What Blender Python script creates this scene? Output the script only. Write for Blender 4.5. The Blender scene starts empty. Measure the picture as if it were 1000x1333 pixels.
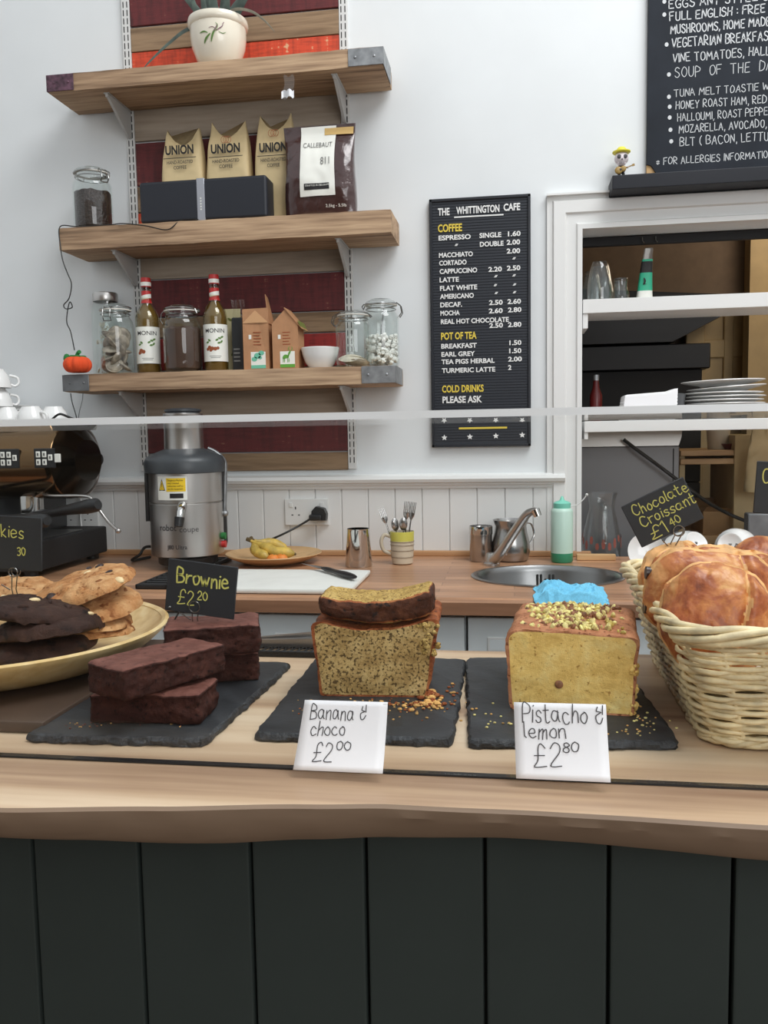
import bpy, bmesh, math, random
from mathutils import Vector, Matrix, noise, Euler
random.seed(7)
PI = math.pi
SC = bpy.context.scene
COL = SC.collection
V = Vector

# ------------------------------------------------------------------ camera
F = 1110.0
YAW, PITCH, ROLL = math.radians(8.72), math.radians(5.23), math.radians(1.0)
EYE = V((0, 0, 1.29))
_f = V((-math.sin(YAW) * math.cos(PITCH), math.cos(YAW) * math.cos(PITCH), -math.sin(PITCH)))
_r = V((math.cos(YAW), math.sin(YAW), 0))
_d = _f.cross(_r)
_r2 = _r * math.cos(ROLL) + _d * math.sin(ROLL)
_d2 = _d * math.cos(ROLL) - _r * math.sin(ROLL)
cam = bpy.data.cameras.new('camera'); cam_o = bpy.data.objects.new('camera', cam); COL.objects.link(cam_o)
cam.sensor_fit = 'HORIZONTAL'; cam.sensor_width = 36; cam.lens = F / 1000 * 36
cam.clip_start = .02; cam.clip_end = 60
m3 = Matrix((_r2, -_d2, -_f)).transposed()
cam_o.matrix_world = Matrix.Translation(EYE) @ m3.to_4x4()
SC.camera = cam_o

# ------------------------------------------------------------------ light
SC.view_settings.view_transform = 'Standard'; SC.view_settings.look = 'None'
SC.view_settings.gamma = 1; SC.view_settings.use_curve_mapping = False
SC.view_settings.exposure = 0.0
SC.cycles.use_denoising = True
SC.cycles.max_bounces = 10; SC.cycles.transparent_max_bounces = 24
SC.cycles.caustics_reflective = False; SC.cycles.caustics_refractive = False
SC.cycles.sample_clamp_indirect = 6
w = bpy.data.worlds.new('overcast_sky'); SC.world = w; w.use_nodes = True
w.node_tree.nodes['Background'].inputs[0].default_value = (.93, .97, 1.0, 1)
w.node_tree.nodes['Background'].inputs[1].default_value = 0.76

def area(name, loc, target, sx, sy, watts, color=(1, 1, 1)):
    l = bpy.data.lights.new(name, 'AREA'); l.shape = 'RECTANGLE'; l.size = sx; l.size_y = sy
    l.energy = watts; l.color = color
    o = bpy.data.objects.new(name, l); COL.objects.link(o); o.location = loc
    o.rotation_euler = (V(target) - V(loc)).to_track_quat('-Z', 'Y').to_euler()
    return o
area('skylight', (1.35, .9, 4.5), (0, 2.0, 1.1), 2.2, 1.8, 110, (.97, .99, 1))
area('front_fill', (1.6, -2.2, 2.2), (0, .8, 1.1), 2.2, 1.6, 50, (.96, .98, 1))  # unseen area light added as front fill for counter and cakes
kl = bpy.data.lights.new('kitchen_fill', 'POINT'); kl.energy = 7.0; kl.color = (1, .84, .64); kl.shadow_soft_size = .15  # unseen warm point light added to brighten the kitchen
klo = bpy.data.objects.new('kitchen_fill', kl); COL.objects.link(klo); klo.location = (1.15, 3.35, 2.15)

# ------------------------------------------------------------------ pixel -> place on a real plane
def ray(px, py):
    return _r2 * ((px - 500) / F) + _d2 * ((py - 666.5) / F) + _f
def at(px, py, Y):
    r = ray(px, py); return EYE + r * (Y / r.y)
def atz(px, py, z):
    r = ray(px, py); return EYE + r * ((z - EYE.z) / r.z)

# ------------------------------------------------------------------ materials
def lin(c):
    return tuple(((x / 255) / 12.92 if x / 255 <= .04045 else ((x / 255 + .055) / 1.055) ** 2.4) for x in c)
class NT:
    def __init__(s, name):
        s.m = bpy.data.materials.new(name); s.m.use_nodes = True
        s.t = s.m.node_tree; s.n = s.t.nodes; s.b = s.n['Principled BSDF']
    def add(s, kind, **kw):
        n = s.n.new(kind)
        for k, v in kw.items():
            if k.startswith('i_'): n.inputs[k[2:].replace('_', ' ')].default_value = v
            else: setattr(n, k, v)
        return n
    def link(s, a, b): s.t.links.new(a, b)
    def coord(s, scale=(1, 1, 1), rot=(0, 0, 0)):
        c = s.add('ShaderNodeTexCoord'); mp = s.add('ShaderNodeMapping')
        mp.inputs['Scale'].default_value = scale; mp.inputs['Rotation'].default_value = rot
        s.link(c.outputs['Object'], mp.inputs[0]); return mp.outputs[0]
    def ramp(s, fac, stops):
        r = s.add('ShaderNodeValToRGB'); e = r.color_ramp.elements
        while len(e) < len(stops): e.new(.5)
        for el, (p, c) in zip(e, stops): el.position = p; el.color = (*lin(c), 1)
        s.link(fac, r.inputs[0]); return r.outputs[0]
    def bump(s, h, strength, dist=.002):
        b = s.add('ShaderNodeBump'); b.inputs['Strength'].default_value = strength; b.inputs['Distance'].default_value = dist
        s.link(h, b.inputs['Height']); s.link(b.outputs[0], s.b.inputs['Normal'])
    def set(s, rough=.5, metal=0, spec=None, coat=0):
        s.b.inputs['Roughness'].default_value = rough; s.b.inputs['Metallic'].default_value = metal
        if spec is not None: s.b.inputs['Specular IOR Level'].default_value = spec
        if coat: s.b.inputs['Coat Weight'].default_value = coat; s.b.inputs['Coat Roughness'].default_value = .12
def plain(name, c, rough=.5, metal=0, spec=None, coat=0, var=0, vscale=20, bump=0, bscale=200, bdist=.001):
    t = NT(name); t.set(rough, metal, spec, coat)
    if var:
        n = t.add('ShaderNodeTexNoise'); n.inputs['Scale'].default_value = vscale; n.inputs['Detail'].default_value = 5
        t.link(t.coord(), n.inputs['Vector'])
        lo = tuple(max(0, x * (1 - var)) for x in c); hi = tuple(min(255, x * (1 + var)) for x in c)
        t.link(t.ramp(n.outputs['Fac'], [(.3, lo), (.7, hi)]), t.b.inputs['Base Color'])
    else: t.b.inputs['Base Color'].default_value = (*lin(c), 1)
    if bump:
        n = t.add('ShaderNodeTexNoise'); n.inputs['Scale'].default_value = bscale; n.inputs['Detail'].default_value = 4
        t.link(t.coord(), n.inputs['Vector']); t.bump(n.outputs['Fac'], bump, bdist)
    return t.m
def wood(name, stops, along='X', scale=7, stretch=14, rough=.5, bump=.25, fw=.28, fine=90):
    t = NT(name); t.set(rough)
    k = [1.0, 1.0, 1.0]
    for i, a in enumerate('XYZ'): k[i] = 1.0 / stretch if a == along else 1.0
    co = t.coord(tuple(k))
    n1 = t.add('ShaderNodeTexNoise'); n1.inputs['Scale'].default_value = scale; n1.inputs['Detail'].default_value = 6; n1.inputs['Distortion'].default_value = 1.2
    n2 = t.add('ShaderNodeTexNoise'); n2.inputs['Scale'].default_value = fine; n2.inputs['Detail'].default_value = 3
    t.link(co, n1.inputs['Vector']); t.link(co, n2.inputs['Vector'])
    mx = t.add('ShaderNodeMath', operation='MULTIPLY_ADD'); mx.inputs[1].default_value = fw
    t.link(n2.outputs['Fac'], mx.inputs[0]); t.link(n1.outputs['Fac'], mx.inputs[2])
    sub = t.add('ShaderNodeMath', operation='SUBTRACT'); sub.inputs[1].default_value = fw / 2
    t.link(mx.outputs[0], sub.inputs[0])
    t.link(t.ramp(sub.outputs[0], stops), t.b.inputs['Base Color'])
    t.bump(n2.outputs['Fac'], bump, .001)
    return t.m
def block_wood(name, cols, row=.045, length=.5, rough=.35):
    t = NT(name); t.set(rough)
    co = t.coord()
    br = t.add('ShaderNodeTexBrick'); br.offset = .37; br.inputs['Scale'].default_value = 1
    br.inputs['Brick Width'].default_value = length; br.inputs['Row Height'].default_value = row
    br.inputs['Mortar Size'].default_value = .0006; br.inputs['Bias'].default_value = 0
    br.inputs['Color1'].default_value = (*lin(cols[0]), 1); br.inputs['Color2'].default_value = (*lin(cols[1]), 1); br.inputs['Mortar'].default_value = (*lin(cols[2]), 1)
    t.link(co, br.inputs['Vector'])
    mp = t.coord((1.2, 26, 26))
    n = t.add('ShaderNodeTexNoise'); n.inputs['Scale'].default_value = 4; n.inputs['Detail'].default_value = 6
    t.link(mp, n.inputs['Vector'])
    mix = t.add('ShaderNodeMix', data_type='RGBA', blend_type='OVERLAY'); mix.inputs['Factor'].default_value = .55
    t.link(br.outputs['Color'], mix.inputs['A']); t.link(n.outputs['Fac'], mix.inputs['B'])
    t.link(mix.outputs['Result'], t.b.inputs['Base Color'])
    return t.m
def glass(name, tint=(.97, .985, .98), base=.03, gain=.9, rough=0.0, power=5):
    t = NT(name); t.n.remove(t.b)
    out = t.n['Material Output']
    tr = t.add('ShaderNodeBsdfTransparent'); tr.inputs[0].default_value = (*tint, 1)
    gl = t.add('ShaderNodeBsdfGlossy'); gl.inputs['Roughness'].default_value = rough; gl.inputs['Color'].default_value = (1, 1, 1, 1)
    lw = t.add('ShaderNodeLayerWeight'); lw.inputs['Blend'].default_value = .5
    p = t.add('ShaderNodeMath', operation='POWER'); p.inputs[1].default_value = power
    t.link(lw.outputs['Facing'], p.inputs[0])
    ma = t.add('ShaderNodeMath', operation='MULTIPLY_ADD'); ma.inputs[1].default_value = gain; ma.inputs[2].default_value = base
    t.link(p.outputs[0], ma.inputs[0])
    mx = t.add('ShaderNodeMixShader'); t.link(ma.outputs[0], mx.inputs[0]); t.link(tr.outputs[0], mx.inputs[1]); t.link(gl.outputs[0], mx.inputs[2])
    t.link(mx.outputs[0], out.inputs['Surface']); return t.m
def speckled(name, base, speck, scale=120, cut=.36, var=None, rough=.8, bump=.6, bscale=160, bdist=.003):
    """crumb / baked surface: noisy base with dark or light flecks and pores"""
    t = NT(name); t.set(rough, spec=.25)
    co = t.coord()
    n = t.add('ShaderNodeTexNoise'); n.inputs['Scale'].default_value = 38; n.inputs['Detail'].default_value = 8; n.inputs['Roughness'].default_value = .7
    t.link(co, n.inputs['Vector'])
    c = t.ramp(n.outputs['Fac'], base)
    n2 = t.add('ShaderNodeTexNoise'); n2.inputs['Scale'].default_value = scale; n2.inputs['Detail'].default_value = 3
    t.link(co, n2.inputs['Vector'])
    r = t.add('ShaderNodeValToRGB'); r.color_ramp.elements[0].position = cut; r.color_ramp.elements[1].position = cut + .07
    r.color_ramp.elements[0].color = (1, 1, 1, 1); r.color_ramp.elements[1].color = (0, 0, 0, 1)
    t.link(n2.outputs['Fac'], r.inputs[0])
    mix = t.add('ShaderNodeMix', data_type='RGBA'); t.link(r.outputs[0], mix.inputs['Factor'])
    t.link(c, mix.inputs['A']); mix.inputs['B'].default_value = (*lin(speck), 1)
    last = mix.outputs['Result']
    if var:
        n3 = t.add('ShaderNodeTexNoise'); n3.inputs['Scale'].default_value = var[1]; n3.inputs['Detail'].default_value = 2
        t.link(co, n3.inputs['Vector'])
        r3 = t.add('ShaderNodeValToRGB'); r3.color_ramp.elements[0].position = .60; r3.color_ramp.elements[1].position = .74
        t.link(n3.outputs['Fac'], r3.inputs[0])
        m3_ = t.add('ShaderNodeMix', data_type='RGBA'); t.link(r3.outputs[0], m3_.inputs['Factor']); t.link(last, m3_.inputs['A']); m3_.inputs['B'].default_value = (*lin(var[0]), 1)
        last = m3_.outputs['Result']
    t.link(last, t.b.inputs['Base Color'])
    n4 = t.add('ShaderNodeTexNoise'); n4.inputs['Scale'].default_value = bscale; n4.inputs['Detail'].default_value = 6; n4.inputs['Roughness'].default_value = .75
    t.link(co, n4.inputs['Vector']); t.bump(n4.outputs['Fac'], bump, bdist)
    return t.m
M = {}
def worn_paint(name, paint, under, amount=.42, along='X'):
    t = NT(name); t.set(.65)
    co = t.coord((1.5, 12, 12)); co2 = t.coord((30, 30, 4))
    n = t.add('ShaderNodeTexNoise'); n.inputs['Scale'].default_value = 9; n.inputs['Detail'].default_value = 9; n.inputs['Roughness'].default_value = .7
    t.link(co, n.inputs['Vector'])
    n2 = t.add('ShaderNodeTexNoise'); n2.inputs['Scale'].default_value = 2.2; n2.inputs['Detail'].default_value = 6
    t.link(co2, n2.inputs['Vector'])
    a = t.add('ShaderNodeMath', operation='MULTIPLY'); t.link(n.outputs['Fac'], a.inputs[0]); t.link(n2.outputs['Fac'], a.inputs[1])
    d = tuple(x * .72 for x in paint)
    t.link(t.ramp(a.outputs[0], [(.12, d), (.28, paint), (amount, paint), (amount + .06, under)]), t.b.inputs['Base Color'])
    t.bump(n.outputs['Fac'], .3, .002); return t.m
M['wall'] = plain('white_plaster', (223, 226, 227), .6, var=.015, vscale=3, bump=.06, bscale=30)
M['white_paint'] = plain('white_gloss_paint', (226, 226, 224), .35, bump=.05, bscale=60)
M['room_wall'] = plain('room_paint', (150, 140, 128), .8)
M['floor'] = wood('floor_boards', [(.3, (70, 52, 40)), (.7, (110, 84, 62))], 'Y')
M['kitchen_dark'] = plain('brown_kitchen_wall', (116, 98, 82), .7, var=.05)
M['kitchen_cream'] = plain('cream_kitchen_paint', (186, 162, 118), .55, var=.06, vscale=8)
M['counter'] = wood('live_edge_timber', [(.28, (152, 120, 96)), (.42, (190, 160, 130)), (.54, (208, 182, 152)), (.64, (220, 198, 170)), (.78, (186, 156, 128))], 'X', 9, 16, .42, .15, fine=60)
M['counter_edge'] = wood('live_edge_bark_side', [(.30, (88, 70, 54)), (.45, (114, 93, 74)), (.65, (132, 110, 90))], 'X', 6, 10, .6, .3)
M['panel'] = plain('dark_green_grey_paint', (51, 58, 55), .65, 0, .3, var=.05, vscale=6)
M['worktop'] = block_wood('laminated_worktop', ((188, 142, 108), (150, 108, 80), (96, 66, 46)))
M['worktop_edge'] = wood('worktop_front_edge', [(.3, (120, 84, 62)), (.6, (160, 116, 88))], 'X', 6, 16, .4)
M['cabinet'] = plain('pale_grey_cabinet', (224, 230, 232), .35)
M['shelf'] = wood('rough_shelf_board', [(.26, (96, 76, 58)), (.38, (148, 120, 94)), (.5, (178, 148, 118)), (.6, (194, 164, 132)), (.74, (164, 136, 108))], 'X', 16, 22, .8, .8, fw=.55, fine=110)
M['metal'] = plain('galvanised_metal', (150, 152, 154), .45, .8, var=.12, vscale=40)
M['purple_metal'] = plain('worn_purple_metal', (88, 62, 74), .6, .2, var=.35, vscale=60)
M['dark_metal'] = plain('grey_metal', (112, 114, 116), .5, .6, var=.1)
M['upright'] = plain('white_shelf_upright', (214, 214, 212), .4)
M['slot'] = plain('slot_shadow_gap', (40, 40, 40), .8)
M['bracket'] = plain('pale_grey_bracket', (188, 188, 186), .45)
M['maroon'] = worn_paint('maroon_worn_paint', (98, 34, 36), (140, 96, 78), .36)
M['orange'] = worn_paint('orange_worn_paint', (208, 72, 40), (216, 170, 130), .34)
M['red'] = worn_paint('red_worn_paint', (150, 40, 36), (150, 100, 80), .4)
M['brown_plank'] = wood('weathered_brown_plank', [(.25, (74, 58, 44)), (.42, (122, 98, 74)), (.55, (152, 126, 98)), (.7, (112, 90, 68))], 'X', 13, 14, .8, .6)
M['grey_plank'] = wood('grey_plank', [(.3, (132, 118, 104)), (.5, (162, 148, 132)), (.7, (180, 166, 150))], 'X', 10, 12, .8, .5)
M['slate'] = plain('slate', (42, 44, 47), .5, var=.12, vscale=30, bump=.5, bscale=70, bdist=.0015)
M['slate_edge'] = plain('riven_slate_edge', (44, 46, 49), .6, var=.3, vscale=110, bump=1, bscale=180, bdist=.003)
M['brownie_top'] = speckled('brownie_crust', [(.3, (92, 54, 46)), (.55, (120, 76, 66)), (.75, (140, 94, 82))], (84, 48, 42), 140, .33, rough=.6, bump=.6)
M['brownie'] = speckled('brownie_crumb', [(.3, (44, 21, 17)), (.55, (66, 34, 27)), (.75, (90, 50, 38))], (30, 14, 12), 260, .33, rough=.75, bump=1)
M['banana_crumb'] = speckled('banana_crumb', [(.30, (134, 106, 62)), (.46, (190, 156, 98)), (.66, (228, 198, 138))], (104, 82, 50), 330, .40, rough=.85, bump=.7, bscale=220)
M['banana_light'] = speckled('banana_slice_crumb', [(.28, (150, 116, 60)), (.5, (202, 168, 98)), (.68, (222, 192, 126))], (96, 62, 34), 430, .37, rough=.85, bump=.9, bscale=240)
M['crust'] = speckled('orange_brown_crust', [(.32, (104, 52, 28)), (.48, (156, 84, 46)), (.66, (198, 128, 78))], (92, 44, 24), 240, .36, rough=.5, bump=.9)
M['dark_crust'] = speckled('dark_crust', [(.3, (52, 27, 18)), (.55, (84, 46, 28)), (.75, (120, 70, 42))], (34, 18, 12), 120, .36, rough=.6, bump=.9)
M['pist_crumb'] = speckled('pistachio_crumb', [(.28, (216, 170, 86)), (.5, (246, 208, 124)), (.7, (252, 228, 156))], (186, 140, 72), 200, .31, var=((206, 188, 104), 20), rough=.85, bump=.6, bscale=170)
M['crust_p'] = speckled('pinkish_brown_crust', [(.3, (156, 96, 64)), (.5, (194, 130, 92)), (.7, (216, 160, 118))], (120, 64, 38), 220, .34, rough=.5, bump=.9)
M['nut'] = plain('chopped_pistachio', (230, 196, 128), .6, var=.25, vscale=160)
M['nut_green'] = plain('green_pistachio', (188, 168, 88), .6, var=.2, vscale=160)
M['nut_skin'] = plain('pistachio_skin', (132, 88, 60), .6, var=.2, vscale=160)
M['cookie'] = speckled('pale_cookie', [(.32, (166, 106, 62)), (.48, (202, 144, 92)), (.64, (226, 178, 126))], (146, 88, 48), 90, .33, rough=.7, bump=1, bscale=80, bdist=.006)
M['dark_cookie'] = speckled('dark_cookie', [(.3, (38, 22, 18)), (.55, (60, 38, 30)), (.75, (82, 56, 44))], (26, 14, 12), 90, .33, rough=.55, bump=.8)
M['choc'] = plain('dark_chocolate', (46, 24, 18), .35)
M['white_choc'] = plain('white_chocolate', (232, 206, 158), .5)
M['bamboo'] = wood('coiled_bamboo', [(.3, (196, 160, 100)), (.5, (216, 184, 126)), (.7, (228, 202, 150))], 'X', 20, 1.2, .35, .1)
M['wicker'] = plain('natural_wicker', (226, 206, 164), .5, var=.14, vscale=45, bump=.4, bscale=260)
M['card_black'] = plain('black_card', (36, 38, 42), .6)
M['chalk_yellow'] = plain('yellow_chalk_pen', (214, 208, 110), .7)
M['chalk_white'] = plain('white_chalk_pen', (206, 208, 210), .8)
M['chalkboard'] = plain('blackboard', (36, 40, 47), .7, 0, .2, var=.12, vscale=9)
M['ledge'] = plain('black_ledge_paint', (26, 28, 35), .5, 0, .3)
M['chip_wood'] = plain('bare_board_core', (196, 160, 112), .8)
M['menu_board'] = plain('felt_letter_board', (36, 40, 48), .6)
M['board_frame'] = plain('black_board_frame', (30, 33, 40), .35)
M['white_letter'] = plain('white_plastic_letter', (232, 232, 230), .4)
M['yellow_letter'] = plain('yellow_plastic_letter', (224, 198, 76), .4)
M['paper'] = plain('white_note_paper', (250, 250, 252), .7)
M['ink'] = plain('pencil_ink', (66, 64, 66), .6)
M['ink_black'] = plain('printed_black', (28, 26, 26), .6)
M['steel'] = plain('brushed_steel', (176, 174, 172), .24, 1)
M['brushed'] = plain('satin_steel', (196, 193, 190), .32, 1)
M['chrome'] = plain('polished_chrome', (206, 206, 204), .09, 1)
M['bronze_chrome'] = plain('bronze_tinted_chrome', (120, 96, 70), .16, 1)
M['chrome_dark_reflection'] = plain('chrome_dark_reflection', (62, 54, 46), .14, 1)
M['black_plastic'] = plain('black_plastic', (30, 31, 33), .4)
M['grey_plastic'] = plain('dark_grey_plastic', (58, 62, 66), .38)
M['black_matt'] = plain('black_matt', (26, 26, 28), .7)
M['white_plastic'] = plain('white_plastic', (224, 224, 222), .35)
M['china'] = plain('white_china', (236, 236, 234), .15, coat=.3)
M['beige_china'] = plain('beige_mug_glaze', (206, 194, 172), .25)
M['yellow_china'] = plain('yellow_mug_band', (206, 200, 92), .25)
M['brown_line'] = plain('brown_mug_ring', (128, 108, 88), .4)
M['glass'] = glass('clear_glass')
M['jar_glass'] = glass('jar_glass', (.93, .96, .95), .05, .8, .02, 3)
M['jug_glass'] = glass('jug_glass', (.90, .92, .92), .06, .8, .03, 3)
M['pane'] = glass('display_pane', (.985, .99, .988), .012, .9, 0, 5)
M['glass_edge'] = plain('lit_ground_glass_edge', (240, 242, 242), .25, 0, .8)  # white base stands in for sky light caught by the pane edge
M['seal'] = plain('rubber_seal', (226, 222, 212), .6)
M['kraft_bag'] = plain('kraft_coffee_bag', (206, 184, 140), .65, var=.05, vscale=14, bump=.3, bscale=24, bdist=.004)
M['gift_black'] = plain('dark_navy_box', (28, 31, 40), .5)
M['silver_band'] = plain('silver_band', (176, 178, 186), .3, .6)
M['choc_bag'] = plain('brown_foil_bag', (64, 38, 36), .2, .1, bump=.7, bscale=12, bdist=.02, coat=1)
M['label_white'] = plain('white_label', (236, 236, 228), .35)
M['label_cream'] = plain('gold_tape_label', (206, 172, 108), .4)
M['bean'] = plain('coffee_beans', (46, 30, 24), .45, var=.3, vscale=150, bump=1, bscale=130, bdist=.005)
M['cocoa'] = plain('cocoa_powder', (74, 50, 38), .9, var=.1, vscale=20)
M['teabag'] = plain('tea_bag_paper', (150, 138, 124), .8, var=.22, vscale=60, bump=.4, bscale=120)
M['pale_teabag'] = plain('pale_tea_bag', (206, 196, 178), .8, var=.1, vscale=70)
M['marsh'] = plain('marshmallow', (240, 238, 232), .7)
M['syrup'] = glass('syrup_glass', (.86, .84, .70), .05, .8, .02, 3)
M['neck_glass'] = glass('neck_glass', (.80, .80, .70), .05, .8, .02, 3)
M['syrup_liquid'] = plain('amber_syrup', (116, 92, 46), .2, coat=.5)
M['red'+'_cap'] = plain('red_bottle_cap', (190, 48, 46), .4)
M['leaf_green'] = plain('printed_leaf_green', (92, 128, 60), .6)
M['nut_brown'] = plain('printed_nut_brown', (150, 78, 44), .6)
M['kraft'] = plain('kraft_carton', (180, 132, 94), .7, var=.04, vscale=40)
M['kraft_light'] = plain('kraft_carton_window', (206, 160, 116), .7)
M['mint'] = plain('mint_print', (110, 190, 160), .6)
M['print_green'] = plain('green_print', (96, 160, 60), .6)
M['olive_pack'] = plain('cream_pattern_pack', (214, 204, 160), .5)
M['olive'] = plain('olive_leaf_print', (116, 124, 62), .5)
M['pot'] = plain('cream_glazed_pot', (232, 224, 206), .18, coat=.4)
M['plant_leaf'] = plain('grey_green_leaf', (70, 82, 74), .4, var=.25, vscale=30)
M['dry_leaf'] = plain('dry_leaf', (104, 98, 82), .6, var=.2, vscale=40)
M['soil'] = plain('soil', (52, 40, 32), .9)
M['pumpkin'] = plain('orange_wool', (232, 84, 40), .9, bump=1, bscale=420, bdist=.002)
M['wool_green'] = plain('green_wool', (46, 122, 62), .9, bump=1, bscale=420, bdist=.002)
M['wire_black'] = plain('black_cable', (30, 30, 30), .5)
M['wire_steel'] = plain('steel_wire', (150, 150, 148), .25, 1)
M['sticker_yellow'] = plain('warning_yellow', (238, 200, 38), .5)
M['banana'] = plain('banana_peel', (194, 164, 78), .45, var=.16, vscale=40)
M['banana_tip'] = plain('banana_tip', (88, 70, 40), .6)
M['satsuma'] = plain('orange_peel', (226, 132, 50), .5, bump=.4, bscale=300)
M['plate_wood'] = wood('pale_wood_plate', [(.3, (184, 144, 98)), (.6, (212, 174, 126))], 'X', 10, 8, .5, .1)
M['board_white'] = plain('white_cutting_board', (232, 232, 226), .5, var=.02, vscale=20)
M['blade'] = plain('knife_blade', (150, 152, 154), .2, 1)
M['soap_bottle'] = plain('pale_green_bottle', (192, 220, 206), .35)
M['soap_green'] = plain('green_soap', (52, 142, 106), .3)
M['teal_cap'] = plain('teal_cap', (126, 206, 184), .4)
M['cloth'] = plain('blue_cleaning_cloth', (116, 194, 226), .85, var=.06, vscale=300, bump=.6, bscale=400, bdist=.001)
M['sink'] = plain('sink_steel', (150, 150, 150), .3, 1)
M['hood'] = plain('black_extractor_hood', (20, 20, 24), .5)
M['appliance'] = plain('grey_appliance', (128, 128, 130), .4, .3)
M['cardboard'] = plain('cardboard', (166, 130, 88), .8, var=.05)
M['green_pack'] = plain('green_plastic_pack', (40, 170, 132), .35)
M['red_sauce'] = plain('red_sauce_bottle', (92, 26, 26), .3)
M['skull'] = plain('white_resin', (226, 216, 220), .5)
M['hat'] = plain('yellow_resin', (226, 214, 60), .5)
M['guitar'] = plain('brown_resin', (156, 126, 66), .5)
M['crumb'] = plain('golden_crumb', (196, 152, 90), .8, var=.3, vscale=90)
M['pastry'] = None
M['tape'] = glass('sellotape', (.90, .90, .88), .08, .5, .15, 3)
M['foil'] = plain('foil_scrap', (210, 210, 212), .25, .7)
M['apple_red'] = plain('jug_print_red', (142, 76, 64), .6)
M['tile_grey'] = plain('grey_book_cover', (120, 120, 118), .6)

# croissant pastry: glossy red-brown tops drifting to golden flaky sides
_t = NT('laminated_pastry'); _t.set(.42, spec=.4, coat=.10)
_co = _t.coord()
_n = _t.add('ShaderNodeTexNoise'); _n.inputs['Scale'].default_value = 34; _n.inputs['Detail'].default_value = 9; _n.inputs['Roughness'].default_value = .62; _n.inputs['Distortion'].default_value = .6
_t.link(_co, _n.inputs['Vector'])
_t.link(_t.ramp(_n.outputs['Fac'], [(.30, (112, 50, 24)), (.44, (158, 82, 40)), (.56, (192, 120, 64)), (.69, (224, 170, 108))]), _t.b.inputs['Base Color'])
_n2 = _t.add('ShaderNodeTexNoise'); _n2.inputs['Scale'].default_value = 110; _n2.inputs['Detail'].default_value = 6
_t.link(_co, _n2.inputs['Vector']); _t.bump(_n2.outputs['Fac'], .45, .003)
M['pastry'] = _t.m
M['pastry_pale'] = plain('pastry_inner_layers', (216, 164, 104), .55, var=.14, vscale=60, bump=.6, bscale=150, bdist=.002)

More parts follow.
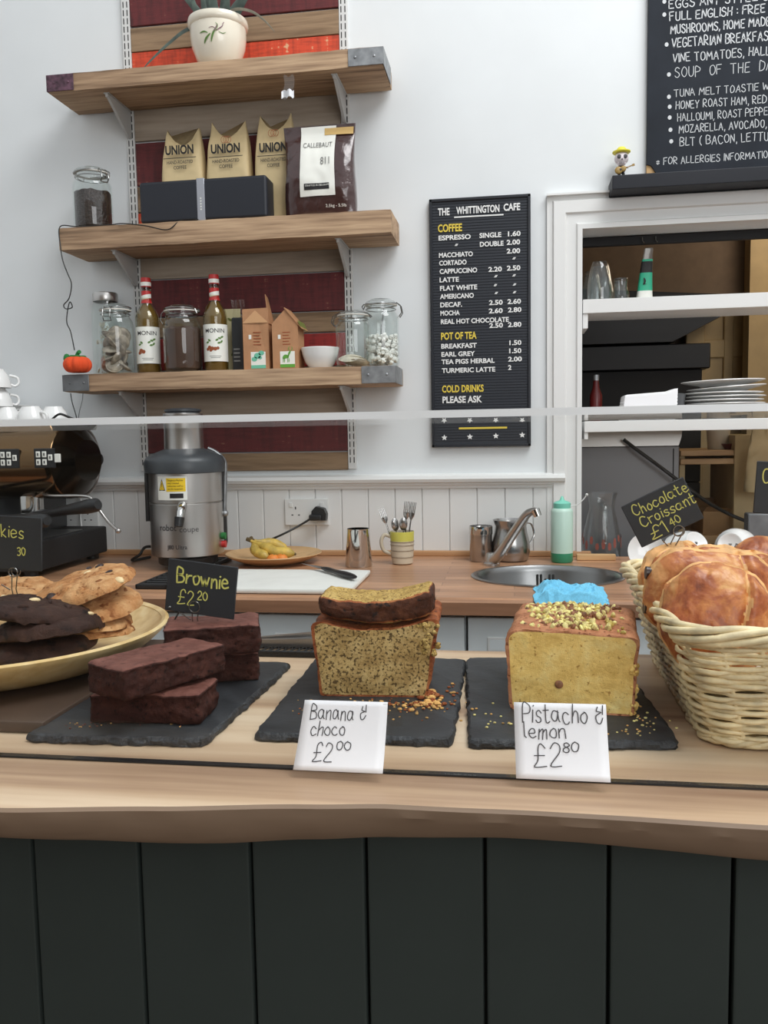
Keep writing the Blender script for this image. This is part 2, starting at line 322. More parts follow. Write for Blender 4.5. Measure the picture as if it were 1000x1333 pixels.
# ------------------------------------------------------------------ mesh helpers
class MB:
    def __init__(s): s.v = []; s.f = []; s.m = []; s.wn = False
    def add(s, verts, faces, m=0, mx=None):
        o = len(s.v)
        s.v += [tuple(mx @ V(p)) if mx else tuple(p) for p in verts]
        for i, f in enumerate(faces):
            s.f.append([o + k for k in f]); s.m.append(m[i] if isinstance(m, list) else m)
        return s
    def box(s, x0, x1, y0, y1, z0, z1, m=0, mx=None):
        vs = [(x, y, z) for z in (z0, z1) for y in (y0, y1) for x in (x0, x1)]
        return s.add(vs, [(0, 2, 3, 1), (4, 5, 7, 6), (0, 1, 5, 4), (2, 6, 7, 3), (0, 4, 6, 2), (1, 3, 7, 5)], m, mx)
    def rbox(s, x0, x1, y0, y1, z0, z1, r=.003, seg=2, m=0, mx=None):
        s.wn = True; bm = bmesh.new(); bmesh.ops.create_cube(bm, size=1)
        for v in bm.verts: v.co = V(((x0 + x1) / 2 + v.co.x * (x1 - x0), (y0 + y1) / 2 + v.co.y * (y1 - y0), (z0 + z1) / 2 + v.co.z * (z1 - z0)))
        bmesh.ops.bevel(bm, geom=bm.edges[:], offset=r, segments=seg, profile=.5, affect='EDGES')
        bm.verts.index_update()
        s.add([v.co[:] for v in bm.verts], [[v.index for v in f.verts] for f in bm.faces], m, mx); bm.free(); return s
    def lathe(s, prof, n=32, c=(0, 0, 0), m=0, mx=None, a0=0, a1=2 * PI, cap=True):
        full = abs(a1 - a0 - 2 * PI) < 1e-6; k = n if full else n + 1
        vs = []; fs = []; ms = []
        for (r, z) in prof:
            for i in range(k):
                a = a0 + (a1 - a0) * i / n
                vs.append((c[0] + r * math.cos(a), c[1] + r * math.sin(a), c[2] + z))
        for j in range(len(prof) - 1):
            for i in range(n):
                i2 = (i + 1) % k
                fs.append((j * k + i, j * k + i2, (j + 1) * k + i2, (j + 1) * k + i)); ms.append(m[j] if isinstance(m, list) else m)
        if cap and full:
            if prof[0][0] > 1e-5: fs.append(tuple(range(k))[::-1]); ms.append(m[0] if isinstance(m, list) else m)
            if prof[-1][0] > 1e-5: fs.append(tuple((len(prof) - 1) * k + i for i in range(k))); ms.append(m[-1] if isinstance(m, list) else m)
        return s.add(vs, fs, ms, mx)
    def tube(s, pts, r=.002, n=8, m=0, closed=False, flat=1.0, mx=None):
        pts = [V(p) for p in pts]; N = len(pts)
        rs = r if isinstance(r, (list, tuple)) else [r] * N
        tang = []
        for i in range(N):
            a = pts[(i - 1) % N] if closed or i > 0 else pts[i]; b = pts[(i + 1) % N] if closed or i < N - 1 else pts[i]
            t = (b - a); tang.append(t.normalized() if t.length > 1e-9 else V((0, 0, 1)))
        up = V((0, 0, 1)) if abs(tang[0].z) < .9 else V((0, 1, 0))
        nrm = (up - tang[0] * up.dot(tang[0])).normalized()
        vs = []; fs = []
        for i in range(N):
            nrm = (nrm - tang[i] * nrm.dot(tang[i]))
            nrm = nrm.normalized() if nrm.length > 1e-6 else tang[i].orthogonal().normalized()
            bi = tang[i].cross(nrm)
            for k in range(n):
                a = 2 * PI * k / n
                vs.append(pts[i] + nrm * (math.cos(a) * rs[i] * flat) + bi * (math.sin(a) * rs[i]))
        for i in range(N if closed else N - 1):
            j = (i + 1) % N
            for k in range(n):
                k2 = (k + 1) % n
                fs.append((i * n + k, i * n + k2, j * n + k2, j * n + k))
        if not closed: fs.append(tuple(range(n))[::-1]); fs.append(tuple((N - 1) * n + k for k in range(n)))
        return s.add(vs, fs, m, mx)
    def prism(s, poly, y0, y1, m=0, mx=None):
        """outline in the XZ plane pushed along Y"""
        n = len(poly); vs = [(x, y0, z) for x, z in poly] + [(x, y1, z) for x, z in poly]
        fs = [tuple(range(n)), tuple(range(2 * n - 1, n - 1, -1))] + [(i, n + i, n + (i + 1) % n, (i + 1) % n) for i in range(n)]
        return s.add(vs, fs, m, mx)
    def slab(s, poly, z0, z1, m=0, mx=None, mside=None):
        n = len(poly); vs = [(x, y, z0) for x, y in poly] + [(x, y, z1) for x, y in poly]
        fs = [tuple(range(n))[::-1], tuple(range(n, 2 * n))] + [(i, (i + 1) % n, n + (i + 1) % n, n + i) for i in range(n)]
        ms = [m, m] + [m if mside is None else mside] * n
        return s.add(vs, fs, ms, mx)
    def disc(s, c, r, m=0, n=16, axis='Y', sx=1, sy=1):
        vs = []
        for i in range(n):
            a = 2 * PI * i / n; u, w_ = r * sx * math.cos(a), r * sy * math.sin(a)
            vs.append((c[0] + u, c[1], c[2] + w_) if axis == 'Y' else (c[0] + u, c[1] + w_, c[2]))
        return s.add(vs, [tuple(range(n))], m)
    def ball(s, c, r, m=0, n=12, k=8, sc=(1, 1, 1), mx=None):
        vs = []; fs = []
        for j in range(k + 1):
            t = PI * j / k
            for i in range(n):
                a = 2 * PI * i / n
                vs.append((c[0] + r * sc[0] * math.sin(t) * math.cos(a), c[1] + r * sc[1] * math.sin(t) * math.sin(a), c[2] + r * sc[2] * math.cos(t)))
        for j in range(k):
            for i in range(n):
                fs.append((j * n + i, (j + 1) * n + i, (j + 1) * n + (i + 1) % n, j * n + (i + 1) % n))
        return s.add(vs, fs, m, mx)
    def grid(s, fn, nu, nv, m=0, closed_u=False):
        vs = [fn(i / nu if closed_u else i / (nu - 1), j / (nv - 1)) for j in range(nv) for i in range(nu)]
        fs = []
        for j in range(nv - 1):
            for i in range(nu if closed_u else nu - 1):
                i2 = (i + 1) % nu
                fs.append((j * nu + i, j * nu + i2, (j + 1) * nu + i2, (j + 1) * nu + i))
        return s.add(vs, fs, m)
    def text(s, txt, fn, h, width=None, m=0, weight=0.0):
        """font outlines: fn(u, v) maps text metres (u along, v up) to a point"""
        vs, fs, wd = glyphs(txt, weight)
        k = h; ku = (width / wd) if width else h
        return s.add([fn(x * ku, y * k) for x, y in vs], fs, m)
    def write(s, txt, fn, h, thick=.001, adv=1.0, m=0, jitter=.02, width=None):
        """hand lettering from pen strokes"""
        strokes, wd = hand(txt, adv, jitter)
        ku = (width / wd) if width else h
        for st in strokes:
            p = [(x * ku, y * h) for x, y in st]
            runs = [[V(p[0])]]
            for i in range(1, len(p)):
                q1 = V(p[i])
                if (q1 - runs[-1][-1]).length < 1e-7: continue
                runs[-1].append(q1)
                if i < len(p) - 1:
                    d1 = (q1 - V(p[i - 1])); d2 = V(p[i + 1]) - q1
                    if d1.length > 1e-7 and d2.length > 1e-7 and d1.angle(d2) > 1.5: runs.append([q1])
            for r_ in runs:
                N = len(r_); L = []; R = []
                if N < 2: continue
                for i in range(N):
                    d1 = (r_[i] - r_[i - 1]).normalized() if i > 0 else (r_[1] - r_[0]).normalized()
                    d2 = (r_[i + 1] - r_[i]).normalized() if i < N - 1 else d1
                    d = (d1 + d2).normalized(); k = 1 / max(.6, d.dot(d1)); q = V((-d.y, d.x)) * thick / 2 * k; c = r_[i]
                    if i == 0: c = c - d * thick * .35
                    if i == N - 1: c = c + d * thick * .35
                    L.append(c + q); R.append(c - q)
                s.add([fn(c.x, c.y) for c in L] + [fn(c.x, c.y) for c in R], [(i, N + i, N + i + 1, i + 1) for i in range(N - 1)], m)
        return s
    def build(s, name, mats, parent=None, loc=None, rot=None, smooth=40, kind=None, label=None):
        me = bpy.data.meshes.new(name); me.from_pydata(s.v, [], s.f)
        for p, k in zip(me.polygons, s.m): p.material_index = k
        bm = bmesh.new(); bm.from_mesh(me); bmesh.ops.recalc_face_normals(bm, faces=bm.faces[:]); bm.to_mesh(me); bm.free(); me.update()
        if not isinstance(mats, (list, tuple)): mats = [mats]
        for mm in mats: me.materials.append(mm)
        if smooth:
            me.shade_smooth(); me.set_sharp_from_angle(angle=math.radians(smooth))
        o = bpy.data.objects.new(name, me); COL.objects.link(o)
        if s.wn and smooth:
            wm = o.modifiers.new('weighted', 'WEIGHTED_NORMAL'); wm.keep_sharp = True
        if parent: o.parent = parent
        if loc is not None: o.location = loc
        if rot is not None: o.rotation_euler = rot
        if kind: o['kind'] = kind
        if label: o['label'] = label
        return o
def thing(name, label, cat, loc=(0, 0, 0), rz=0, group=None, rot=None):
    o = bpy.data.objects.new(name, None); COL.objects.link(o); o.empty_display_size = .05
    o.location = loc; o.rotation_euler = rot if rot else (0, 0, rz)
    return tag(o, label, cat, group)
def tag(o, label, cat, group=None, kind=None):
    o['label'] = label; o['category'] = cat
    if group: o['group'] = group
    if kind: o['kind'] = kind
    return o
def struct(o): o['kind'] = 'structure'; return o
def dup(root, loc=None, rot=None, label=None, group=None):
    r = root.copy(); COL.objects.link(r)
    if loc is not None: r.location = loc
    if rot is not None: r.rotation_euler = rot
    if label: r['label'] = label
    if group: r['group'] = group
    for ch in list(root.children):
        c = ch.copy(); COL.objects.link(c); c.parent = r
        for g in ch.children:
            d = g.copy(); COL.objects.link(d); d.parent = c
    return r
_gc = {}
def glyphs(txt, weight=0):
    key = (txt, weight)
    if key in _gc: return _gc[key]
    cu = bpy.data.curves.new('t', 'FONT'); cu.body = txt; cu.size = 1; cu.resolution_u = 3; cu.offset = weight; cu.fill_mode = 'FRONT'
    ob = bpy.data.objects.new('t', cu); COL.objects.link(ob)
    dg = bpy.context.evaluated_depsgraph_get(); dg.update()
    me = bpy.data.meshes.new_from_object(ob.evaluated_get(dg))
    vs = [(v.co.x, v.co.y) for v in me.vertices]; fs = [list(p.vertices) for p in me.polygons]
    bpy.data.objects.remove(ob); bpy.data.meshes.remove(me); bpy.data.curves.remove(cu)
    x0 = min(v[0] for v in vs); x1 = max(v[0] for v in vs)
    cap = .729
    vs = [((x - x0) / cap, y / cap) for x, y in vs]
    _gc[key] = (vs, fs, (x1 - x0) / cap); return _gc[key]
# pen-stroke alphabet, cap height 1: points "x,y" joined; strokes split by |
HAND = {
'A': '0,0 .28,1 .56,0|.1,.36 .48,.36', 'B': '.02,0 .02,1 .3,1 .44,.86 .4,.62 .04,.54 .36,.5 .5,.3 .42,.06 .02,0',
'C': '.5,.84 .36,1 .16,.94 .03,.66 .04,.3 .18,.03 .4,.02 .54,.18', 'D': '.02,0 .02,1 .26,.98 .48,.78 .52,.42 .38,.1 .02,0',
'E': '.46,1 .02,.98 .02,0 .48,.02|.02,.52 .38,.54', 'F': '.48,1 .02,.97 .02,0|.02,.52 .38,.54',
'G': '.5,.84 .36,1 .14,.92 .02,.6 .06,.2 .24,0 .48,.1 .52,.42 .3,.42', 'H': '.02,0 .02,1|.48,1 .48,0|.02,.5 .48,.52',
'I': '.06,0 .06,1', 'J': '.4,1 .4,.2 .26,0 .08,.04 .02,.2', 'K': '.02,0 .02,1|.46,1 .04,.48 .5,0', 'L': '.02,1 .02,0 .44,.03',
'M': '.02,0 .06,1 .32,.36 .58,1 .64,0', 'N': '.02,0 .04,1 .46,.03 .48,1', 'O': '.27,1 .08,.84 .02,.46 .12,.1 .3,0 .5,.18 .54,.56 .44,.88 .27,1',
'P': '.02,0 .02,1 .32,.98 .46,.8 .4,.54 .04,.46', 'Q': '.27,1 .06,.8 .04,.3 .27,0 .5,.24 .5,.78 .27,1|.34,.24 .58,-.08',
'R': '.02,0 .02,1 .32,.98 .46,.8 .38,.56 .04,.48 .5,0', 'S': '.46,.86 .3,1 .1,.94 .05,.72 .2,.56 .42,.42 .46,.18 .3,0 .1,.03 .01,.18',
'T': '0,.98 .52,1|.26,1 .26,0', 'U': '.02,1 .03,.26 .16,.01 .36,.02 .47,.26 .48,1', 'V': '0,1 .24,0 .5,1', 'W': '0,1 .16,0 .36,.8 .54,0 .74,1',
'X': '.02,1 .48,0|.48,1 .02,0', 'Y': '0,1 .24,.5 .5,1|.24,.5 .22,0', 'Z': '.02,1 .48,1 .02,0 .5,.02',
'a': '.42,.5 .24,.62 .06,.5 .02,.24 .12,.02 .3,.06 .42,.36 .43,.6 .43,.16 .54,.02', 'b': '.02,1 .02,0|.02,.3 .16,.56 .36,.5 .42,.24 .3,.03 .02,.06',
'c': '.4,.5 .24,.62 .06,.48 .02,.24 .14,.02 .34,.03 .44,.14', 'd': '.4,.46 .22,.6 .04,.4 .04,.14 .2,0 .38,.16 .42,1 .42,.04',
'e': '.04,.3 .38,.36 .34,.56 .18,.62 .03,.42 .05,.14 .22,0 .44,.12', 'f': '.42,.9 .3,1 .18,.9 .16,0|.02,.56 .36,.58',
'g': '.42,.5 .24,.62 .05,.46 .06,.16 .24,.02 .4,.2 .42,.6 .4,-.24 .2,-.36 .03,-.24', 'h': '.02,1 .02,0|.02,.34 .18,.6 .34,.54 .38,0',
'i': '.06,.6 .06,0|.06,.8 .07,.84', 'k': '.02,1 .02,0|.36,.6 .04,.28 .38,0', 'l': '.05,1 .05,.06 .14,0',
'm': '.02,0 .02,.6|.02,.4 .16,.6 .26,.52 .27,0|.27,.4 .4,.6 .5,.52 .52,0', 'n': '.02,0 .02,.6|.02,.38 .18,.6 .34,.54 .38,0',
'o': '.24,.6 .06,.46 .03,.2 .18,0 .36,.08 .42,.34 .34,.55 .24,.6', 'p': '.02,.6 .02,-.36|.02,.44 .2,.62 .4,.46 .38,.16 .2,0 .02,.12',
'r': '.03,.6 .03,0|.03,.36 .14,.56 .34,.58', 's': '.36,.52 .2,.62 .06,.52 .12,.36 .32,.24 .34,.08 .18,0 .02,.1',
't': '.18,1 .16,.14 .28,0 .4,.08|.0,.66 .38,.68', 'u': '.02,.6 .04,.14 .16,0 .34,.12 .38,.6 .4,0', 'v': '0,.6 .18,0 .36,.6',
'w': '0,.6 .14,0 .3,.48 .44,0 .6,.6', 'x': '.02,.6 .36,0|.36,.6 .02,0', 'y': '.02,.6 .18,.1|.4,.6 .12,-.36', 'z': '.02,.58 .36,.58 .02,.02 .38,.02',
'0': '.24,1 .05,.8 .02,.4 .14,.04 .3,.02 .44,.3 .44,.74 .24,1', '1': '.04,.78 .2,1 .18,0', '2': '.04,.78 .18,1 .38,.9 .36,.6 .02,.03 .46,.04',
'3': '.04,.92 .24,1 .4,.84 .3,.58 .16,.54 .36,.48 .44,.2 .26,0 .02,.08', '4': '.34,0 .36,1 .02,.32 .5,.34', '5': '.42,1 .08,1 .06,.6 .28,.62 .44,.36 .32,.04 .04,.04',
'6': '.38,.96 .14,.7 .03,.3 .16,.02 .36,.08 .42,.34 .26,.52 .06,.38', '7': '.02,.98 .46,1 .16,0', '8': '.38,.82 .22,1 .06,.84 .14,.6 .36,.38 .38,.1 .2,0 .04,.14 .1,.42 .36,.66 .38,.82',
'9': '.04,.02 .3,.3 .42,.7 .3,.98 .1,.94 .04,.68 .2,.5 .4,.66', '£': '.5,.82 .36,1 .2,.86 .2,.3 .02,.02 .5,.06|.04,.48 .42,.5',
'&': '.5,.52 .5,.96|.22,.9 .12,.66 .4,.58 .08,.4 .1,.06 .34,.02 .5,.3', ',': '.1,.06 .04,-.2', '.': '.04,.02 .06,.05', ':': '.05,.2 .06,.24|.05,.66 .06,.7',
'(': '.26,1.05 .06,.7 .06,.2 .26,-.1', ')': '.04,1.05 .24,.7 .24,.2 .04,-.1', '*': '.05,.2 .35,.5|.35,.2 .05,.5|.2,.12 .2,.58', '!': '.06,1 .06,.3|.06,.02 .07,.06', '-': '.02,.44 .3,.46', '/': '0,0 .36,1'}
_hp = {}
CURVY = set('BCDGOPQRSUJabcdefghmnopqrstuy02356890&£()')
def _smooth(p, cut=4):
    if len(p) < 3: return p
    out = []
    for i in range(len(p) - 1):
        p0 = p[max(0, i - 1)]; p1 = p[i]; p2 = p[i + 1]; p3 = p[min(len(p) - 1, i + 2)]
        for k in range(cut):
            t = k / cut
            out.append(tuple(.5 * (2 * p1[a] + (p2[a] - p0[a]) * t + (2 * p0[a] - 5 * p1[a] + 4 * p2[a] - p3[a]) * t * t + (3 * p1[a] - p0[a] - 3 * p2[a] + p3[a]) * t ** 3) for a in (0, 1)))
    out.append(p[-1]); return out
def hand(txt, adv=1.0, jit=.02):
    x = 0; res = []
    for ch in txt:
        if ch == ' ': x += .36 * adv; continue
        g = HAND.get(ch)
        if g is None: continue
        st = [[tuple(float(a) for a in q.split(',')) for q in part.split()] for part in g.split('|')]
        wd = max(q[0] for part in st for q in part)
        dy = random.uniform(-jit, jit) * 2; sk = random.uniform(-jit, jit) * 2
        for part in st:
            pp = [(q[0] + random.uniform(-jit, jit) + q[1] * sk, q[1] + dy + random.uniform(-jit, jit)) for q in part]
            if ch in CURVY: pp = _smooth(pp)
            res.append([(x + q[0], q[1]) for q in pp])
        x += (wd + .15) * adv
    return res, max(x - .15 * adv, .1)
def nz(p, s, seed=0): return noise.noise(V(p) * s + V((seed * 7.3, seed * 3.1, seed * 5.7)))
def gridbox(hx, hy, hz, r, cx, cy, cz):
    """box of quads with rounded edges: list of verts, faces, per-face main axis"""
    idx = {}; vs = []; fs = []; ax = []
    def key(i, j, k):
        if (i, j, k) not in idx:
            p = V((-hx + 2 * hx * i / cx, -hy + 2 * hy * j / cy, -hz + 2 * hz * k / cz))
            q = V((max(-hx + r, min(hx - r, p.x)), max(-hy + r, min(hy - r, p.y)), max(-hz + r, min(hz - r, p.z))))
            d = p - q
            if d.length > 1e-9: p = q + d.normalized() * r
            idx[(i, j, k)] = len(vs); vs.append(p)
        return idx[(i, j, k)]
    for i in range(cx):
        for j in range(cy):
            fs.append((key(i, j, 0), key(i, j + 1, 0), key(i + 1, j + 1, 0), key(i + 1, j, 0))); ax.append('-z')
            fs.append((key(i, j, cz), key(i + 1, j, cz), key(i + 1, j + 1, cz), key(i, j + 1, cz))); ax.append('+z')
    for i in range(cx):
        for k in range(cz):
            fs.append((key(i, 0, k), key(i + 1, 0, k), key(i + 1, 0, k + 1), key(i, 0, k + 1))); ax.append('-y')
            fs.append((key(i, cy, k), key(i, cy, k + 1), key(i + 1, cy, k + 1), key(i + 1, cy, k))); ax.append('+y')
    for j in range(cy):
        for k in range(cz):
            fs.append((key(0, j, k), key(0, j, k + 1), key(0, j + 1, k + 1), key(0, j + 1, k))); ax.append('-x')
            fs.append((key(cx, j, k), key(cx, j + 1, k), key(cx, j + 1, k + 1), key(cx, j, k + 1))); ax.append('+x')
    return vs, fs, ax
def arc_pts(pts, n=6): return _sm3(pts, n)
def _sm3(p, cut=6):
    p = [V(q) for q in p]
    if len(p) < 3: return p
    out = []
    for i in range(len(p) - 1):
        p0 = p[max(0, i - 1)]; p1 = p[i]; p2 = p[i + 1]; p3 = p[min(len(p) - 1, i + 2)]
        for k in range(cut):
            t = k / cut
            out.append(.5 * (2 * p1 + (p2 - p0) * t + (2 * p0 - 5 * p1 + 4 * p2 - p3) * t * t + (3 * p1 - p0 - 3 * p2 + p3) * t ** 3))
    out.append(p[-1]); return out

# ================================================================== SETTING
WY = 2.70            # wall plane
HX = .205            # left side of the serving hatch
HX1 = 1.50           # right side of the hatch (beyond the frame)
b = MB()
b.box(-3.2, HX, WY, WY + .12, 0, 3.4); b.box(HX1, 2.6, WY, WY + .12, 0, 3.4)
b.box(HX, HX1, WY, WY + .12, 1.891, 3.4); b.box(HX, HX1, WY, WY + .12, 0, .86)
struct(b.build('wall_back', M['wall'], smooth=0))
struct(MB().box(-3.3, -3.2, -2.8, 2.82, 0, 3.4).build('wall_left', M['wall'], smooth=0))
struct(MB().box(2.6, 2.7, -2.8, 2.82, 0, 3.4).build('wall_right', M['wall'], smooth=0))
struct(MB().box(-3.3, 2.7, -2.9, -2.8, 0, 3.4).build('wall_front', M['room_wall'], smooth=0))
struct(MB().box(-3.3, 2.7, -2.9, 5.1, -.05, 0).build('floor', M['floor'], smooth=0))
# kitchen behind the hatch
KY = 4.1
b = MB(); b.box(-.5, 2.6, KY, KY + .1, 0, 2.7); b.box(-.6, -.5, WY + .12, KY + .1, 0, 2.7)
struct(b.build('wall_kitchen', M['kitchen_dark'], smooth=0))
_bx = at(975, 350, 3.92).x; _bz = at(950, 390, 3.92).z
struct(MB().box(-.5, _bx, 3.92, 3.965, _bz, 2.7).build('wall_kitchen_upper', M['kitchen_dark'], smooth=0))
struct(MB().box(2.6, 2.7, WY + .12, KY + .1, 0, 2.7).build('wall_kitchen_side', M['kitchen_cream'], smooth=0))
struct(MB().box(-.6, 2.7, WY + .12, KY + .1, 2.7, 2.75).build('ceiling_kitchen', M['room_wall'], smooth=0))
# tongue and groove lining below the dado rail
x = -2.9; b = MB(); wbd = .087
while x < HX - .05:
    x1 = min(x + wbd, HX - .045)
    b.add([(x + .0003, WY - .005, .9), (x1 - .0003, WY - .005, .9), (x + .0003, WY - .005, 1.125), (x1 - .0003, WY - .005, 1.125), (x + .003, WY - .009, .9), (x1 - .003, WY - .009, .9), (x + .003, WY - .009, 1.125), (x1 - .003, WY - .009, 1.125)],
          [(4, 5, 7, 6), (0, 4, 6, 2), (5, 1, 3, 7), (2, 6, 7, 3), (0, 1, 5, 4)])
    x = x1
struct(b.build('trim_1', M['white_paint'], smooth=0))
b = MB(); prof = [(0, 1.116), (-.014, 1.116), (-.016, 1.124), (-.020, 1.128), (-.020, 1.132), (-.030, 1.136), (-.034, 1.146), (-.030, 1.156), (-.014, 1.160), (0, 1.162)]
n = len(prof); vs = [(-3.2, WY + y, z) for y, z in prof] + [(.155, WY + y, z) for y, z in prof]
b.add(vs, [(i, i + 1, n + i + 1, n + i) for i in range(n - 1)] + [tuple(range(n)), tuple(range(2 * n - 1, n - 1, -1))])
struct(b.build('trim_2', M['white_paint'], smooth=30))
# hatch architrave, mitred with a stepped moulding
b = MB(); steps = [(.104, .0, .012), (.09, .012, .012), (.086, .012, .02), (.05, .02, .02), (.046, .016, .016), (.02, .016, .016), (.016, .022, .022), (0, .022, .022)]
pf = [(.104, 0), (.104, .012), (.088, .012), (.084, .021), (.05, .021), (.046, .014), (.018, .014), (.014, .022), (0, .022), (0, 0)]
path = [((HX, .9), (-1, 0)), ((HX, 1.891), (-1, 1)), ((HX1, 1.891), (1, 1)), ((HX1, .9), (1, 0))]
vs = []
for (px_, pz_), (dx, dz) in path:
    for o_, d_ in pf: vs.append((px_ + dx * o_, WY - d_, pz_ + dz * o_))
n = len(pf); fs = []
for k in range(3):
    for i in range(n - 1): fs.append((k * n + i, k * n + i + 1, (k + 1) * n + i + 1, (k + 1) * n + i))
b.add(vs, fs); struct(b.build('trim_3', M['white_paint'], smooth=0))
# skirting strip along the back of the worktop
struct(MB().rbox(-3.1, HX + .03, WY - .024, WY - .009, .9, .918, .004).build('trim_4', wood('worktop_upstrand', [(.3, (150, 108, 72)), (.6, (190, 146, 104))], 'X', 6, 14), smooth=40))
# crack line above the hatch casing
struct(MB().box(.10, HX1 + .1, WY - .0262, WY, 1.992, 1.998).build('trim_5', M['white_paint'], smooth=0))

# ================================================================== REAR WORKTOP AND CUPBOARDS
TZ = .90
tb = MB(); TF = 2.0
SKX, SKY, SRX, SRY = .088, 2.315, .205, .175
# worktop with a round cut-out for the sink bowl
ring = [(SKX + SRX * .97 * math.cos(a), SKY + SRY * .97 * math.sin(a)) for a in [2 * PI * i / 48 for i in range(48)]]
def worktop():
    b = MB(); x0, x1, y0, y1 = SKX - .3, SKX + .3, TF, WY - .009
    outer = []
    for (cx, cy) in ring:
        dx, dy = cx - SKX, cy - SKY
        k = min((x1 - SKX) / dx if dx > 1e-9 else ((x0 - SKX) / dx if dx < -1e-9 else 1e9), (y1 - SKY) / dy if dy > 1e-9 else ((y0 - SKY) / dy if dy < -1e-9 else 1e9))
        outer.append((SKX + dx * k, SKY + dy * k))
    n = len(ring)
    for z in (TZ, TZ - .04):
        o = len(b.v)
        b.add([(p[0], p[1], z) for p in ring] + [(p[0], p[1], z) for p in outer], [(i, (i + 1) % n, n + (i + 1) % n, n + i) for i in range(n)])
    b.add([(p[0], p[1], TZ) for p in ring] + [(p[0], p[1], TZ - .04) for p in ring], [(i, (i + 1) % n, n + (i + 1) % n, n + i) for i in range(n)])
    # corners left over by the radial fan
    for sx_, sy_ in ((x0, y0), (x1, y0), (x0, y1), (x1, y1)):
        near = sorted(range(n), key=lambda i: (outer[i][0] - sx_) ** 2 + (outer[i][1] - sy_) ** 2)[:2]
        for z in (TZ, TZ - .04): b.add([(outer[near[0]][0], outer[near[0]][1], z), (outer[near[1]][0], outer[near[1]][1], z), (sx_, sy_, z)], [(0, 1, 2)])
    for xa, xb in ((-3.1, x0), (x1, 2.4)):
        yb = y1
        b.box(xa, xb, y0, yb, TZ - .04, TZ)
    # rounded nosing, slightly different laminate
    nose = [(TF, TZ), (TF - .008, TZ - .003), (TF - .012, TZ - .010), (TF - .012, TZ - .04), (TF, TZ - .04)]
    m_ = len(nose)
    b.add([(-3.1, y, z) for y, z in nose] + [(2.4, y, z) for y, z in nose], [(i, i + 1, m_ + i + 1, m_ + i) for i in range(m_ - 1)] + [tuple(range(m_))], [0, 0, 1, 1, 1])
    return b
wt = worktop().build('worktop', [M['worktop'], M['worktop_edge']], smooth=25)
tag(wt, 'long laminated wood worktop under the wall shelves with an inset round sink', 'worktop')
# cupboards under it
edges = [-2.40, -1.83, -1.26, -.64, -.115, .48, 1.08]
CB = ['white base cupboard at far left under the coffee machine', 'white base cupboard under the black drip base, left of the juicer',
      'pale cupboard under the juicer, seen behind the brownie sign', 'pale cupboard behind the banana cake with metal tongs before it',
      'pale cupboard under the sink, seen behind the pistachio cake', 'pale cupboard right of the sink, hidden mostly by the wicker basket']
for i, lab in enumerate(CB):
    if i == 0: continue
    xa, xb = edges[i], edges[i + 1]; wd = xb - xa
    t = thing('base_cupboard', lab, 'cupboard', ((xa + xb) / 2, TF + .02, 0), group='pale cupboards under the worktop')
    MB().box(-wd / 2 + .001, wd / 2 - .001, .02, .6, .1, TZ - (.17 if i == 4 else .0405)).build('cupboard_body', M['cabinet'], t, smooth=0)
    d = MB().rbox(-wd / 2 + .004, wd / 2 - .004, 0, .0195, .12, TZ - .052, .003).build('door', M['cabinet'], t)
    hx_ = -wd / 2 + .085
    h = MB(); h.rbox(hx_ - .035, hx_ + .035, -.004, .004, TZ - .135, TZ - .098, .0035); h.rbox(hx_ - .029, hx_ + .029, -.0045, -.003, TZ - .130, TZ - .104, .0005, m=1)
    h.build('handle', [M['white_plastic'], M['cabinet']], d, label='recessed pull in the door corner')
    MB().box(-wd / 2 + .001, wd / 2 - .001, .06, .08, 0, .1).build('plinth', M['cabinet'], t, smooth=0)

# ================================================================== SHELVING
UX = [-1.215, -.512]
for x, lab in ((UX[0], 'white slotted metal shelf upright, left of the pair on the wall'), (UX[1], 'white slotted metal shelf upright, right of the pair on the wall')):
    t = thing('shelf_upright', lab, 'shelf upright', (x, WY, 1.18), group='shelf uprights')
    b = MB(); b.rbox(-.0135, .0135, -.013, 0, 0, 1.75, .002)
    b.build('channel', M['upright'], t)
    s_ = MB(); z = .02
    while z < 1.72:
        for dx in (-.0062, .0062): s_.box(dx - .0015, dx + .0015, -.0136, -.0125, z, z + .018)
        z += .025
    s_.build('slot_row', M['slot'], t, smooth=0, label='two rows of dark slots')
def zpx(y, x=440): return at(x, y, WY - .008).z
rows = [(-90, 10, 'maroon'), (12, 45, 'brown_plank'), (45, 98, 'orange'), (104, 166, 'grey_plank'), (168, 226, 'maroon'), (227, 262, 'brown_plank'), (263, 300, 'orange'), (312, 353, 'grey_plank'), (354, 404, 'maroon'), (405, 432, 'brown_plank'), (433, 476, 'red'), (484, 541, 'grey_plank'), (543, 587, 'maroon'), (588, 612, 'brown_plank')]
t = thing('plank_panel', 'panel of reclaimed planks in worn maroon, orange and bare wood behind the shelves', 'wall panel', ((UX[0] + UX[1]) / 2, WY, 1.18))
for y0, y1, mm in rows:
    z0, z1 = zpx(y1) + .0008, zpx(y0) - .0008; k = random.uniform(-.002, .002)
    MB().rbox(UX[0] + .0145 - t.location.x, UX[1] - .0145 - t.location.x, -.011 + k, -.001, z0 - 1.18, z1 - 1.18, .0015, 1).build('plank', M[mm], t)
SF = 2.50
SHELF = []
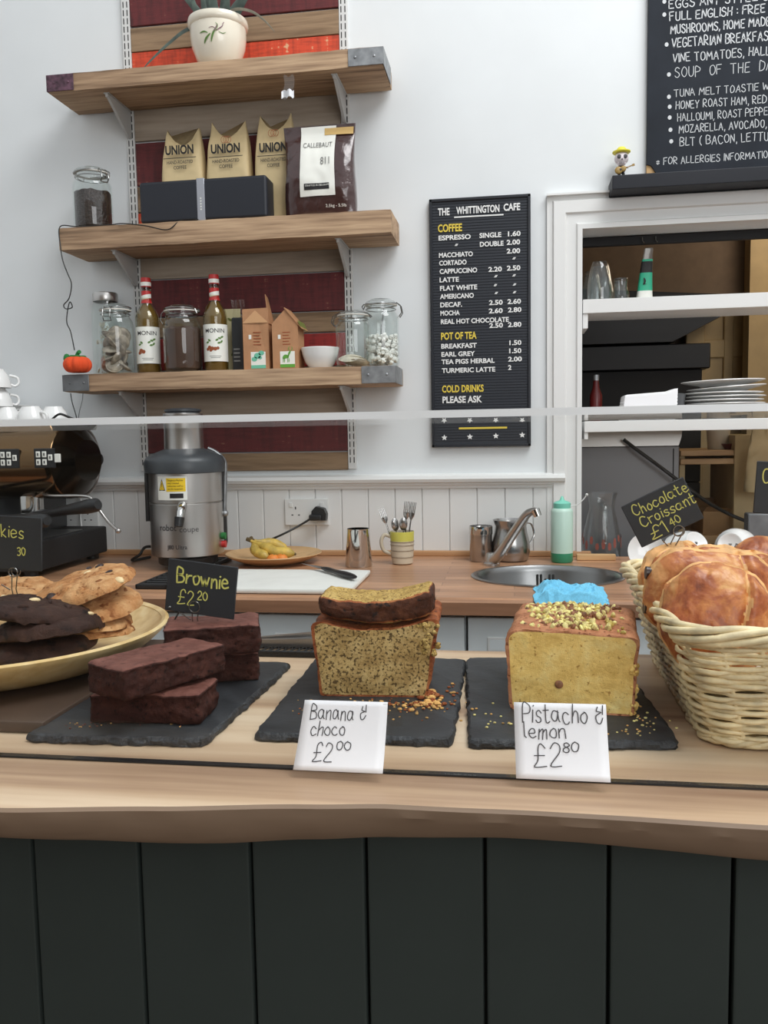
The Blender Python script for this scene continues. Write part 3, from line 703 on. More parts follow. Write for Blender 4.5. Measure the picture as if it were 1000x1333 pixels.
def shelf(zb, zt, xa, xb, lab, capl, capr):
    t = thing('wall_shelf', lab, 'shelf', ((xa + xb) / 2, SF, zb), group='thick wooden wall shelves')
    L = xb - xa; h = zt - zb; D = WY - .0145 - SF
    vs, fs, ax = gridbox(L / 2, D / 2, h / 2, .003, 60, 10, 4)
    vs = [p + V((0, 0, .0015 * nz(p, 9, zb) + .001 * nz(p, 40, 2))) + V((0, .0015 * nz(p, 14, 3), 0)) for p in vs]
    MB().add([(p.x, p.y + D / 2, p.z + h / 2) for p in vs], fs).build('shelf_board', M['shelf'], t, smooth=50)
    for side, mm, lenx in ((-1, capl, .085), (1, capr, .10)):
        if not mm: continue
        x_ = side * L / 2; b = MB()
        xi, xo = x_ - side * lenx, x_ + side * .0025
        b.rbox(min(xi, xo), max(xi, xo), -.0035, -.0012, .002, h - .002, .0008, 1)
        b.rbox(min(x_ + side * .001, xo), max(x_ + side * .001, xo), -.0035, D * .8, .002, h - .002, .0006, 1)
        for q in (.25, .8): b.ball((x_ - side * lenx * q, -.004, h * .5), .004, n=8, k=6, sc=(1, .5, 1))
        b.build('corner_plate', M[mm], t, label='worn metal corner plate')
    for ux in UX:
        x_ = ux - t.location.x; b = MB()
        yb = WY - .0145 - SF
        poly = [(.03, 0), (yb, 0), (yb, -.085), (yb - .018, -.085), (.04, -.012), (.03, -.012)]
        vs = [(x_ - .004, y, z - .0005) for y, z in poly] + [(x_ + .004, y, z - .0005) for y, z in poly]; n = len(poly)
        b.add(vs, [tuple(range(n)), tuple(range(2 * n - 1, n - 1, -1))] + [(i, (i + 1) % n, n + (i + 1) % n, n + i) for i in range(n)])
        b.rbox(x_ - .009, x_ + .009, .028, yb, -.003, -.0004, .0005, 1)
        b.build('bracket', M['bracket'], t, smooth=0, label='pale metal bracket')
    SHELF.append(t); return t
S1, S2, S3 = 2.385, 1.935, 1.491
shelf(2.333, S1, -1.388, -.364, 'top wooden shelf carrying the potted plant, purple plate on its left end', 'purple_metal', 'metal')
shelf(1.868, S2, -1.378, -.348, 'middle wooden shelf carrying the coffee bags and black box', None, None)
shelf(1.437, S3, -1.385, -.343, 'lowest wooden shelf carrying syrup bottles, jars and cartons', 'dark_metal', 'metal')
def on(px, Y, z): return V((at(px, 400, Y).x, Y, z))

# ---- top shelf: plant
p = on(285, 2.58, S1 + .001)
p.x = at(285, 70, 2.58).x
t = thing('potted_plant', 'trailing grey-green plant in a cream glazed pot on the top shelf', 'plant', p)
b = MB(); b.lathe([(.045, 0), (.050, .004), (.066, .03), (.079, .065), (.083, .09), (.0835, .118), (.088, .122), (.0905, .132), (.088, .142), (.081, .145), (.076, .138), (.074, .12), (.001, .118)], 48)
pot = b.build('pot', M['pot'], t)
b = MB()
def potp(u, v, r=.0842):
    a = -PI / 2 + u / .083
    zz = .03 + v; rr = r * (.80 + .2 * min(1, (zz - .0) / .085)) if zz < .085 else r
    prof = [(0, .046), (.03, .0665), (.065, .0795), (.09, .0835), (.12, .084)]
    for (z0, r0), (z1, r1) in zip(prof, prof[1:]):
        if z0 <= zz <= z1: rr = r0 + (r1 - r0) * (zz - z0) / (z1 - z0) + .0012
    return (rr * math.cos(a), rr * math.sin(a), zz)
def stroke(b, pts, th, fn, m):
    p_ = _smooth(pts, 5); N = len(p_); L = []; R = []
    for i in range(N):
        a = V(p_[max(0, i - 1)]); c = V(p_[min(N - 1, i + 1)]); d = (c - a).normalized(); q = V((-d.y, d.x)) * th * (.25 + .75 * math.sin(PI * (i + .5) / N)) / 2
        L.append(fn(*(V(p_[i]) + q))); R.append(fn(*(V(p_[i]) - q)))
    b.add(L + R, [(i, N + i, N + i + 1, i + 1) for i in range(N - 1)], m)
for pts, th, m_ in (([(.004, .024), (.012, .045), (.02, .058)], .006, 0), ([(-.02, .022), (-.01, .034), (.004, .045)], .006, 0), ([(-.03, .05), (-.016, .052), (-.004, .047)], .004, 0), ([(.02, .05), (.026, .066), (.02, .074)], .002, 0),
                    ([(.02, .052), (.036, .062), (.042, .07)], .003, 1), ([(.014, .05), (.022, .062), (.026, .07)], .003, 1), ([(.0, .06), (.012, .062), (.022, .054)], .002, 1), ([(.028, .05), (.04, .046), (.05, .05)], .002, 0), ([(.04, .07), (.044, .076)], .003, 1)):
    stroke(b, pts, th, potp, m_)
b.build('painted_flower', [M['leaf_green'], plain('pot_paint_mauve', (128, 96, 104), .5)], pot, label='painted green and mauve sprig')
MB().lathe([(.001, .131), (.05, .133), (.0765, .130)], 24, cap=False).build('soil', M['soil'], t)
def leaf(pts, wd, mat, t):
    pts = _sm3(pts, 6); N = len(pts); vs = []; fs = []
    for i, q in enumerate(pts):
        u = i / (N - 1); w_ = wd * (1 - u) ** .7 * min(1, .55 + u * 3)
        a = pts[max(0, i - 1)]; c = pts[min(N - 1, i + 1)]; d = (c - a).normalized()
        sd = d.cross(V((0, -1, .3))).normalized() if abs(d.z) > .2 or True else V((1, 0, 0))
        if sd.length < .1: sd = V((1, 0, 0))
        up_ = sd.cross(d).normalized()
        vs += [q - sd * w_, q + up_ * w_ * .3, q + sd * w_, q - up_ * w_ * .25]
    for i in range(N - 1):
        for k in range(4): fs.append((i * 4 + k, i * 4 + (k + 1) % 4, i * 4 + 4 + (k + 1) % 4, i * 4 + 4 + k))
    MB().add(vs, fs).build('leaf', mat, t, smooth=80)
for pts, wd, mm in (([(-.04, 0, .13), (-.09, -.02, .12), (-.15, -.02, .085), (-.21, -.02, .04), (-.235, -.02, .018)], .009, 'plant_leaf'),
                    ([(.02, -.03, .14), (.07, -.05, .15), (.12, -.05, .14), (.16, -.05, .11), (.19, -.05, .075)], .007, 'dry_leaf'),
                    ([(-.03, 0, .13), (-.07, 0, .19), (-.12, -.01, .24), (-.17, -.02, .25)], .014, 'plant_leaf'), ([(-.01, 0, .13), (-.03, .01, .21), (-.06, .02, .30), (-.09, .02, .36)], .016, 'plant_leaf'),
                    ([(0, 0, .13), (-.01, -.01, .2), (0, -.02, .3), (.01, -.03, .38)], .018, 'plant_leaf'), ([(.01, 0, .13), (.02, .01, .22), (.03, .02, .32)], .016, 'plant_leaf'),
                    ([(.03, 0, .13), (.06, -.01, .18), (.12, -.02, .22), (.2, -.02, .25)], .016, 'plant_leaf'), ([(.03, .02, .13), (.08, .02, .21), (.13, .03, .27)], .015, 'plant_leaf'), ([(-.05, -.02, .13), (-.06, -.03, .18), (-.075, -.03, .23)], .012, 'plant_leaf'),
                    ([(-.02, -.04, .13), (-.025, -.05, .17), (-.03, -.05, .25)], .013, 'plant_leaf'), ([(.04, -.03, .13), (.045, -.04, .18), (.06, -.05, .26)], .013, 'plant_leaf')):
    leaf(pts, wd, M[mm], t)
# scrap of clear tape hanging from the top shelf's front
q = at(376, 112, SF - .002)
b = MB(); b.grid(lambda u, v: (q.x + (u - .5) * .03 + .004 * math.sin(5 * v), SF - .004 - .03 * v * v, q.z + .028 - .075 * v + .004 * math.sin(9 * u)), 8, 10)
o = b.build('tape_scrap', M['tape'], smooth=60)
b = MB(); b.grid(lambda u, v: (q.x + (u - .5) * .036 + .004, SF - .034 + .004 * math.sin(8 * u), q.z - .047 + .02 * v + .006 * abs(math.sin(7 * u))), 10, 4)
b.build('torn_end', M['foil'], o, smooth=60)
tag(o, 'torn scrap of clear tape hanging from the front of the top shelf', 'tape')

# ---- middle shelf
def clip_jar(name, lab, p, r, h, content=None, rz=0, seal='seal', group='glass clip-top jars'):
    t = thing(name, lab, 'jar', p, rz, group)
    nk = r * .80; zs = h * .70
    b = MB(); b.lathe([(.001, .002), (r * .8, .001), (r * .95, .004), (r, .016), (r, zs), (r * .97, zs + h * .05), (r * .86, zs + h * .10), (nk, zs + h * .13), (nk, h * .885), (nk * 1.06, h * .89), (nk * 1.06, h * .905)], 40, cap=False)
    b.build('jar_body', M['jar_glass'], t)
    lid = MB(); lid.lathe([(nk * 1.08, h * .925), (nk * 1.09, h * .95), (nk * 1.0, h * .975), (nk * .8, h * .985), (nk * .75, h * 1.0), (.001, h * 1.002)], 40, cap=False)
    lid.build('lid', M['jug_glass'], t)
    MB().lathe([(nk * .92, h * .908), (nk * 1.14, h * .908), (nk * 1.14, h * .922), (nk * .92, h * .922)], 40, cap=False).build('rubber_seal', M[seal], t)
    k = MB(); R = nk * 1.13
    k.tube([(R * math.cos(a), R * math.sin(a), h * .935 + .004 * math.sin(a)) for a in [2 * PI * i / 32 for i in range(32)]], .0016, 6, closed=True)
    k.tube([(nk * 1.05 * math.cos(a), nk * 1.05 * math.sin(a), h * .855) for a in [2 * PI * i / 32 for i in range(32)]], .0014, 6, closed=True)
    for s_ in (-.012, .012):
        k.tube([(R, s_, h * .945), (R + .012, s_, h * .90), (R + .016, s_, h * .80), (R + .008, s_, h * .74)], .0016, 6)
    k.tube([(R + .008, -.012, h * .74), (R + .008, .012, h * .74)], .0016, 6)
    k.tube([(-R, -.01, h * .94), (-R - .007, -.01, h * .90), (-R - .006, .01, h * .87), (-R, .01, h * .94)], .0016, 6)
    k.build('wire_clip', M['wire_steel'], t)
    return t
def fill(t, r, z0, z1, mat, seed=0, bump=.006, name='filling', label=None):
    b = MB(); n = 36
    prof = [(.001, z0), (r * .75, z0), (r * .95, z0 + .006), (r * .965, z0 + .016)] + [(r * .97, z0 + (z1 - z0) * k / 6) for k in range(1, 7)] + [(r * .9, z1 + .004), (r * .6, z1 + .008), (r * .3, z1 + .01), (.001, z1 + .012)]
    b.lathe(prof, n, cap=False)
    b.v = [tuple(V(v) + V((0, 0, bump * nz(v, 60, seed) * (1 if v[2] > z1 - .02 else 0)))) for v in b.v]
    return b.build(name, mat, t, label=label)
px = lambda x, y, Y, z: V((at(x, y, Y).x, Y, z))
t = clip_jar('clip_jar', 'glass clip jar of dark coffee beans on the middle shelf, far left', px(122, 285, 2.58, S2 + .001), .060, .192, rz=-.5)
fill(t, .057, .006, .115, M['bean'], 2, .008, 'coffee_beans')
UNI = (.028, .105)
def coffee_bag(p, lab, wd, h, dp, red=True, rz=0, cxp=0):
    t = thing('coffee_bag', lab, 'coffee bag', p, rz, 'cream coffee bags')
    def fn(u, v):
        a = 2 * PI * u
        cx, sy = math.cos(a), math.sin(a)
        e = .32
        X = math.copysign(abs(cx) ** e, cx); Y = math.copysign(abs(sy) ** e, sy)
        k = max(0, (v - .62) / .38)
        W_ = wd / 2 * (.95 + .05 * math.sin(PI * min(1, v * 1.6))) * (1 - .20 * k ** 1.5); D_ = dp / 2 * (1 - .80 * k ** 1.4) * (.92 + .08 * math.sin(PI * min(1, v * 1.5)))
        z = h * v
        ear = k ** 1.6
        z += ear * .052 * (abs(X) ** 1.8 - .7) - .010 * k * k
        pt = V((X * W_, Y * D_, z))
        pt += V((0, 1, 0)) * (.004 * nz((X * .06, Y * .05 + 1, v * .25), 22, p.x * 9) * (1 + 2 * k)) * (1 - (v < .02))
        return pt
    b = MB(); b.grid(fn, 48, 40, closed_u=True)
    top = [fn(i / 48, 1) for i in range(48)]; b.add(top, [tuple(range(48))])
    bot = [fn(i / 48, 0) for i in range(48)]; b.add(bot, [tuple(range(48))])
    b.build('bag', M['kraft_bag'], t, smooth=60)
    yf = -dp / 2 - .0045
    c = MB(); fl = lambda x0, z0: (lambda u, v: (x0 + u, yf, z0 + v))
    wu = wd * .66; zu = at(cxp, 201 - (cxp - 241) * .03, 2.6).z - S2
    c.text('UNION', fl(-wu / 2, zu), .027, wu, weight=.035)
    c.box(-wu * .58, wu * .58, yf, yf + .0004, zu - .0125, zu - .0105)
    c.text('HAND-ROASTED', fl(-wu * .46, zu - .029), .0105, wu * .92, weight=.01)
    c.text('COFFEE', fl(-wu * .23, zu - .045), .0105, wu * .46, weight=.01)
    c.build('lettering', M['ink_black'], t, smooth=0)
    if red:
        s_ = MB(); yt = -dp / 2 * .62 - .008
        for k_ in range(3):
            cx_ = (-.008, 0, .008)[k_]
            s_.tube([(cx_ + .008 * math.cos(a), yt - .002 + .004 * (0), h * .82 + .010 * math.sin(a)) for a in [2 * PI * i / 14 for i in range(14)]], .0008, 4, closed=True)
        s_.build('printed_emblem', plain('red_brown_print', (176, 108, 74), .6), t, label='small red line emblem')
    return t
for cx, w_, h_, red, lab, Y_ in ((241, .138, .305, False, 'cream coffee bag behind the black box, leftmost of three', 2.638), (300, .140, .318, True, 'cream coffee bag behind the black box, middle of three', 2.638), (361, .130, .330, True, 'cream coffee bag half hidden by the brown foil pouch, rightmost of three', 2.640)):
    coffee_bag(px(cx, 220, Y_, S2 + .001), lab, w_, h_, .076, red, 0, cx)
# dark box with silver band
xa, xb = at(181, 255, 2.51).x, at(347, 250, 2.51).x
t = thing('gift_box', 'dark navy box with a silver band lying in front of the coffee bags', 'box', ((xa + xb) / 2, 2.553, S2 + .001))
W2 = (xb - xa) / 2
b = MB(); b.rbox(-W2, W2, -.042, .042, 0, .122, .009, 3); b.build('box_body', M['gift_black'], t)
s_ = MB(); sx_ = at(261, 250, 2.51).x - t.location.x
s_.rbox(sx_ - .0125, sx_ + .0125, -.0428, .0428, -.0004, .1228, .0012, 1); s_.build('band', M['silver_band'], t, label='silver paper band')
c = MB()
for k in range(5): c.box(sx_ - .002, sx_ + .002, -.0432, -.0429, .03 + k * .008, .034 + k * .008)
c.build('band_mark', M['label_white'], t, smooth=0)
# brown foil chocolate pouch
xa, xb = at(369, 240, 2.56).x, at(462, 240, 2.56).x
pw = xb - xa; ph = at(415, 161, 2.565).z - S2
t = thing('foil_pouch', 'shiny brown foil pouch with white label beside the coffee bags', 'pouch', ((xa + xb) / 2, 2.585, S2 + .001))
def fn(u, v):
    a = 2 * PI * u; cx, sy = math.cos(a), math.sin(a)
    X = math.copysign(abs(cx) ** .4, cx); Y = math.copysign(abs(sy) ** .7, sy)
    bulge = math.sin(PI * min(1, .12 + v * .95)) ** .6 if v < .93 else .12
    D_ = .040 * max(.06, bulge * (1 - v ** 5)); W_ = pw / 2 * (1 - .02 * math.sin(PI * v) + .02 * math.sin(7 * v))
    pt = V((X * W_, Y * D_, ph * v))
    if v > .02: pt.y += .006 * nz((X * .1, v * .22, .02), 18, 3) * (1 - v ** 4) + .0016 * nz((X * .1, v * .22, .3), 45, 8) * (1 - v ** 6)
    return pt
b = MB(); b.grid(fn, 72, 60, closed_u=True); b.add([fn(i / 72, 1) for i in range(72)], [tuple(range(72))]); b.add([fn(i / 72, 0) for i in range(72)], [tuple(range(72))])
pb = b.build('pouch_body', M['choc_bag'], t, smooth=60)
def front(x, v):   # point on the pouch front at width fraction x (-1..1), height fraction v
    X = max(-.995, min(.995, x)); cx = math.copysign(abs(X) ** 2.5, X); a = -math.acos(cx); q_ = fn(a / (2 * PI) % 1, v); return q_ + V((0, -.0030, 0))
lb = MB(); lb.grid(lambda u, v: front(-.50 + u * .98, .22 + v * .765), 24, 40); lb.build('label', M['label_white'], t, smooth=60, label='white front label')
lb = MB(); lb.grid(lambda u, v: front(.16 + u * .80, .885 + v * .075) + V((0, -.0012, 0)), 16, 6); lb.build('seal_tape', M['label_cream'], t, smooth=60, label='gold strip along the top')
lb = MB(); lb.grid(lambda u, v: front(-.38 + u * .70, .285 + v * .065) + V((0, -.001, 0)), 16, 4); lb.build('dark_strip', M['ink_black'], t, smooth=60)
c = MB(); fm = lambda x0, v0: (lambda u, v: front(x0 + u / (pw / 2), v0 + v / ph) + V((0, -.0018, 0)))
c.text('CALLEBAUT', fm(-.42, .745), .016, pw * .41)
c.build('lettering', M['tile_grey'], t, smooth=0); c = MB(); c.text('811', fm(.08, .55), .023, pw * .13)
c.build('lettering', M['tile_grey'], t, smooth=0)
c = MB(); c.text('CRAFTED IN BELGIUM', fm(-.35, .32), .0052, pw * .33); c.build('pale_lettering', M['label_white'], t, smooth=0); c = MB(); c.text('2.5kg - 5.5lb', fm(.20, .10), .0085, pw * .28)
c.build('pale_lettering', M['label_white'], t, smooth=0)
# black cable along the front of the middle shelf, knotted, dropping past the pumpkin
def cable(name, pts, r, lab, mat, cat='cable', cut=6):
    o = MB().tube(_sm3(pts, cut), r, 6).build(name, mat, smooth=60); tag(o, lab, cat); return o
Y_ = SF - .006
cp = [V((at(258, 284, 2.507).x, 2.508, S2 + .0035)), V((at(235, 290, SF).x, SF + .004, S2 + .003))] + [at(x, y, Y_) for x, y in ((218, 299), (190, 294), (160, 291))] + [V((at(140, 291, SF).x, SF + .01, S2 + .003)), V((at(100, 297, SF).x, SF + .01, S2 + .003)), V((-1.372, SF + .002, S2 + .004))] + [at(x, y, Y_) for x, y in ((79, 322), (82, 340), (88, 356), (93, 370), (90, 388), (83, 397), (86, 402), (94, 400), (91, 393), (88, 404), (87, 420), (92, 432), (97, 456))]
cable('hanging_cable', cp, .0017, 'thin black cable knotted and hanging from the middle shelf to the pumpkin', M['wire_black'])

# ---- lowest shelf
t = thing('storage_jar', 'tall screw-top glass jar behind the jar of tea bags, lowest shelf', 'jar', px(139, 430, 2.642, S3 + .001))
MB().lathe([(.001, .002), (.042, .001), (.047, .008), (.047, .20), (.042, .225), (.037, .235), (.037, .255)], 36, cap=False).build('jar_body', M['jar_glass'], t)
MB().lathe([(.0385, .238), (.040, .242), (.040, .262), (.038, .266), (.001, .267)], 36, cap=False).build('lid', M['brushed'], t, label='grey metal screw lid')
b = MB()
for k in range(26):
    a = random.uniform(0, 6.28); rr = random.uniform(0, .030); b.tube([(rr * math.cos(a) + .008 * math.cos(q + k), rr * math.sin(a) + .008 * math.sin(q) * math.sin(k), .012 + k * .0062 + .006 * math.sin(q * 2)) for q in [2 * PI * i / 12 for i in range(12)]], .002, 5, closed=True)
b.build('filling', M['pale_teabag'], t)['kind'] = 'stuff'
t = clip_jar('clip_jar', 'glass clip jar packed with grey tea bags near the pumpkin, lowest shelf', px(153, 470, 2.555, S3 + .001), .053, .214, rz=-PI / 2)
def teabag(t, c, r, rot, mat):
    mx = Matrix.Translation(c) @ Euler(rot).to_matrix().to_4x4()
    b = MB(); b.ball((0, 0, 0), r, 0, 18, 8, (1, 1, .28)); b.v = [tuple(mx @ V(v)) for v in b.v]
    b.lathe([(r * .9, -.0006), (r * 1.12, 0), (r * .9, .0006)], 18, mx=mx, cap=False)
    return b.build('tea_bag', mat, t)
for k in range(20):
    z = .022 + (k // 4) * .024; a = k * 1.66; teabag(t, V((.021 * math.cos(a), .021 * math.sin(a), z + random.uniform(0, .006))), .0245, (random.uniform(-1.2, 1.2), random.uniform(-1.2, 1.2), random.uniform(0, 3)), M['teabag'])
def syrup(p, lab, berries):
    t = thing('syrup_bottle', lab, 'bottle', p, math.atan2(-p.x, p.y) * .8, 'syrup bottles')
    r = .0375
    MB().lathe([(.001, .001), (r * .9, .001), (r, .006), (r, .165), (r * .97, .178), (r * .8, .195), (r * .5, .212), (.0165, .222), (.0145, .25), (.0145, .272)], 36, cap=False).build('bottle_glass', M['syrup'], t)
    MB().lathe([(.001, .004), (r * .86, .004), (r * .93, .01), (r * .93, .163), (r * .86, .18), (r * .6, .2), (.012, .217), (.001, .218)], 32, cap=False).build('syrup', M['syrup_liquid'], t)
    MB().lathe([(.0152, .268), (.0158, .270), (.0158, .294), (.0150, .297), (.001, .298)], 28, m=0, cap=False).build('cap', M['red_cap'], t, label='red cap')
    MB().lathe([(.0163, .271), (.0163, .283)], 28, cap=False).build('cap_band', M['label_white'], t)
    a0, a1 = -PI / 2 - 1.35, -PI / 2 + 1.35
    nk = MB(); nk.lathe([(.0175, .218), (.0152, .232), (.0152, .256)], 24, a0=a0, a1=a1, m=0, cap=False)
    vs = []
    for i in range(25):
        a = a0 + (a1 - a0) * i / 24; zz = .237 + .004 * (i - 12) / 12
        vs.append((.0156 * math.cos(a), .0156 * math.sin(a), zz - .006)); vs.append((.0156 * math.cos(a), .0156 * math.sin(a), zz + .007))
    nk.add(vs, [(2 * i, 2 * i + 2, 2 * i + 3, 2 * i + 1) for i in range(24)], 1)
    nk.build('neck_label', [M['red_cap'], M['label_white']], t, label='red and white neck label')
    rl = r + .0006
    MB().lathe([(rl, .03), (rl, .143)], 28, a0=a0, a1=a1, cap=False).build('label', M['label_white'], t, label='white paper label')
    wr = lambda u0, v0: (lambda u, v: ((rl + .0005) * math.cos(-PI / 2 + (u0 + u) / rl), (rl + .0005) * math.sin(-PI / 2 + (u0 + u) / rl), v0 + v))
    c = MB(); c.text('MONIN', wr(-.031, .117), .0135, .062, weight=.006); c.build('lettering', M['ink_black'], t, smooth=0)
    c = MB()
    for (u, v, a, m_) in ((.006, .095, .5, 0), (.014, .1, -.3, 0), (.020, .09, .9, 0), (.012, .086, .2, 0), (.022, .104, .4, 0), (-.018, .094, -.6, 0), (-.024, .088, .3, 0)):
        L = .010; pts = [(u + L * math.cos(a) * q, v + L * math.sin(a) * q) for q in (-.5, 0, .5)]; stroke(c, pts, .006, wr(0, 0), m_)
    for (u, v, r_) in berries:
        f_ = wr(u, v); c.add([f_(r_ * math.cos(2 * PI * i / 12), r_ * math.sin(2 * PI * i / 12)) for i in range(12)], [tuple(range(12))], 1)
    c.build('printed_picture', [M['leaf_green'], M['nut_brown']], t, smooth=0, label='printed leaves and nuts')
    c = MB()
    for v, w_ in ((.040, .03), (.045, .036)): c.add([wr(-w_ / 2 + w_ * q, v)(0, e) for e in (0, .0015) for q in (0, .25, .5, .75, 1)], [(i, i + 1, 6 + i, 5 + i) for i in range(4)])
    c.build('small_print', M['tile_grey'], t, smooth=0)
syrup(px(194, 470, 2.585, S3 + .001), 'syrup bottle with white label left of the dark cocoa jar, lowest shelf', [(-.020, .068, .0075), (-.012, .066, .006), (-.026, .062, .005)])
syrup(px(282, 470, 2.585, S3 + .001), 'syrup bottle with white label right of the dark cocoa jar, lowest shelf', [(-.018, .072, .006), (-.009, .069, .006), (0, .068, .006), (-.024, .067, .005), (.008, .070, .005), (-.014, .064, .005)])
t = clip_jar('clip_jar', 'big glass clip jar of dark cocoa powder between the two syrup bottles', px(239, 470, 2.575, S3 + .001), .0595, .205, rz=PI - .2)
fill(t, .057, .006, .13, M['cocoa'], 4, .01, 'cocoa')
t = thing('tea_packet', 'cream packet with an olive leaf pattern behind the right syrup bottle', 'packet', px(301, 470, 2.645, S3 + .001))
b = MB(); b.grid(lambda u, v: (math.copysign(abs(math.cos(2 * PI * u)) ** .5, math.cos(2 * PI * u)) * .036, math.sin(2 * PI * u) * .022 * (1 - .85 * v), .20 * v), 28, 16, closed_u=True); b.build('packet_body', M['olive_pack'], t, smooth=60)
c = MB()
for k in range(12):
    u, v = random.uniform(-.028, .03), random.uniform(.02, .17); a = random.uniform(0, 3); stroke(c, [(u - .008 * math.cos(a), v - .008 * math.sin(a)), (u, v), (u + .008 * math.cos(a), v + .008 * math.sin(a))], .007, lambda p_, q_: (p_, -.0235 * (1 - .85 * q_ / .2) - .0008, q_), 0)
c.build('leaf_print', M['olive'], t, smooth=0)
t = thing('foil_packet', 'slim black packet with clear top left of the kraft cartons', 'packet', px(312, 470, 2.600, S3 + .001))
MB().rbox(-.018, .018, -.018, .018, 0, .165, .005).build('packet_body', M['black_plastic'], t)
b = MB(); b.grid(lambda u, v: ((u - .5) * .044, .004 * math.sin(6 * u) + .012 * (1 - v), .166 + .055 * v), 10, 8); b.build('packet_top', M['tape'], t, smooth=60, label='clear crumpled top')
c = MB()
for k in range(4): c.box(-.012, .008, -.0185, -.018, .03 + k * .012, .034 + k * .012)
c.build('small_print', M['tile_grey'], t, smooth=0)
def carton(p, lab, green, wd, h, dp, tall):
    t = thing('tea_carton', lab, 'carton', p, 0, 'kraft tea cartons')
    hb = h * .76; b = MB()
    w_ = wd / 2
    b.add([(-w_, 0, 0), (w_, 0, 0), (w_, dp, 0), (-w_, dp, 0), (-w_, 0, hb), (w_, 0, hb), (w_, dp, hb), (-w_, dp, hb), (0, 0 if not tall else .004, h * .985), (0, dp, h * .985)],
          [(0, 1, 5, 8, 4), (3, 2, 6, 9, 7), (1, 2, 6, 5), (0, 3, 7, 4), (0, 1, 2, 3), (4, 8, 9, 7), (5, 6, 9, 8)])
    b.build('carton_body', M['kraft'], t, smooth=0)
    fl = MB()
    if tall:
        fl.add([(w_ + .0005, -.001, hb - .003), (w_ + .0005, dp, hb - .003), (w_ * .6, dp * .8, h * 1.20), (w_ * .75, .006, h * 1.22), (w_ + .002, -.001, hb - .003), (w_ + .002, dp, hb - .003), (w_ * .6 + .0015, dp * .8, h * 1.20), (w_ * .75 + .0015, .006, h * 1.22)], [(0, 1, 2, 3), (4, 7, 6, 5), (0, 3, 7, 4), (3, 2, 6, 7), (2, 1, 5, 6)])
        fl.add([(-w_, -.0012, hb), (w_, -.0012, hb), (0, -.0012, h * .965)], [(0, 1, 2)], 1)
        fl.add([(-w_, .001, hb), (w_, .001, hb), (w_, .001, h), (-w_, .001, h * .99)], [(0, 1, 2, 3)])
    else:
        k = 1.06
        fl.add([(-.001, -.004, h * 1.01), (-.001, dp + .004, h * 1.01), (w_ * 1.3, dp + .004, hb - h * .10), (w_ * 1.3, -.004, hb - h * .10), (.001, -.004, h * 1.02), (.001, dp + .004, h * 1.02), (w_ * 1.3 + .002, dp + .004, hb - h * .10), (w_ * 1.3 + .002, -.004, hb - h * .10)], [(0, 1, 2, 3), (4, 7, 6, 5), (0, 3, 7, 4), (2, 1, 5, 6), (3, 2, 6, 7)])
        fl.add([(w_ * 1.31, -.005, hb - h * .11), (w_ * 1.31, dp + .005, hb - h * .11), (w_ * 1.02, dp + .005, hb + h * .04), (w_ * 1.02, -.005, hb + h * .04)], [(0, 1, 2, 3)], 2)
    fl.build('lid_flap', [M['kraft'], M['kraft_light'], M['olive']], t, smooth=0)
    y = -.0006; c = MB()
    c.box(-w_ * .42, w_ * .72, y, 0, h * .02, h * .29, 0); c.box(-w_ * .42, w_ * .72, y - .0003, y, h * .02, h * .075, 1)
    fl_ = lambda u, v: (u, y - .0005, v)
    if green:   # leaping deer outline blob
        stroke(c, [(-.008, .03), (0, .036), (.010, .034)], .012, fl_, 1); stroke(c, [(.008, .036), (.012, .046), (.016, .052)], .006, fl_, 1)
        for x_ in (-.008, -.004, .006, .010): stroke(c, [(x_, .032), (x_ + .001, .024), (x_, .018)], .0022, fl_, 1)
        stroke(c, [(.014, .052), (.010, .060), (.014, .066)], .002, fl_, 1); stroke(c, [(.016, .052), (.021, .058), (.020, .066)], .002, fl_, 1)
    else:
        for (u, v, r_) in ((-.006, .032, .009), (.004, .042, .011), (.016, .050, .009), (.012, .036, .006)): c.add([fl_(u + r_ * math.cos(2 * PI * i / 14), v + r_ * .8 * math.sin(2 * PI * i / 14)) for i in range(14)], [tuple(range(14))], 1)
    c.build('picture_label', [M['label_white'], M['print_green'] if green else M['mint']], t, smooth=0, label='small picture label')
    c = MB()
    for k in range(5): c.box(-w_ * .2, w_ * (.3 if k % 2 else .4), y, 0, h * (.40 + k * .05), h * (.415 + k * .05), 0)
    c.box(-w_ * .55, -w_ * .35, y, 0, h * .50, h * .57, 1)
    c.build('small_print', [M['nut_brown'], M['label_white']], t, smooth=0)
z3 = S3 + .001
h1 = at(334, 396, 2.545).z - S3
carton(px(334, 470, 2.545, z3), 'kraft carton with mint label and raised flap, left of the pair', False, .081, .185, .068, True)
carton(px(372, 470, 2.535, z3), 'kraft carton with green deer label, right of the pair', True, .080, .178, .075, False)
t = thing('white_bowl', 'plain white bowl beside the kraft cartons, lowest shelf', 'bowl', px(417, 470, 2.57, z3))
MB().lathe([(.001, .004), (.030, .002), (.034, .001), (.036, .004), (.046, .018), (.054, .04), (.0585, .060), (.0575, .0615), (.0555, .060), (.05, .04), (.04, .016), (.001, .012)], 40, cap=False).build('bowl_body', M['china'], t)
t = clip_jar('clip_jar', 'short glass clip jar holding a few pale tea bags, right end of the lowest shelf', px(461, 470, 2.56, z3), .0535, .166, rz=PI)
teabag(t, V((0, -.012, .020)), .034, (.3, 0, 0), M['pale_teabag']); teabag(t, V((.01, .01, .026)), .032, (-.2, .3, 1), M['pale_teabag']); teabag(t, V((-.012, .006, .014)), .032, (.1, -.2, 1), M['pale_teabag'])
t = clip_jar('clip_jar', 'taller glass clip jar of white marshmallows with a scoop, right end of the lowest shelf', px(497, 470, 2.628, z3), .055, .207, rz=0)
b = MB()
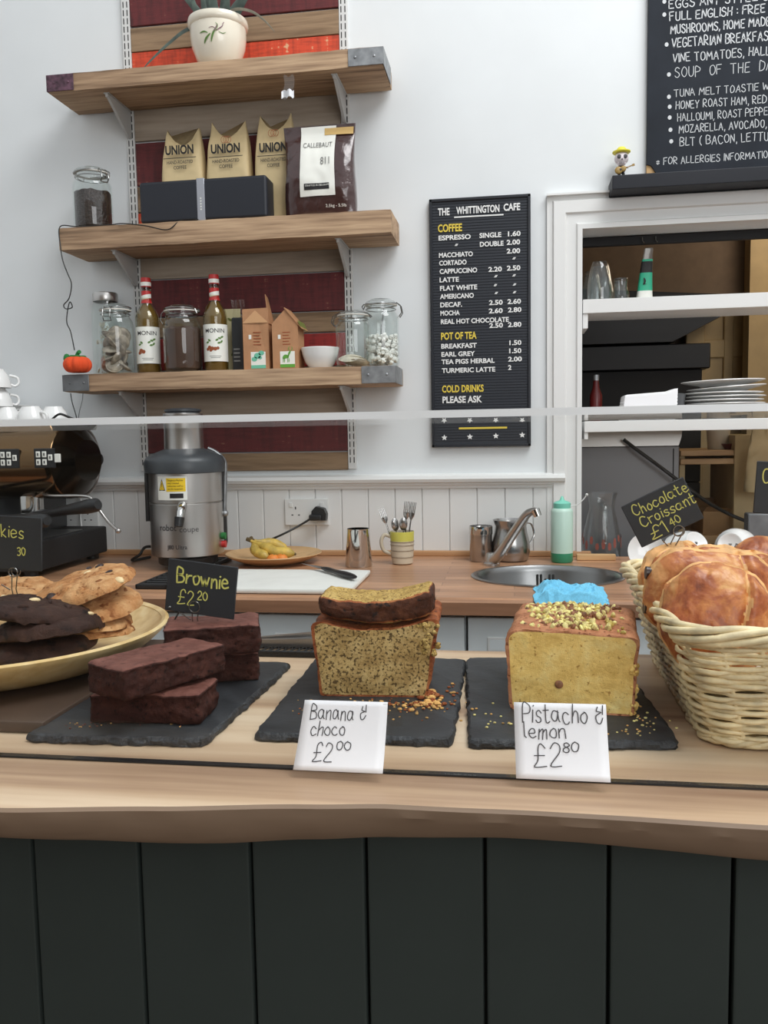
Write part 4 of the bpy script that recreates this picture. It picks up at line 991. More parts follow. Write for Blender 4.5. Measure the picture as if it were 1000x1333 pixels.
for k in range(230):
    a = random.uniform(0, 6.28); rr = .046 * math.sqrt(random.random()) if random.random() < .35 else .0455
    z = .012 + random.random() * .085; mx = Matrix.Translation((rr * math.cos(a), rr * math.sin(a), z)) @ Euler((random.uniform(0, 3), random.uniform(0, 3), 0)).to_matrix().to_4x4()
    b.lathe([(.001, -.0055), (.005, -.0055), (.0062, -.004), (.0062, .004), (.005, .0055), (.001, .0055)], 8, mx=mx, cap=False)
b.build('marshmallow_heap', M['marsh'], t)['kind'] = 'stuff'
MB().tube([(0, -.01, .06), (.004, -.012, .12), (.012, -.014, .178)], .003, 8, flat=.5).build('scoop_handle', M['metal'], t)
# knitted pumpkin
q = px(101, 475, 2.502, S3 + .0275)
t = thing('knitted_pumpkin', 'small orange knitted pumpkin on the left end of the lowest shelf', 'ornament', q)
def pk(u, v):
    a = 2 * PI * u; th = PI * v
    r = .043 * math.sin(th) ** .85 * (1 - .16 * abs(math.cos(a * 4)) ** 5); z = .030 * math.cos(th) * (1 - .25 * math.exp(-((th if th < 1.57 else PI - th) / .5) ** 2))
    return (r * math.cos(a), r * math.sin(a), z + .0015)
b = MB(); b.grid(pk, 64, 22, closed_u=True); b.build('pumpkin_body', M['pumpkin'], t, smooth=80)
b = MB(); b.tube(_sm3([(0, 0, .018), (.002, -.004, .030), (.008, -.006, .038), (.014, -.01, .040)]), .006, 8)
for a in (2.4, 3.3, 4.2, 5.2, .6): b.ball((.016 * math.cos(a), .016 * math.sin(a), .026), .012, n=10, k=6, sc=(1, 1, .4))
b.ball((-.030, -.008, .020), .016, n=10, k=6, sc=(.7, .6, 1)); b.build('woollen_stalk', M['wool_green'], t, smooth=80, label='green wool stalk and leaf')
cable('hanging_cable', [at(92, 512, SF - .01), at(94, 524, SF - .01), at(100, 545, SF - .01), at(104, 570, SF - .01)], .0016, 'dark cable end hanging below the lowest shelf, near the pumpkin, left of two', M['wire_black'])
cable('hanging_cable', [at(108, 512, SF - .01), at(107, 522, SF - .01), at(103, 538, SF - .01), at(101, 560, SF - .01)], .0012, 'thin grey cable end hanging below the lowest shelf, near the pumpkin, right of two', M['dark_metal'])

# ================================================================== WALL: MENU, CHALKBOARD, SOCKETS
MXa, MXb, MZa, MZb = -.255, .052, 1.245, 2.003; MY = WY - .016
t = thing('menu_board', 'tall black letter board with white and yellow coffee prices on the white wall', 'menu board', ((MXa + MXb) / 2, WY - .001, MZa))
lx = lambda X: X - t.location.x
hw = (MXb - MXa) / 2; mh = MZb - MZa
b = MB(); b.box(-hw + .006, hw - .006, -.013, -.001, .006, mh - .006)
z = .02
while z < mh - .012: b.box(-hw + .009, hw - .009, -.0145, -.013, z, z + .006); z += .0085
b.build('felt_panel', M['menu_board'], t, smooth=0)
b = MB(); b.rbox(-hw, -hw + .009, -.019, 0, 0, mh, .0015, 1); b.rbox(hw - .009, hw, -.019, 0, 0, mh, .0015, 1); b.rbox(-hw, hw, -.019, 0, 0, .009, .0015, 1); b.rbox(-hw, hw, -.019, 0, mh - .009, mh, .0015, 1)
b.build('frame', M['board_frame'], t)
YT = -.0165
def mpt(cx, cy): q = at(540 + cx / 3.7, 240 + cy / 3.7, WY - .017); return lx(q.x), q.z - MZa
wl, yl = MB(), MB()
_ml = []
def mtext(s_, x0, x1, base, h, mb=wl, weight=.03):
    if s_ == '"':
        for k in (0, .5):
            xx = x0 + (x1 - x0) * k; p0 = mpt(xx, base); p1 = mpt(xx + 7, base - 11)
            mb.add([(p0[0], YT, p0[1]), (p0[0] + .003, YT, p0[1]), (p1[0] + .003, YT, p1[1]), (p1[0], YT, p1[1])], [(0, 1, 2, 3)])
        return
    p0 = mpt(x0, base); p1 = mpt(x1, base - (x1 - x0) * .06); hh = h / 3.7 * 2.69 / F
    k_ = MB(); k_.text(s_, lambda u, v: (p0[0] + u, YT, p0[1] + v), hh, p1[0] - p0[0], weight=weight)
    k_.build('lettering', M['yellow_letter'] if mb is yl else M['white_letter'], t, smooth=0)
for a in (('THE', 112, 168, 150, 33), ('WHITTINGTON', 200, 408, 143, 33), ('CAFE', 428, 508, 127, 32), ('ESPRESSO', 115, 270, 270, 22), ('SINGLE', 312, 417, 258, 22), ('1.60', 449, 510, 250, 22), ('"', 192, 204, 297, 0), ('DOUBLE', 314, 428, 300, 22), ('2.00', 443, 508, 291, 22),
          ('MACCHIATO', 117, 280, 353, 22), ('2.00', 443, 508, 333, 22), ('CORTADO', 118, 250, 391, 22), ('"', 470, 482, 362, 0), ('CAPPUCCINO', 120, 301, 431, 22), ('2.20', 355, 420, 421, 22), ('2.50', 444, 509, 415, 22), ('LATTE', 120, 213, 472, 22), ('"', 382, 394, 448, 0), ('"', 470, 482, 444, 0),
          ('FLAT WHITE', 122, 301, 512, 22), ('"', 380, 392, 491, 0), ('"', 472, 484, 488, 0), ('AMERICANO', 122, 285, 552, 22), ('"', 384, 396, 529, 0), ('"', 472, 484, 525, 0), ('DECAF.', 123, 228, 592, 22), ('2.50', 358, 424, 581, 22), ('2.60', 447, 512, 576, 22), ('MOCHA', 124, 217, 632, 22), ('2.60', 357, 424, 621, 22), ('2.80', 449, 514, 616, 22),
          ('REAL HOT CHOCOLATE', 126, 453, 673, 22), ('2.50', 359, 425, 691, 22), ('2.80', 449, 514, 687, 22), ('BREAKFAST', 128, 299, 791, 22), ('1.50', 456, 514, 774, 22), ('EARL GREY', 129, 290, 830, 22), ('1.50', 455, 514, 813, 22), ('TEA PIGS HERBAL', 129, 385, 866, 22), ('2.00', 450, 516, 853, 22), ('TURMERIC LATTE', 131, 388, 908, 22), ('2', 450, 466, 893, 22), ('PLEASE ASK', 134, 324, 1053, 31)):
    mtext(*a)
for a in (('COFFEE', 112, 228, 230, 35), ('POT OF TEA', 127, 298, 748, 33), ('COLD DRINKS', 132, 332, 1002, 33)): mtext(*a, mb=yl)
def mbar(x0, x1, y0, y1, th, mb):
    p0, p1 = mpt(x0, y0), mpt(x1, y1); hh = th / 3.7 * 2.69 / F
    mb.add([(p0[0], YT, p0[1]), (p1[0], YT, p0[1]), (p1[0], YT, p0[1] + hh), (p0[0], YT, p0[1] + hh)], [(0, 1, 2, 3)])
mbar(190, 428, 162, 148, 6, wl); mbar(213, 445, 1180, 1172, 9, yl)
for cx, cy in ((143, 1220), (266, 1216), (391, 1212), (518, 1207)):
    c0 = mpt(cx, cy); R = 15 / 3.7 * 2.69 / F
    wl.add([(c0[0] + R * (1 if i % 2 == 0 else .45) * math.sin(i * PI / 5), YT, c0[1] + R * (1 if i % 2 == 0 else .45) * math.cos(i * PI / 5)) for i in range(10)], [tuple(range(10))])
wl.build('ditto_mark_and_star', M['white_letter'], t, smooth=0, label='white ditto marks, underline and stars'); yl.build('divider_bar', M['yellow_letter'], t, smooth=0, label='yellow bar')
# chalkboard with ledge
CX0, CZ0, CX1, CZ1 = .390, 2.020, 1.30, 2.95
t = thing('chalkboard', 'large blackboard with a handwritten food menu above the hatch', 'blackboard', (CX0, WY - .001, CZ0))
b = MB(); W_, H_ = CX1 - CX0, CZ1 - CZ0
poly = [(.040, 0), (W_, 0), (W_, H_), (0, H_), (0, .046), (.012, .042), (.026, .02), (.036, .012)]
b.prism(poly, -.018, 0); b.build('board', M['chalkboard'], t, smooth=0)
b = MB(); b.prism([(0, 0), (.040, 0), (.036, .012), (.026, .02), (.012, .042), (0, .046)], -.013, 0); b.build('chipped_corner', M['chip_wood'], t, smooth=0, label='bare wood at the broken corner')
c = MB()
def cl(s_, x, y, h, endx=None, th=.0032):
    p0 = at(x, y, WY - .020); hh = h * .80 * 2.68 / F; th *= .68
    wdt = None
    if endx: wdt = at(endx, y - (endx - x) * .075, WY - .020).x - p0.x
    k_ = MB(); k_.write(s_, lambda u, v: (p0.x + u - CX0, -.0186 - .00001, p0.z + v - CZ0), hh, th, 1.05, jitter=.025, width=wdt)
    k_.build('chalk_line', M['chalk_white'], t, smooth=0)
for s_, x, y, h, ex, th in (('EGGS ANY STYLE ON', 871, 11, 12, 1010, .0042), ('FULL ENGLISH : FREE R', 872, 27, 12, 1009, .0042), ('MUSHROOMS, HOME MADE', 873, 44, 12, 1003, .0042), ('VEGETARIAN BREAKFAST', 875, 62, 13, 1007, .0042), ('VINE TOMATOES, HALLOUMI', 876, 81, 12, 1030, .0036), ('SOUP  OF  THE  DAY', 879, 101, 14, 1015, .0028),
                        ('TUNA MELT TOASTIE WITH', 878, 126, 10.5, 1018, .0028), ('HONEY ROAST HAM, RED', 880, 142, 11, 998, .0030), ('HALLOUMI, ROAST PEPPER', 882, 158, 11, 1006, .0028), ('MOZARELLA, AVOCADO,', 884, 173, 11, 998, .0030), ('BLT ( BACON, LETTUCE', 885, 190, 12, 1016, .0030), ('FOR ALLERGIES INFORMATION', 864, 214, 10, 1006, .0028)):
    cl(s_, x, y, h, ex, th)
for x, y in ((865, 2), (865, 19), (868, 58), (871, 97), (871, 126), (872, 139), (872, 153), (873, 169), (874, 184)):
    q = at(x, y, WY - .0195); c.add([(q.x - CX0 + .0055 * math.cos(k * PI / 5), -.0187, q.z - CZ0 + .0062 * math.sin(k * PI / 5)) for k in range(10)], [tuple(range(10))])
q = at(857, 212, WY - .0195); c.write('*', lambda u, v: (q.x - CX0 + u - .005, -.0186, q.z - CZ0 + v - .006), .02, .003)
c.build('bullet_point', M['chalk_white'], t, smooth=0)
LZ = 2.019
o = MB().rbox(.282, 1.32, WY - .10, WY - .0005, LZ - .040, LZ, .003).build('chalk_ledge', M['ledge'])
tag(o, 'black painted ledge under the blackboard, above the hatch', 'ledge')
# little figure on the ledge
q = px(809, 215, 2.655, LZ + .0005)
t = thing('skeleton_figurine', 'tiny skull-faced figurine with yellow hat and guitar on the black ledge', 'figurine', q)
b = MB(); b.tube([(-.006, 0, 0), (-.006, 0, .016), (-.003, 0, .026)], .0045, 8); b.tube([(.006, 0, 0), (.006, 0, .016), (.003, 0, .026)], .0045, 8); b.ball((0, 0, .030), .012, n=12, k=8, sc=(1, .8, 1.1)); b.build('body', M['black_matt'], t)
b = MB(); b.ball((0, -.002, .060), .0205, n=18, k=12, sc=(1, .9, .95)); b.ball((0, -.006, .046), .012, n=12, k=8, sc=(1.1, .8, .7)); hd = b.build('skull', M['skull'], t, smooth=80)
b = MB(); b.ball((-.008, -.0185, .061), .0062, n=10, k=8, sc=(1, .4, 1)); b.ball((.009, -.0185, .061), .0062, n=10, k=8, sc=(1, .4, 1)); b.ball((0, -.0205, .053), .002, n=8, k=6)
for k in range(-2, 3): b.box(k * .0035 - .0004, k * .0035 + .0004, -.0168, -.0150, .042, .047)
b.build('eye_socket', M['ink'], hd)
b = MB(); b.lathe([(.001, .076), (.022, .074), (.026, .077), (.026, .080), (.016, .079), (.013, .088), (.009, .092), (.001, .093)], 24, cap=False); b.build('hat', M['hat'], t, label='yellow hat')
b = MB(); mx = Matrix.Translation((-.004, -.018, .024)) @ Matrix.Rotation(-.3, 4, 'Y'); b.ball((-.006, 0, 0), .011, n=14, k=8, sc=(1, .35, 1), mx=mx); b.ball((.008, 0, 0), .0085, n=14, k=8, sc=(1, .35, 1), mx=mx); b.tube([mx @ V((.014, 0, 0)), mx @ V((.036, 0, 0))], .0018, 6); b.box(.034, .041, -.0015, .0015, -.003, .003, mx=mx)
g_ = b.build('guitar', M['guitar'], t, smooth=60); MB().ball((0, -.0035, 0), .0035, n=10, k=6, sc=(1, .4, 1), mx=mx).build('sound_hole', M['ink'], g_)
b = MB(); b.tube(_sm3([(-.011, -.004, .034), (-.017, -.012, .028), (-.010, -.020, .024)]), .0028, 7); b.tube(_sm3([(.011, -.004, .034), (.017, -.012, .031), (.018, -.019, .030)]), .0028, 7); b.build('arm', M['skull'], t)
# sockets
def socket(X0, X1, Z0, Z1, lab, holes=True):
    t = thing('wall_socket', lab, 'socket', ((X0 + X1) / 2, WY - .009, Z0), group='white double sockets')
    w_ = (X1 - X0) / 2; h_ = Z1 - Z0
    MB().rbox(-w_, w_, -.010, 0, 0, h_, .003, 2).build('face_plate', M['white_plastic'], t)
    b = MB()
    for cx in (-w_ / 2, w_ / 2):
        b.box(cx - .002, cx + .002, -.0103, -.0098, h_ * .60, h_ * .70); b.box(cx - .014, cx - .008, -.0103, -.0098, h_ * .37, h_ * .41); b.box(cx + .008, cx + .014, -.0103, -.0098, h_ * .37, h_ * .41)
    b.build('pin_hole', M['slot'], t, smooth=0)
    b = MB()
    for cx in (-w_ / 2 - .015, w_ / 2 + .015): b.rbox(cx - .006, cx + .006, -.013, -.0098, h_ * .68, h_ * .86, .001, 1)
    b.build('rocker_switch', M['white_plastic'], t)
    return t
socket(-.738, -.592, .999, 1.086, 'white double socket with a black plug, right of the juicer')
socket(-1.532, -1.386, .985, 1.070, 'white double socket behind the coffee machine, left of the juicer')
q = at(416, 668, WY - .03)
t = thing('mains_plug', 'black plug with its lead pushed into the white socket', 'plug', (q.x, WY - .0195, q.z - .022))
b = MB(); b.prism([(-.024, 0), (.024, 0), (.026, .02), (.018, .038), (-.008, .045), (-.022, .03)], -.030, 0); b.rbox(-.030, .012, -.040, -.012, .0, .020, .006, 2); b.build('plug_body', M['black_plastic'], t, smooth=35)
L0 = V((q.x - .022, WY - .05, q.z - .018)) - t.location
ld = [L0 + V((0, 0, .004)), L0 + V((-.04, -.004, -.02)), at(365, 697, 2.62) - t.location, at(330, 712, 2.66) - t.location, V((at(312, 722, 2.66).x, 2.66, TZ + .006)) - t.location, V((at(296, 730, 2.60).x, 2.62, TZ + .004)) - t.location, V((-.90, 2.60, TZ + .004)) - t.location]
MB().tube(_sm3(ld, 6), .0035, 7).build('lead', M['wire_black'], t)

# ================================================================== ON THE REAR WORKTOP
# coffee machine: rounded bronze-chrome body running off to the left
t = thing('coffee_machine', 'bronze chrome espresso machine with keypads at the left, cups on top', 'coffee machine', (-1.62, 2.36, TZ))
T0 = t.location.copy()
XL = -2.15; XR = -1.305
def mp(th):  # barrel section: y, z
    return (2.405 - .150 * math.copysign(abs(math.cos(th)) ** .85, math.cos(th)), 1.224 + .112 * math.sin(th))
b = MB(); NT_ = 64
ths = [2 * PI * i / NT_ for i in range(NT_)]
xs_ = [XL, -1.9, -1.6, XR - .02, XR - .004, XR]
vs = []
for j, x_ in enumerate(xs_):
    k = (1, 1, 1, 1, .995, .975)[j]
    for th in ths:
        y, z = mp(th); vs.append(V((x_, 2.405 + (y - 2.405) * k, 1.228 + (z - 1.228) * k)) - T0)
b.add(vs, [(j * NT_ + i, j * NT_ + (i + 1) % NT_, (j + 1) * NT_ + (i + 1) % NT_, (j + 1) * NT_ + i) for j in range(5) for i in range(NT_)])
b.build('barrel_cover', M['bronze_chrome'], t, smooth=60, label='rounded bronze chrome cover')
b = MB(); edge = [V((XR, 2.405 + (mp(th)[0] - 2.405) * .975, 1.228 + (mp(th)[1] - 1.228) * .975)) - T0 for th in ths]
inn = [V((XR + .030, 2.425 + (mp(th)[0] - 2.405) * .55, 1.228 + (mp(th)[1] - 1.228) * .55)) - T0 for th in ths]
b.add(edge + inn, [(i, (i + 1) % NT_, NT_ + (i + 1) % NT_, NT_ + i) for i in range(NT_)]); b.add(inn, [tuple(range(NT_))])
b.build('end_cap', M['chrome_dark_reflection'], t, smooth=80, label='chrome end coloured dark for its reflection')  # dark reflection on the chrome end is put into the metal colour
MB().tube([p_ for p_, th in zip(edge, ths) if math.cos(th) < .05], .0045, 8).build('end_trim', M['brushed'], t, label='bright trim around the end')
b = MB(); b.rbox(XL - T0.x, XR - .06 - T0.x, 2.33 - T0.y, 2.62 - T0.y, 1.318 - T0.z, 1.334 - T0.z, .004, 1); b.build('cup_tray', M['grey_plastic'], t)
MB().tube([V((XR, 2.510, 1.226)) - T0, V((XR + .026, 2.508, 1.226)) - T0], [.020, .017], 20).build('steam_knob', M['black_plastic'], t)
def keypad(cx, cz, big):
    yb = 2.2565
    k = MB(); s_ = .0085
    pos = [(-.020, .011), (-.001, .011), (-.020, -.011), (-.001, -.011), (.017, .002)]
    b_ = MB(); b_.rbox(cx - .034 - T0.x, cx + .030 - T0.x, yb - .004 - T0.y, yb + .004 - T0.y, cz - .028 - T0.z, cz + .028 - T0.z, .003); pad = b_.build('keypad', M['black_plastic'], t)
    for dx, dz in pos: k.rbox(cx + dx - s_ * .75 - T0.x, cx + dx + s_ * .75 - T0.x, yb - .006 - T0.y, yb - .003 - T0.y, cz + dz - s_ - T0.z, cz + dz + s_ - T0.z, .001, 1, 0); k.box(cx + dx - .002 - T0.x, cx + dx + .002 - T0.x, yb - .0064 - T0.y, yb - .0061 - T0.y, cz + dz - .004 - T0.z, cz + dz + .004 - T0.z, 1)
    k.build('key', [M['label_white'], M['ink']], pad, smooth=0)
q = at(62, 594, 2.26); keypad(at(60, 594, 2.26).x, 1.238, 0); q = at(14, 598, 2.26); keypad(q.x, 1.238, 1); keypad(q.x - .16, 1.238, 1)
q = at(75, 592, 2.262); k = MB(); k.rbox(q.x - .008 - T0.x, q.x + .010 - T0.x, 2.2535 - T0.y, 2.262 - T0.y, 1.226 - T0.z, 1.25 - T0.z, .001, 1); k.build('display', M['label_white'], t)
b = MB()   # group heads
for X in (-1.43, -1.62, -1.82):
    b.lathe([(.034, -.03), (.034, .03), (.028, .035), (.001, .035)], 24, c=(X - T0.x, 2.36 - T0.y, 1.10 - T0.z))
b.build('group_head', M['chrome'], t)
b = MB(); b.rbox(XL - T0.x, -1.46 - T0.x, 2.46 - T0.y, 2.62 - T0.y, 1.0 - T0.z, 1.14 - T0.z, .01); b.build('back_panel', M['grey_plastic'], t)
b = MB()
b.rbox(XL - T0.x, -1.325 - T0.x, 2.19 - T0.y, 2.62 - T0.y, .02, .105, .006); b.build('drip_base', M['black_matt'], t, label='black drip tray base')
b = MB()
for X in (-2.1, -1.37):
    for Y in (2.24, 2.6): b.lathe([(.02, 0), (.02, .021)], 14, c=(X - T0.x, Y - T0.y, 0))
b.build('foot', M['black_plastic'], t)
b = MB(); b.rbox(XL + .03 - T0.x, -1.345 - T0.x, 2.21 - T0.y, 2.50 - T0.y, .1045, .108, .002, 1); b.build('drip_grid', M['sink'], t, label='steel drip grid')
def porta(p0, p1, lab, X):
    k = MB(); k.lathe([(.030, -.018), (.033, 0), (.033, .012)], 24, c=(X - T0.x, 2.355 - T0.y, 1.062 - T0.z)); h = k.build('portafilter', M['chrome'], t)
    a, c = V(p0) - T0, V(p1) - T0
    k = MB(); pts = [a.lerp(c, u) for u in (0, .12, .3, .6, .85, .97, 1)]; k.tube(pts, [.009, .013, .0135, .015, .020, .019, .012], 16); k.build('portafilter_handle', M['black_plastic'], h)
g0 = V((-1.42, 2.325, 1.066)); porta(g0, at(128, 657, 2.16), '', -1.43)
g0 = V((-1.61, 2.325, 1.062)); porta(g0, at(62, 678, 2.10), '', -1.62)
b = MB(); b.tube(_sm3([V((-1.40, 2.36, 1.135)) - T0, at(66, 645, 2.27) - T0, at(112, 646, 2.24) - T0, at(122, 654, 2.23) - T0, at(140, 678, 2.22) - T0, at(154, 691, 2.21) - T0], 6), .0042, 8); b.ball(at(154, 691, 2.21) - T0, .0075, n=10, k=8); b.build('steam_wand', M['brushed'], t, smooth=70)
# cups and saucers on top of the machine
MT = 1.3345
def cup_mesh():
    b = MB(); b.lathe([(.001, .004), (.022, .002), (.024, 0), (.026, 0), (.027, .004), (.036, .016), (.043, .036), (.046, .056), (.0445, .0565), (.041, .036), (.034, .017), (.001, .009)], 36, cap=False)
    h = MB(); h.tube(_sm3([(.042, 0, .045), (.056, 0, .050), (.066, 0, .040), (.062, 0, .024), (.040, 0, .018)], 6), .0042, 8)
    return b, h
def make_cup(p, lab, rot=(0, 0, 0), group='white coffee cups', sc=1.0):
    t = thing('coffee_cup', lab, 'cup', p, 0, group, rot=rot)
    b, h = cup_mesh(); t.scale = (sc, sc, sc)
    b.build('cup_body', M['china'], t, smooth=60); h.build('handle', M['china'], t, smooth=70)
    c = MB()
    for k in range(3): c.box(-.0035 + .001 * k, .0035 - .0006 * k, -.003 + k * .002, -.002 + k * .002, .0030, .0034)
    c.build('maker_mark', M['ink'], t, smooth=0, label='small dark stamp under the base')
    return t
up = PI
cups = [((8, 530), 2.42, (PI, 0, .4), 'upturned white cup on the coffee machine, under the cup with its handle up'), ((40, 530), 2.40, (PI, 0, -.3), 'upturned white cup on the coffee machine, second from the shelf end'), ((70, 530), 2.46, (PI, 0, 2.0), 'upturned white cup at the right end of the coffee machine top')]
c0 = None
for (pp, Y, rot, lab) in cups:
    x_ = at(pp[0], pp[1], Y).x; L = (x_, Y, MT + .0568)
    if c0 is None: c0 = make_cup(L, lab, rot)
    else: dup(c0, L, rot, lab)
x_ = at(8, 530, 2.42).x
dup(c0, (x_ - .03, 2.42, MT + .115), (PI, 0, .9), 'upturned white cup balanced on another, far left above the coffee machine')
dup(c0, (x_ - .028, 2.415, MT + .172), (PI, 0, .7), 'topmost upturned white cup of the far left stack, its handle just in view')
x_ = at(12, 515, 2.56).x
s0 = None
for k in range(5):
    b = MB(); b.lathe([(.001, .004), (.035, .002), (.04, 0), (.046, .003), (.066, .011), (.074, .0155), (.0735, .017), (.065, .013), (.044, .0055), (.001, .0055)], 40, cap=False)
    L = (x_ - .01, 2.575, MT + .0005 + k * .0125)
    lab = ['bottom white saucer', 'second white saucer from the bottom', 'middle white saucer', 'second white saucer from the top', 'top white saucer'][k] + ' in the stack on the coffee machine'
    if k == 0: s0 = b.build('saucer', M['china'], loc=L, smooth=60); tag(s0, lab, 'saucer', 'saucers on the coffee machine')
    else: s_ = s0.copy(); COL.objects.link(s_); s_.location = L; s_['label'] = lab
b = MB(); q = at(86, 533, 2.36); b.tube(_sm3([V((q.x - .05, 2.36, MT + .012)), V((q.x - .02, 2.355, MT + .03)), V((q.x + .01, 2.35, MT + .022)), V((q.x + .05, 2.345, MT + .006))], 6), .0035, 8); o = b.build('milk_hose', M['wire_black'], smooth=70); tag(o, 'short black hose lying on the right end of the coffee machine', 'hose')
cable('hanging_cable', [at(102, 640, WY - .02), at(106, 655, WY - .03), at(105, 675, WY - .03), at(109, 702, WY - .06), V((at(110, 720, WY - .05).x, WY - .05, TZ + .004))], .003, 'thin white cord hanging in front of the left wall socket', M['white_plastic'])

# juicer
JX, JY = at(242, 640, 2.44).x, 2.44
t = thing('juicer', 'steel centrifugal juicer with grey lid and yellow warning sticker', 'juicer', (JX, JY, TZ + .0135), .36)
zz = lambda y, Y=2.345: at(242, y, Y).z - TZ - .0135
z_base, z_body0, z_seam, z_lid0, z_lid1 = 0, zz(727), zz(656), zz(616), zz(590)
R = .108
b = MB(); b.lathe([(.085, 0), (.088, .004), (.088, z_body0 - .005), (.098, z_body0)], 48); b.build('foot_ring', M['black_plastic'], t)
b = MB(); b.lathe([(.098, z_body0), (R, z_body0 + .004), (R, z_seam - .003), (R - .003, z_seam), (R, z_seam + .003), (R, z_lid0)], 64, cap=False); body = b.build('motor_body', M['brushed'], t)
b = MB(); b.lathe([(R + .002, z_lid0 - .002), (R + .010, z_lid0), (R + .012, z_lid0 + .03), (R + .004, z_lid0 + .046), (R - .02, z_lid1), (.058, z_lid1 + .012), (.001, z_lid1 + .014)], 64, cap=False); b.build('lid', M['grey_plastic'], t, smooth=50)
zt = zz(537)
b = MB(); b.lathe([(.058, z_lid1 + .006), (.056, zt - .012), (.058, zt - .008), (.058, zt), (.052, zt), (.052, zt - .02), (.001, zt - .02)], 48, cap=False); b.build('feed_tube', M['brushed'], t)
b = MB(); b.lathe([(.050, zt - .018), (.050, zt + .004), (.054, zt + .006), (.054, zt + .012), (.030, zt + .016), (.001, zt + .016)], 40, cap=False); b.build('pusher', M['grey_plastic'], t)
b = MB()   # locking arm on the right and thin guard on the left
def arm(a, r0):
    return [V((r0 * math.cos(a), r0 * math.sin(a), 0))]
a = -.62
pts = [V((.070, .02, z_lid1 + .012)), V((.096, .015, z_lid1 - .002)), V((R + .010, .008, z_lid0 + .03)), V((R + .011, .004, z_lid0 - .01)), V((R + .005, 0, z_seam - .035))]
b.tube(_sm3(pts, 5), .0085, 10, flat=.6); b.ball((R + .006, -.004, z_seam - .04), .010, n=10, k=8); b.build('locking_arm', M['metal'], t, smooth=60)
MB().tube([V((-R - .004, -.01, z_lid0 + .01)), V((-R - .005, -.01, z_seam - .055))], .006, 8).build('guard_rod', M['black_plastic'], t)
b = MB(); b.rbox(R * .55, R * 1.12, .05, .13, .03, z_lid0 + .02, .02, 3); b.build('pulp_housing', M['black_plastic'], t, label='dark housing behind the right side')
b = MB(); k = V((-.012, -R, z_seam - .008)); b.tube([k + V((.004, .02, .006)), k + V((0, -.02, -.004)), k + V((-.003, -.034, -.014)), k + V((-.006, -.040, -.030))], [.015, .0135, .012, .011], 18); sp = b.build('spout', M['chrome'], t)
b = MB(); b.tube([k + V((-.005, -.038, -.026)), k + V((-.009, -.043, -.052))], [.014, .0125], 18); b.build('spout_nozzle', M['black_plastic'], sp)
cy = lambda u0, v0, r_=R + .0008: (lambda u, v: (r_ * math.sin((u0 + u) / r_), -r_ * math.cos((u0 + u) / r_), v0 + v))
for dz, mm, nm in ((.055, 'wool_green', 'start_button'), (.030, 'red_cap', 'stop_button')):
    f_ = cy(.135, z_body0 + dz); p0 = V(f_(0, 0)); d = V((p0.x, p0.y, 0)).normalized()
    MB().tube([p0 - d * .004, p0 + d * .010], .0105, 16).build(nm, M[mm], t)
def patch(b, u0, u1, v0, v1, m=0, r_=R + .0008, n=12):
    f_ = cy(0, 0, r_); b.add([f_(u0 + (u1 - u0) * i / n, v) for v in (v0, v1) for i in range(n + 1)], [(i, i + 1, n + 2 + i, n + 1 + i) for i in range(n)], m)
u0, u1 = -.085, .006; v0, v1 = z_seam + .012, z_lid0 - .008; hh = v1 - v0
b = MB(); patch(b, u0, u1, v0, v1); st = b.build('warning_sticker', M['label_white'], t, smooth=0, label='white and yellow warning sticker')
b = MB(); patch(b, u0 + .030, u1 - .004, v0 + hh * .36, v1 - hh * .08, 0, R + .0013)
f_ = cy(0, 0, R + .0013); b.add([f_(u0 + .004, v0 + hh * .40), f_(u0 + .026, v0 + hh * .40), f_(u0 + .015, v0 + hh * .90)], [(0, 1, 2)], 1)
f_ = cy(0, 0, R + .0018); b.add([f_(u0 + .0068, v0 + hh * .43), f_(u0 + .0232, v0 + hh * .43), f_(u0 + .015, v0 + hh * .82)], [(0, 1, 2)], 0)
f_ = cy(0, 0, R + .0022); b.add([f_(u0 + .0142, v0 + hh * .54), f_(u0 + .0158, v0 + hh * .54), f_(u0 + .0160, v0 + hh * .72), f_(u0 + .0140, v0 + hh * .72)], [(0, 1, 2, 3)], 1); b.add([f_(u0 + .0142, v0 + hh * .47), f_(u0 + .0158, v0 + hh * .47), f_(u0 + .0158, v0 + hh * .51), f_(u0 + .0142, v0 + hh * .51)], [(0, 1, 2, 3)], 1)
patch(b, u0 + .040, u0 + .080, v0 + hh * .08, v0 + hh * .28, 1, R + .0013)
for i, s_ in enumerate(('Dangerous Machine', 'only trained', 'authorised staff to', 'use this equipment')):
    b.text(s_, cy(u0 + .034, v0 + hh * (.80 - .12 * i), R + .0022), hh * .075, .046 if i != 1 else .034, m=1)
b.build('sticker_print', [M['sticker_yellow'], M['ink_black']], st, smooth=0)
b = MB(); b.text('robot', cy(-.083, z_body0 + .082, R + .0010), .020, .054); b.text('coupe', cy(-.020, z_body0 + .078, R + .0010), .017, .055); b.text('J80 Ultra', cy(-.060, z_body0 + .028, R + .0010), .013, .060, weight=.01)
b.build('lettering', M['ink'], t, smooth=0)
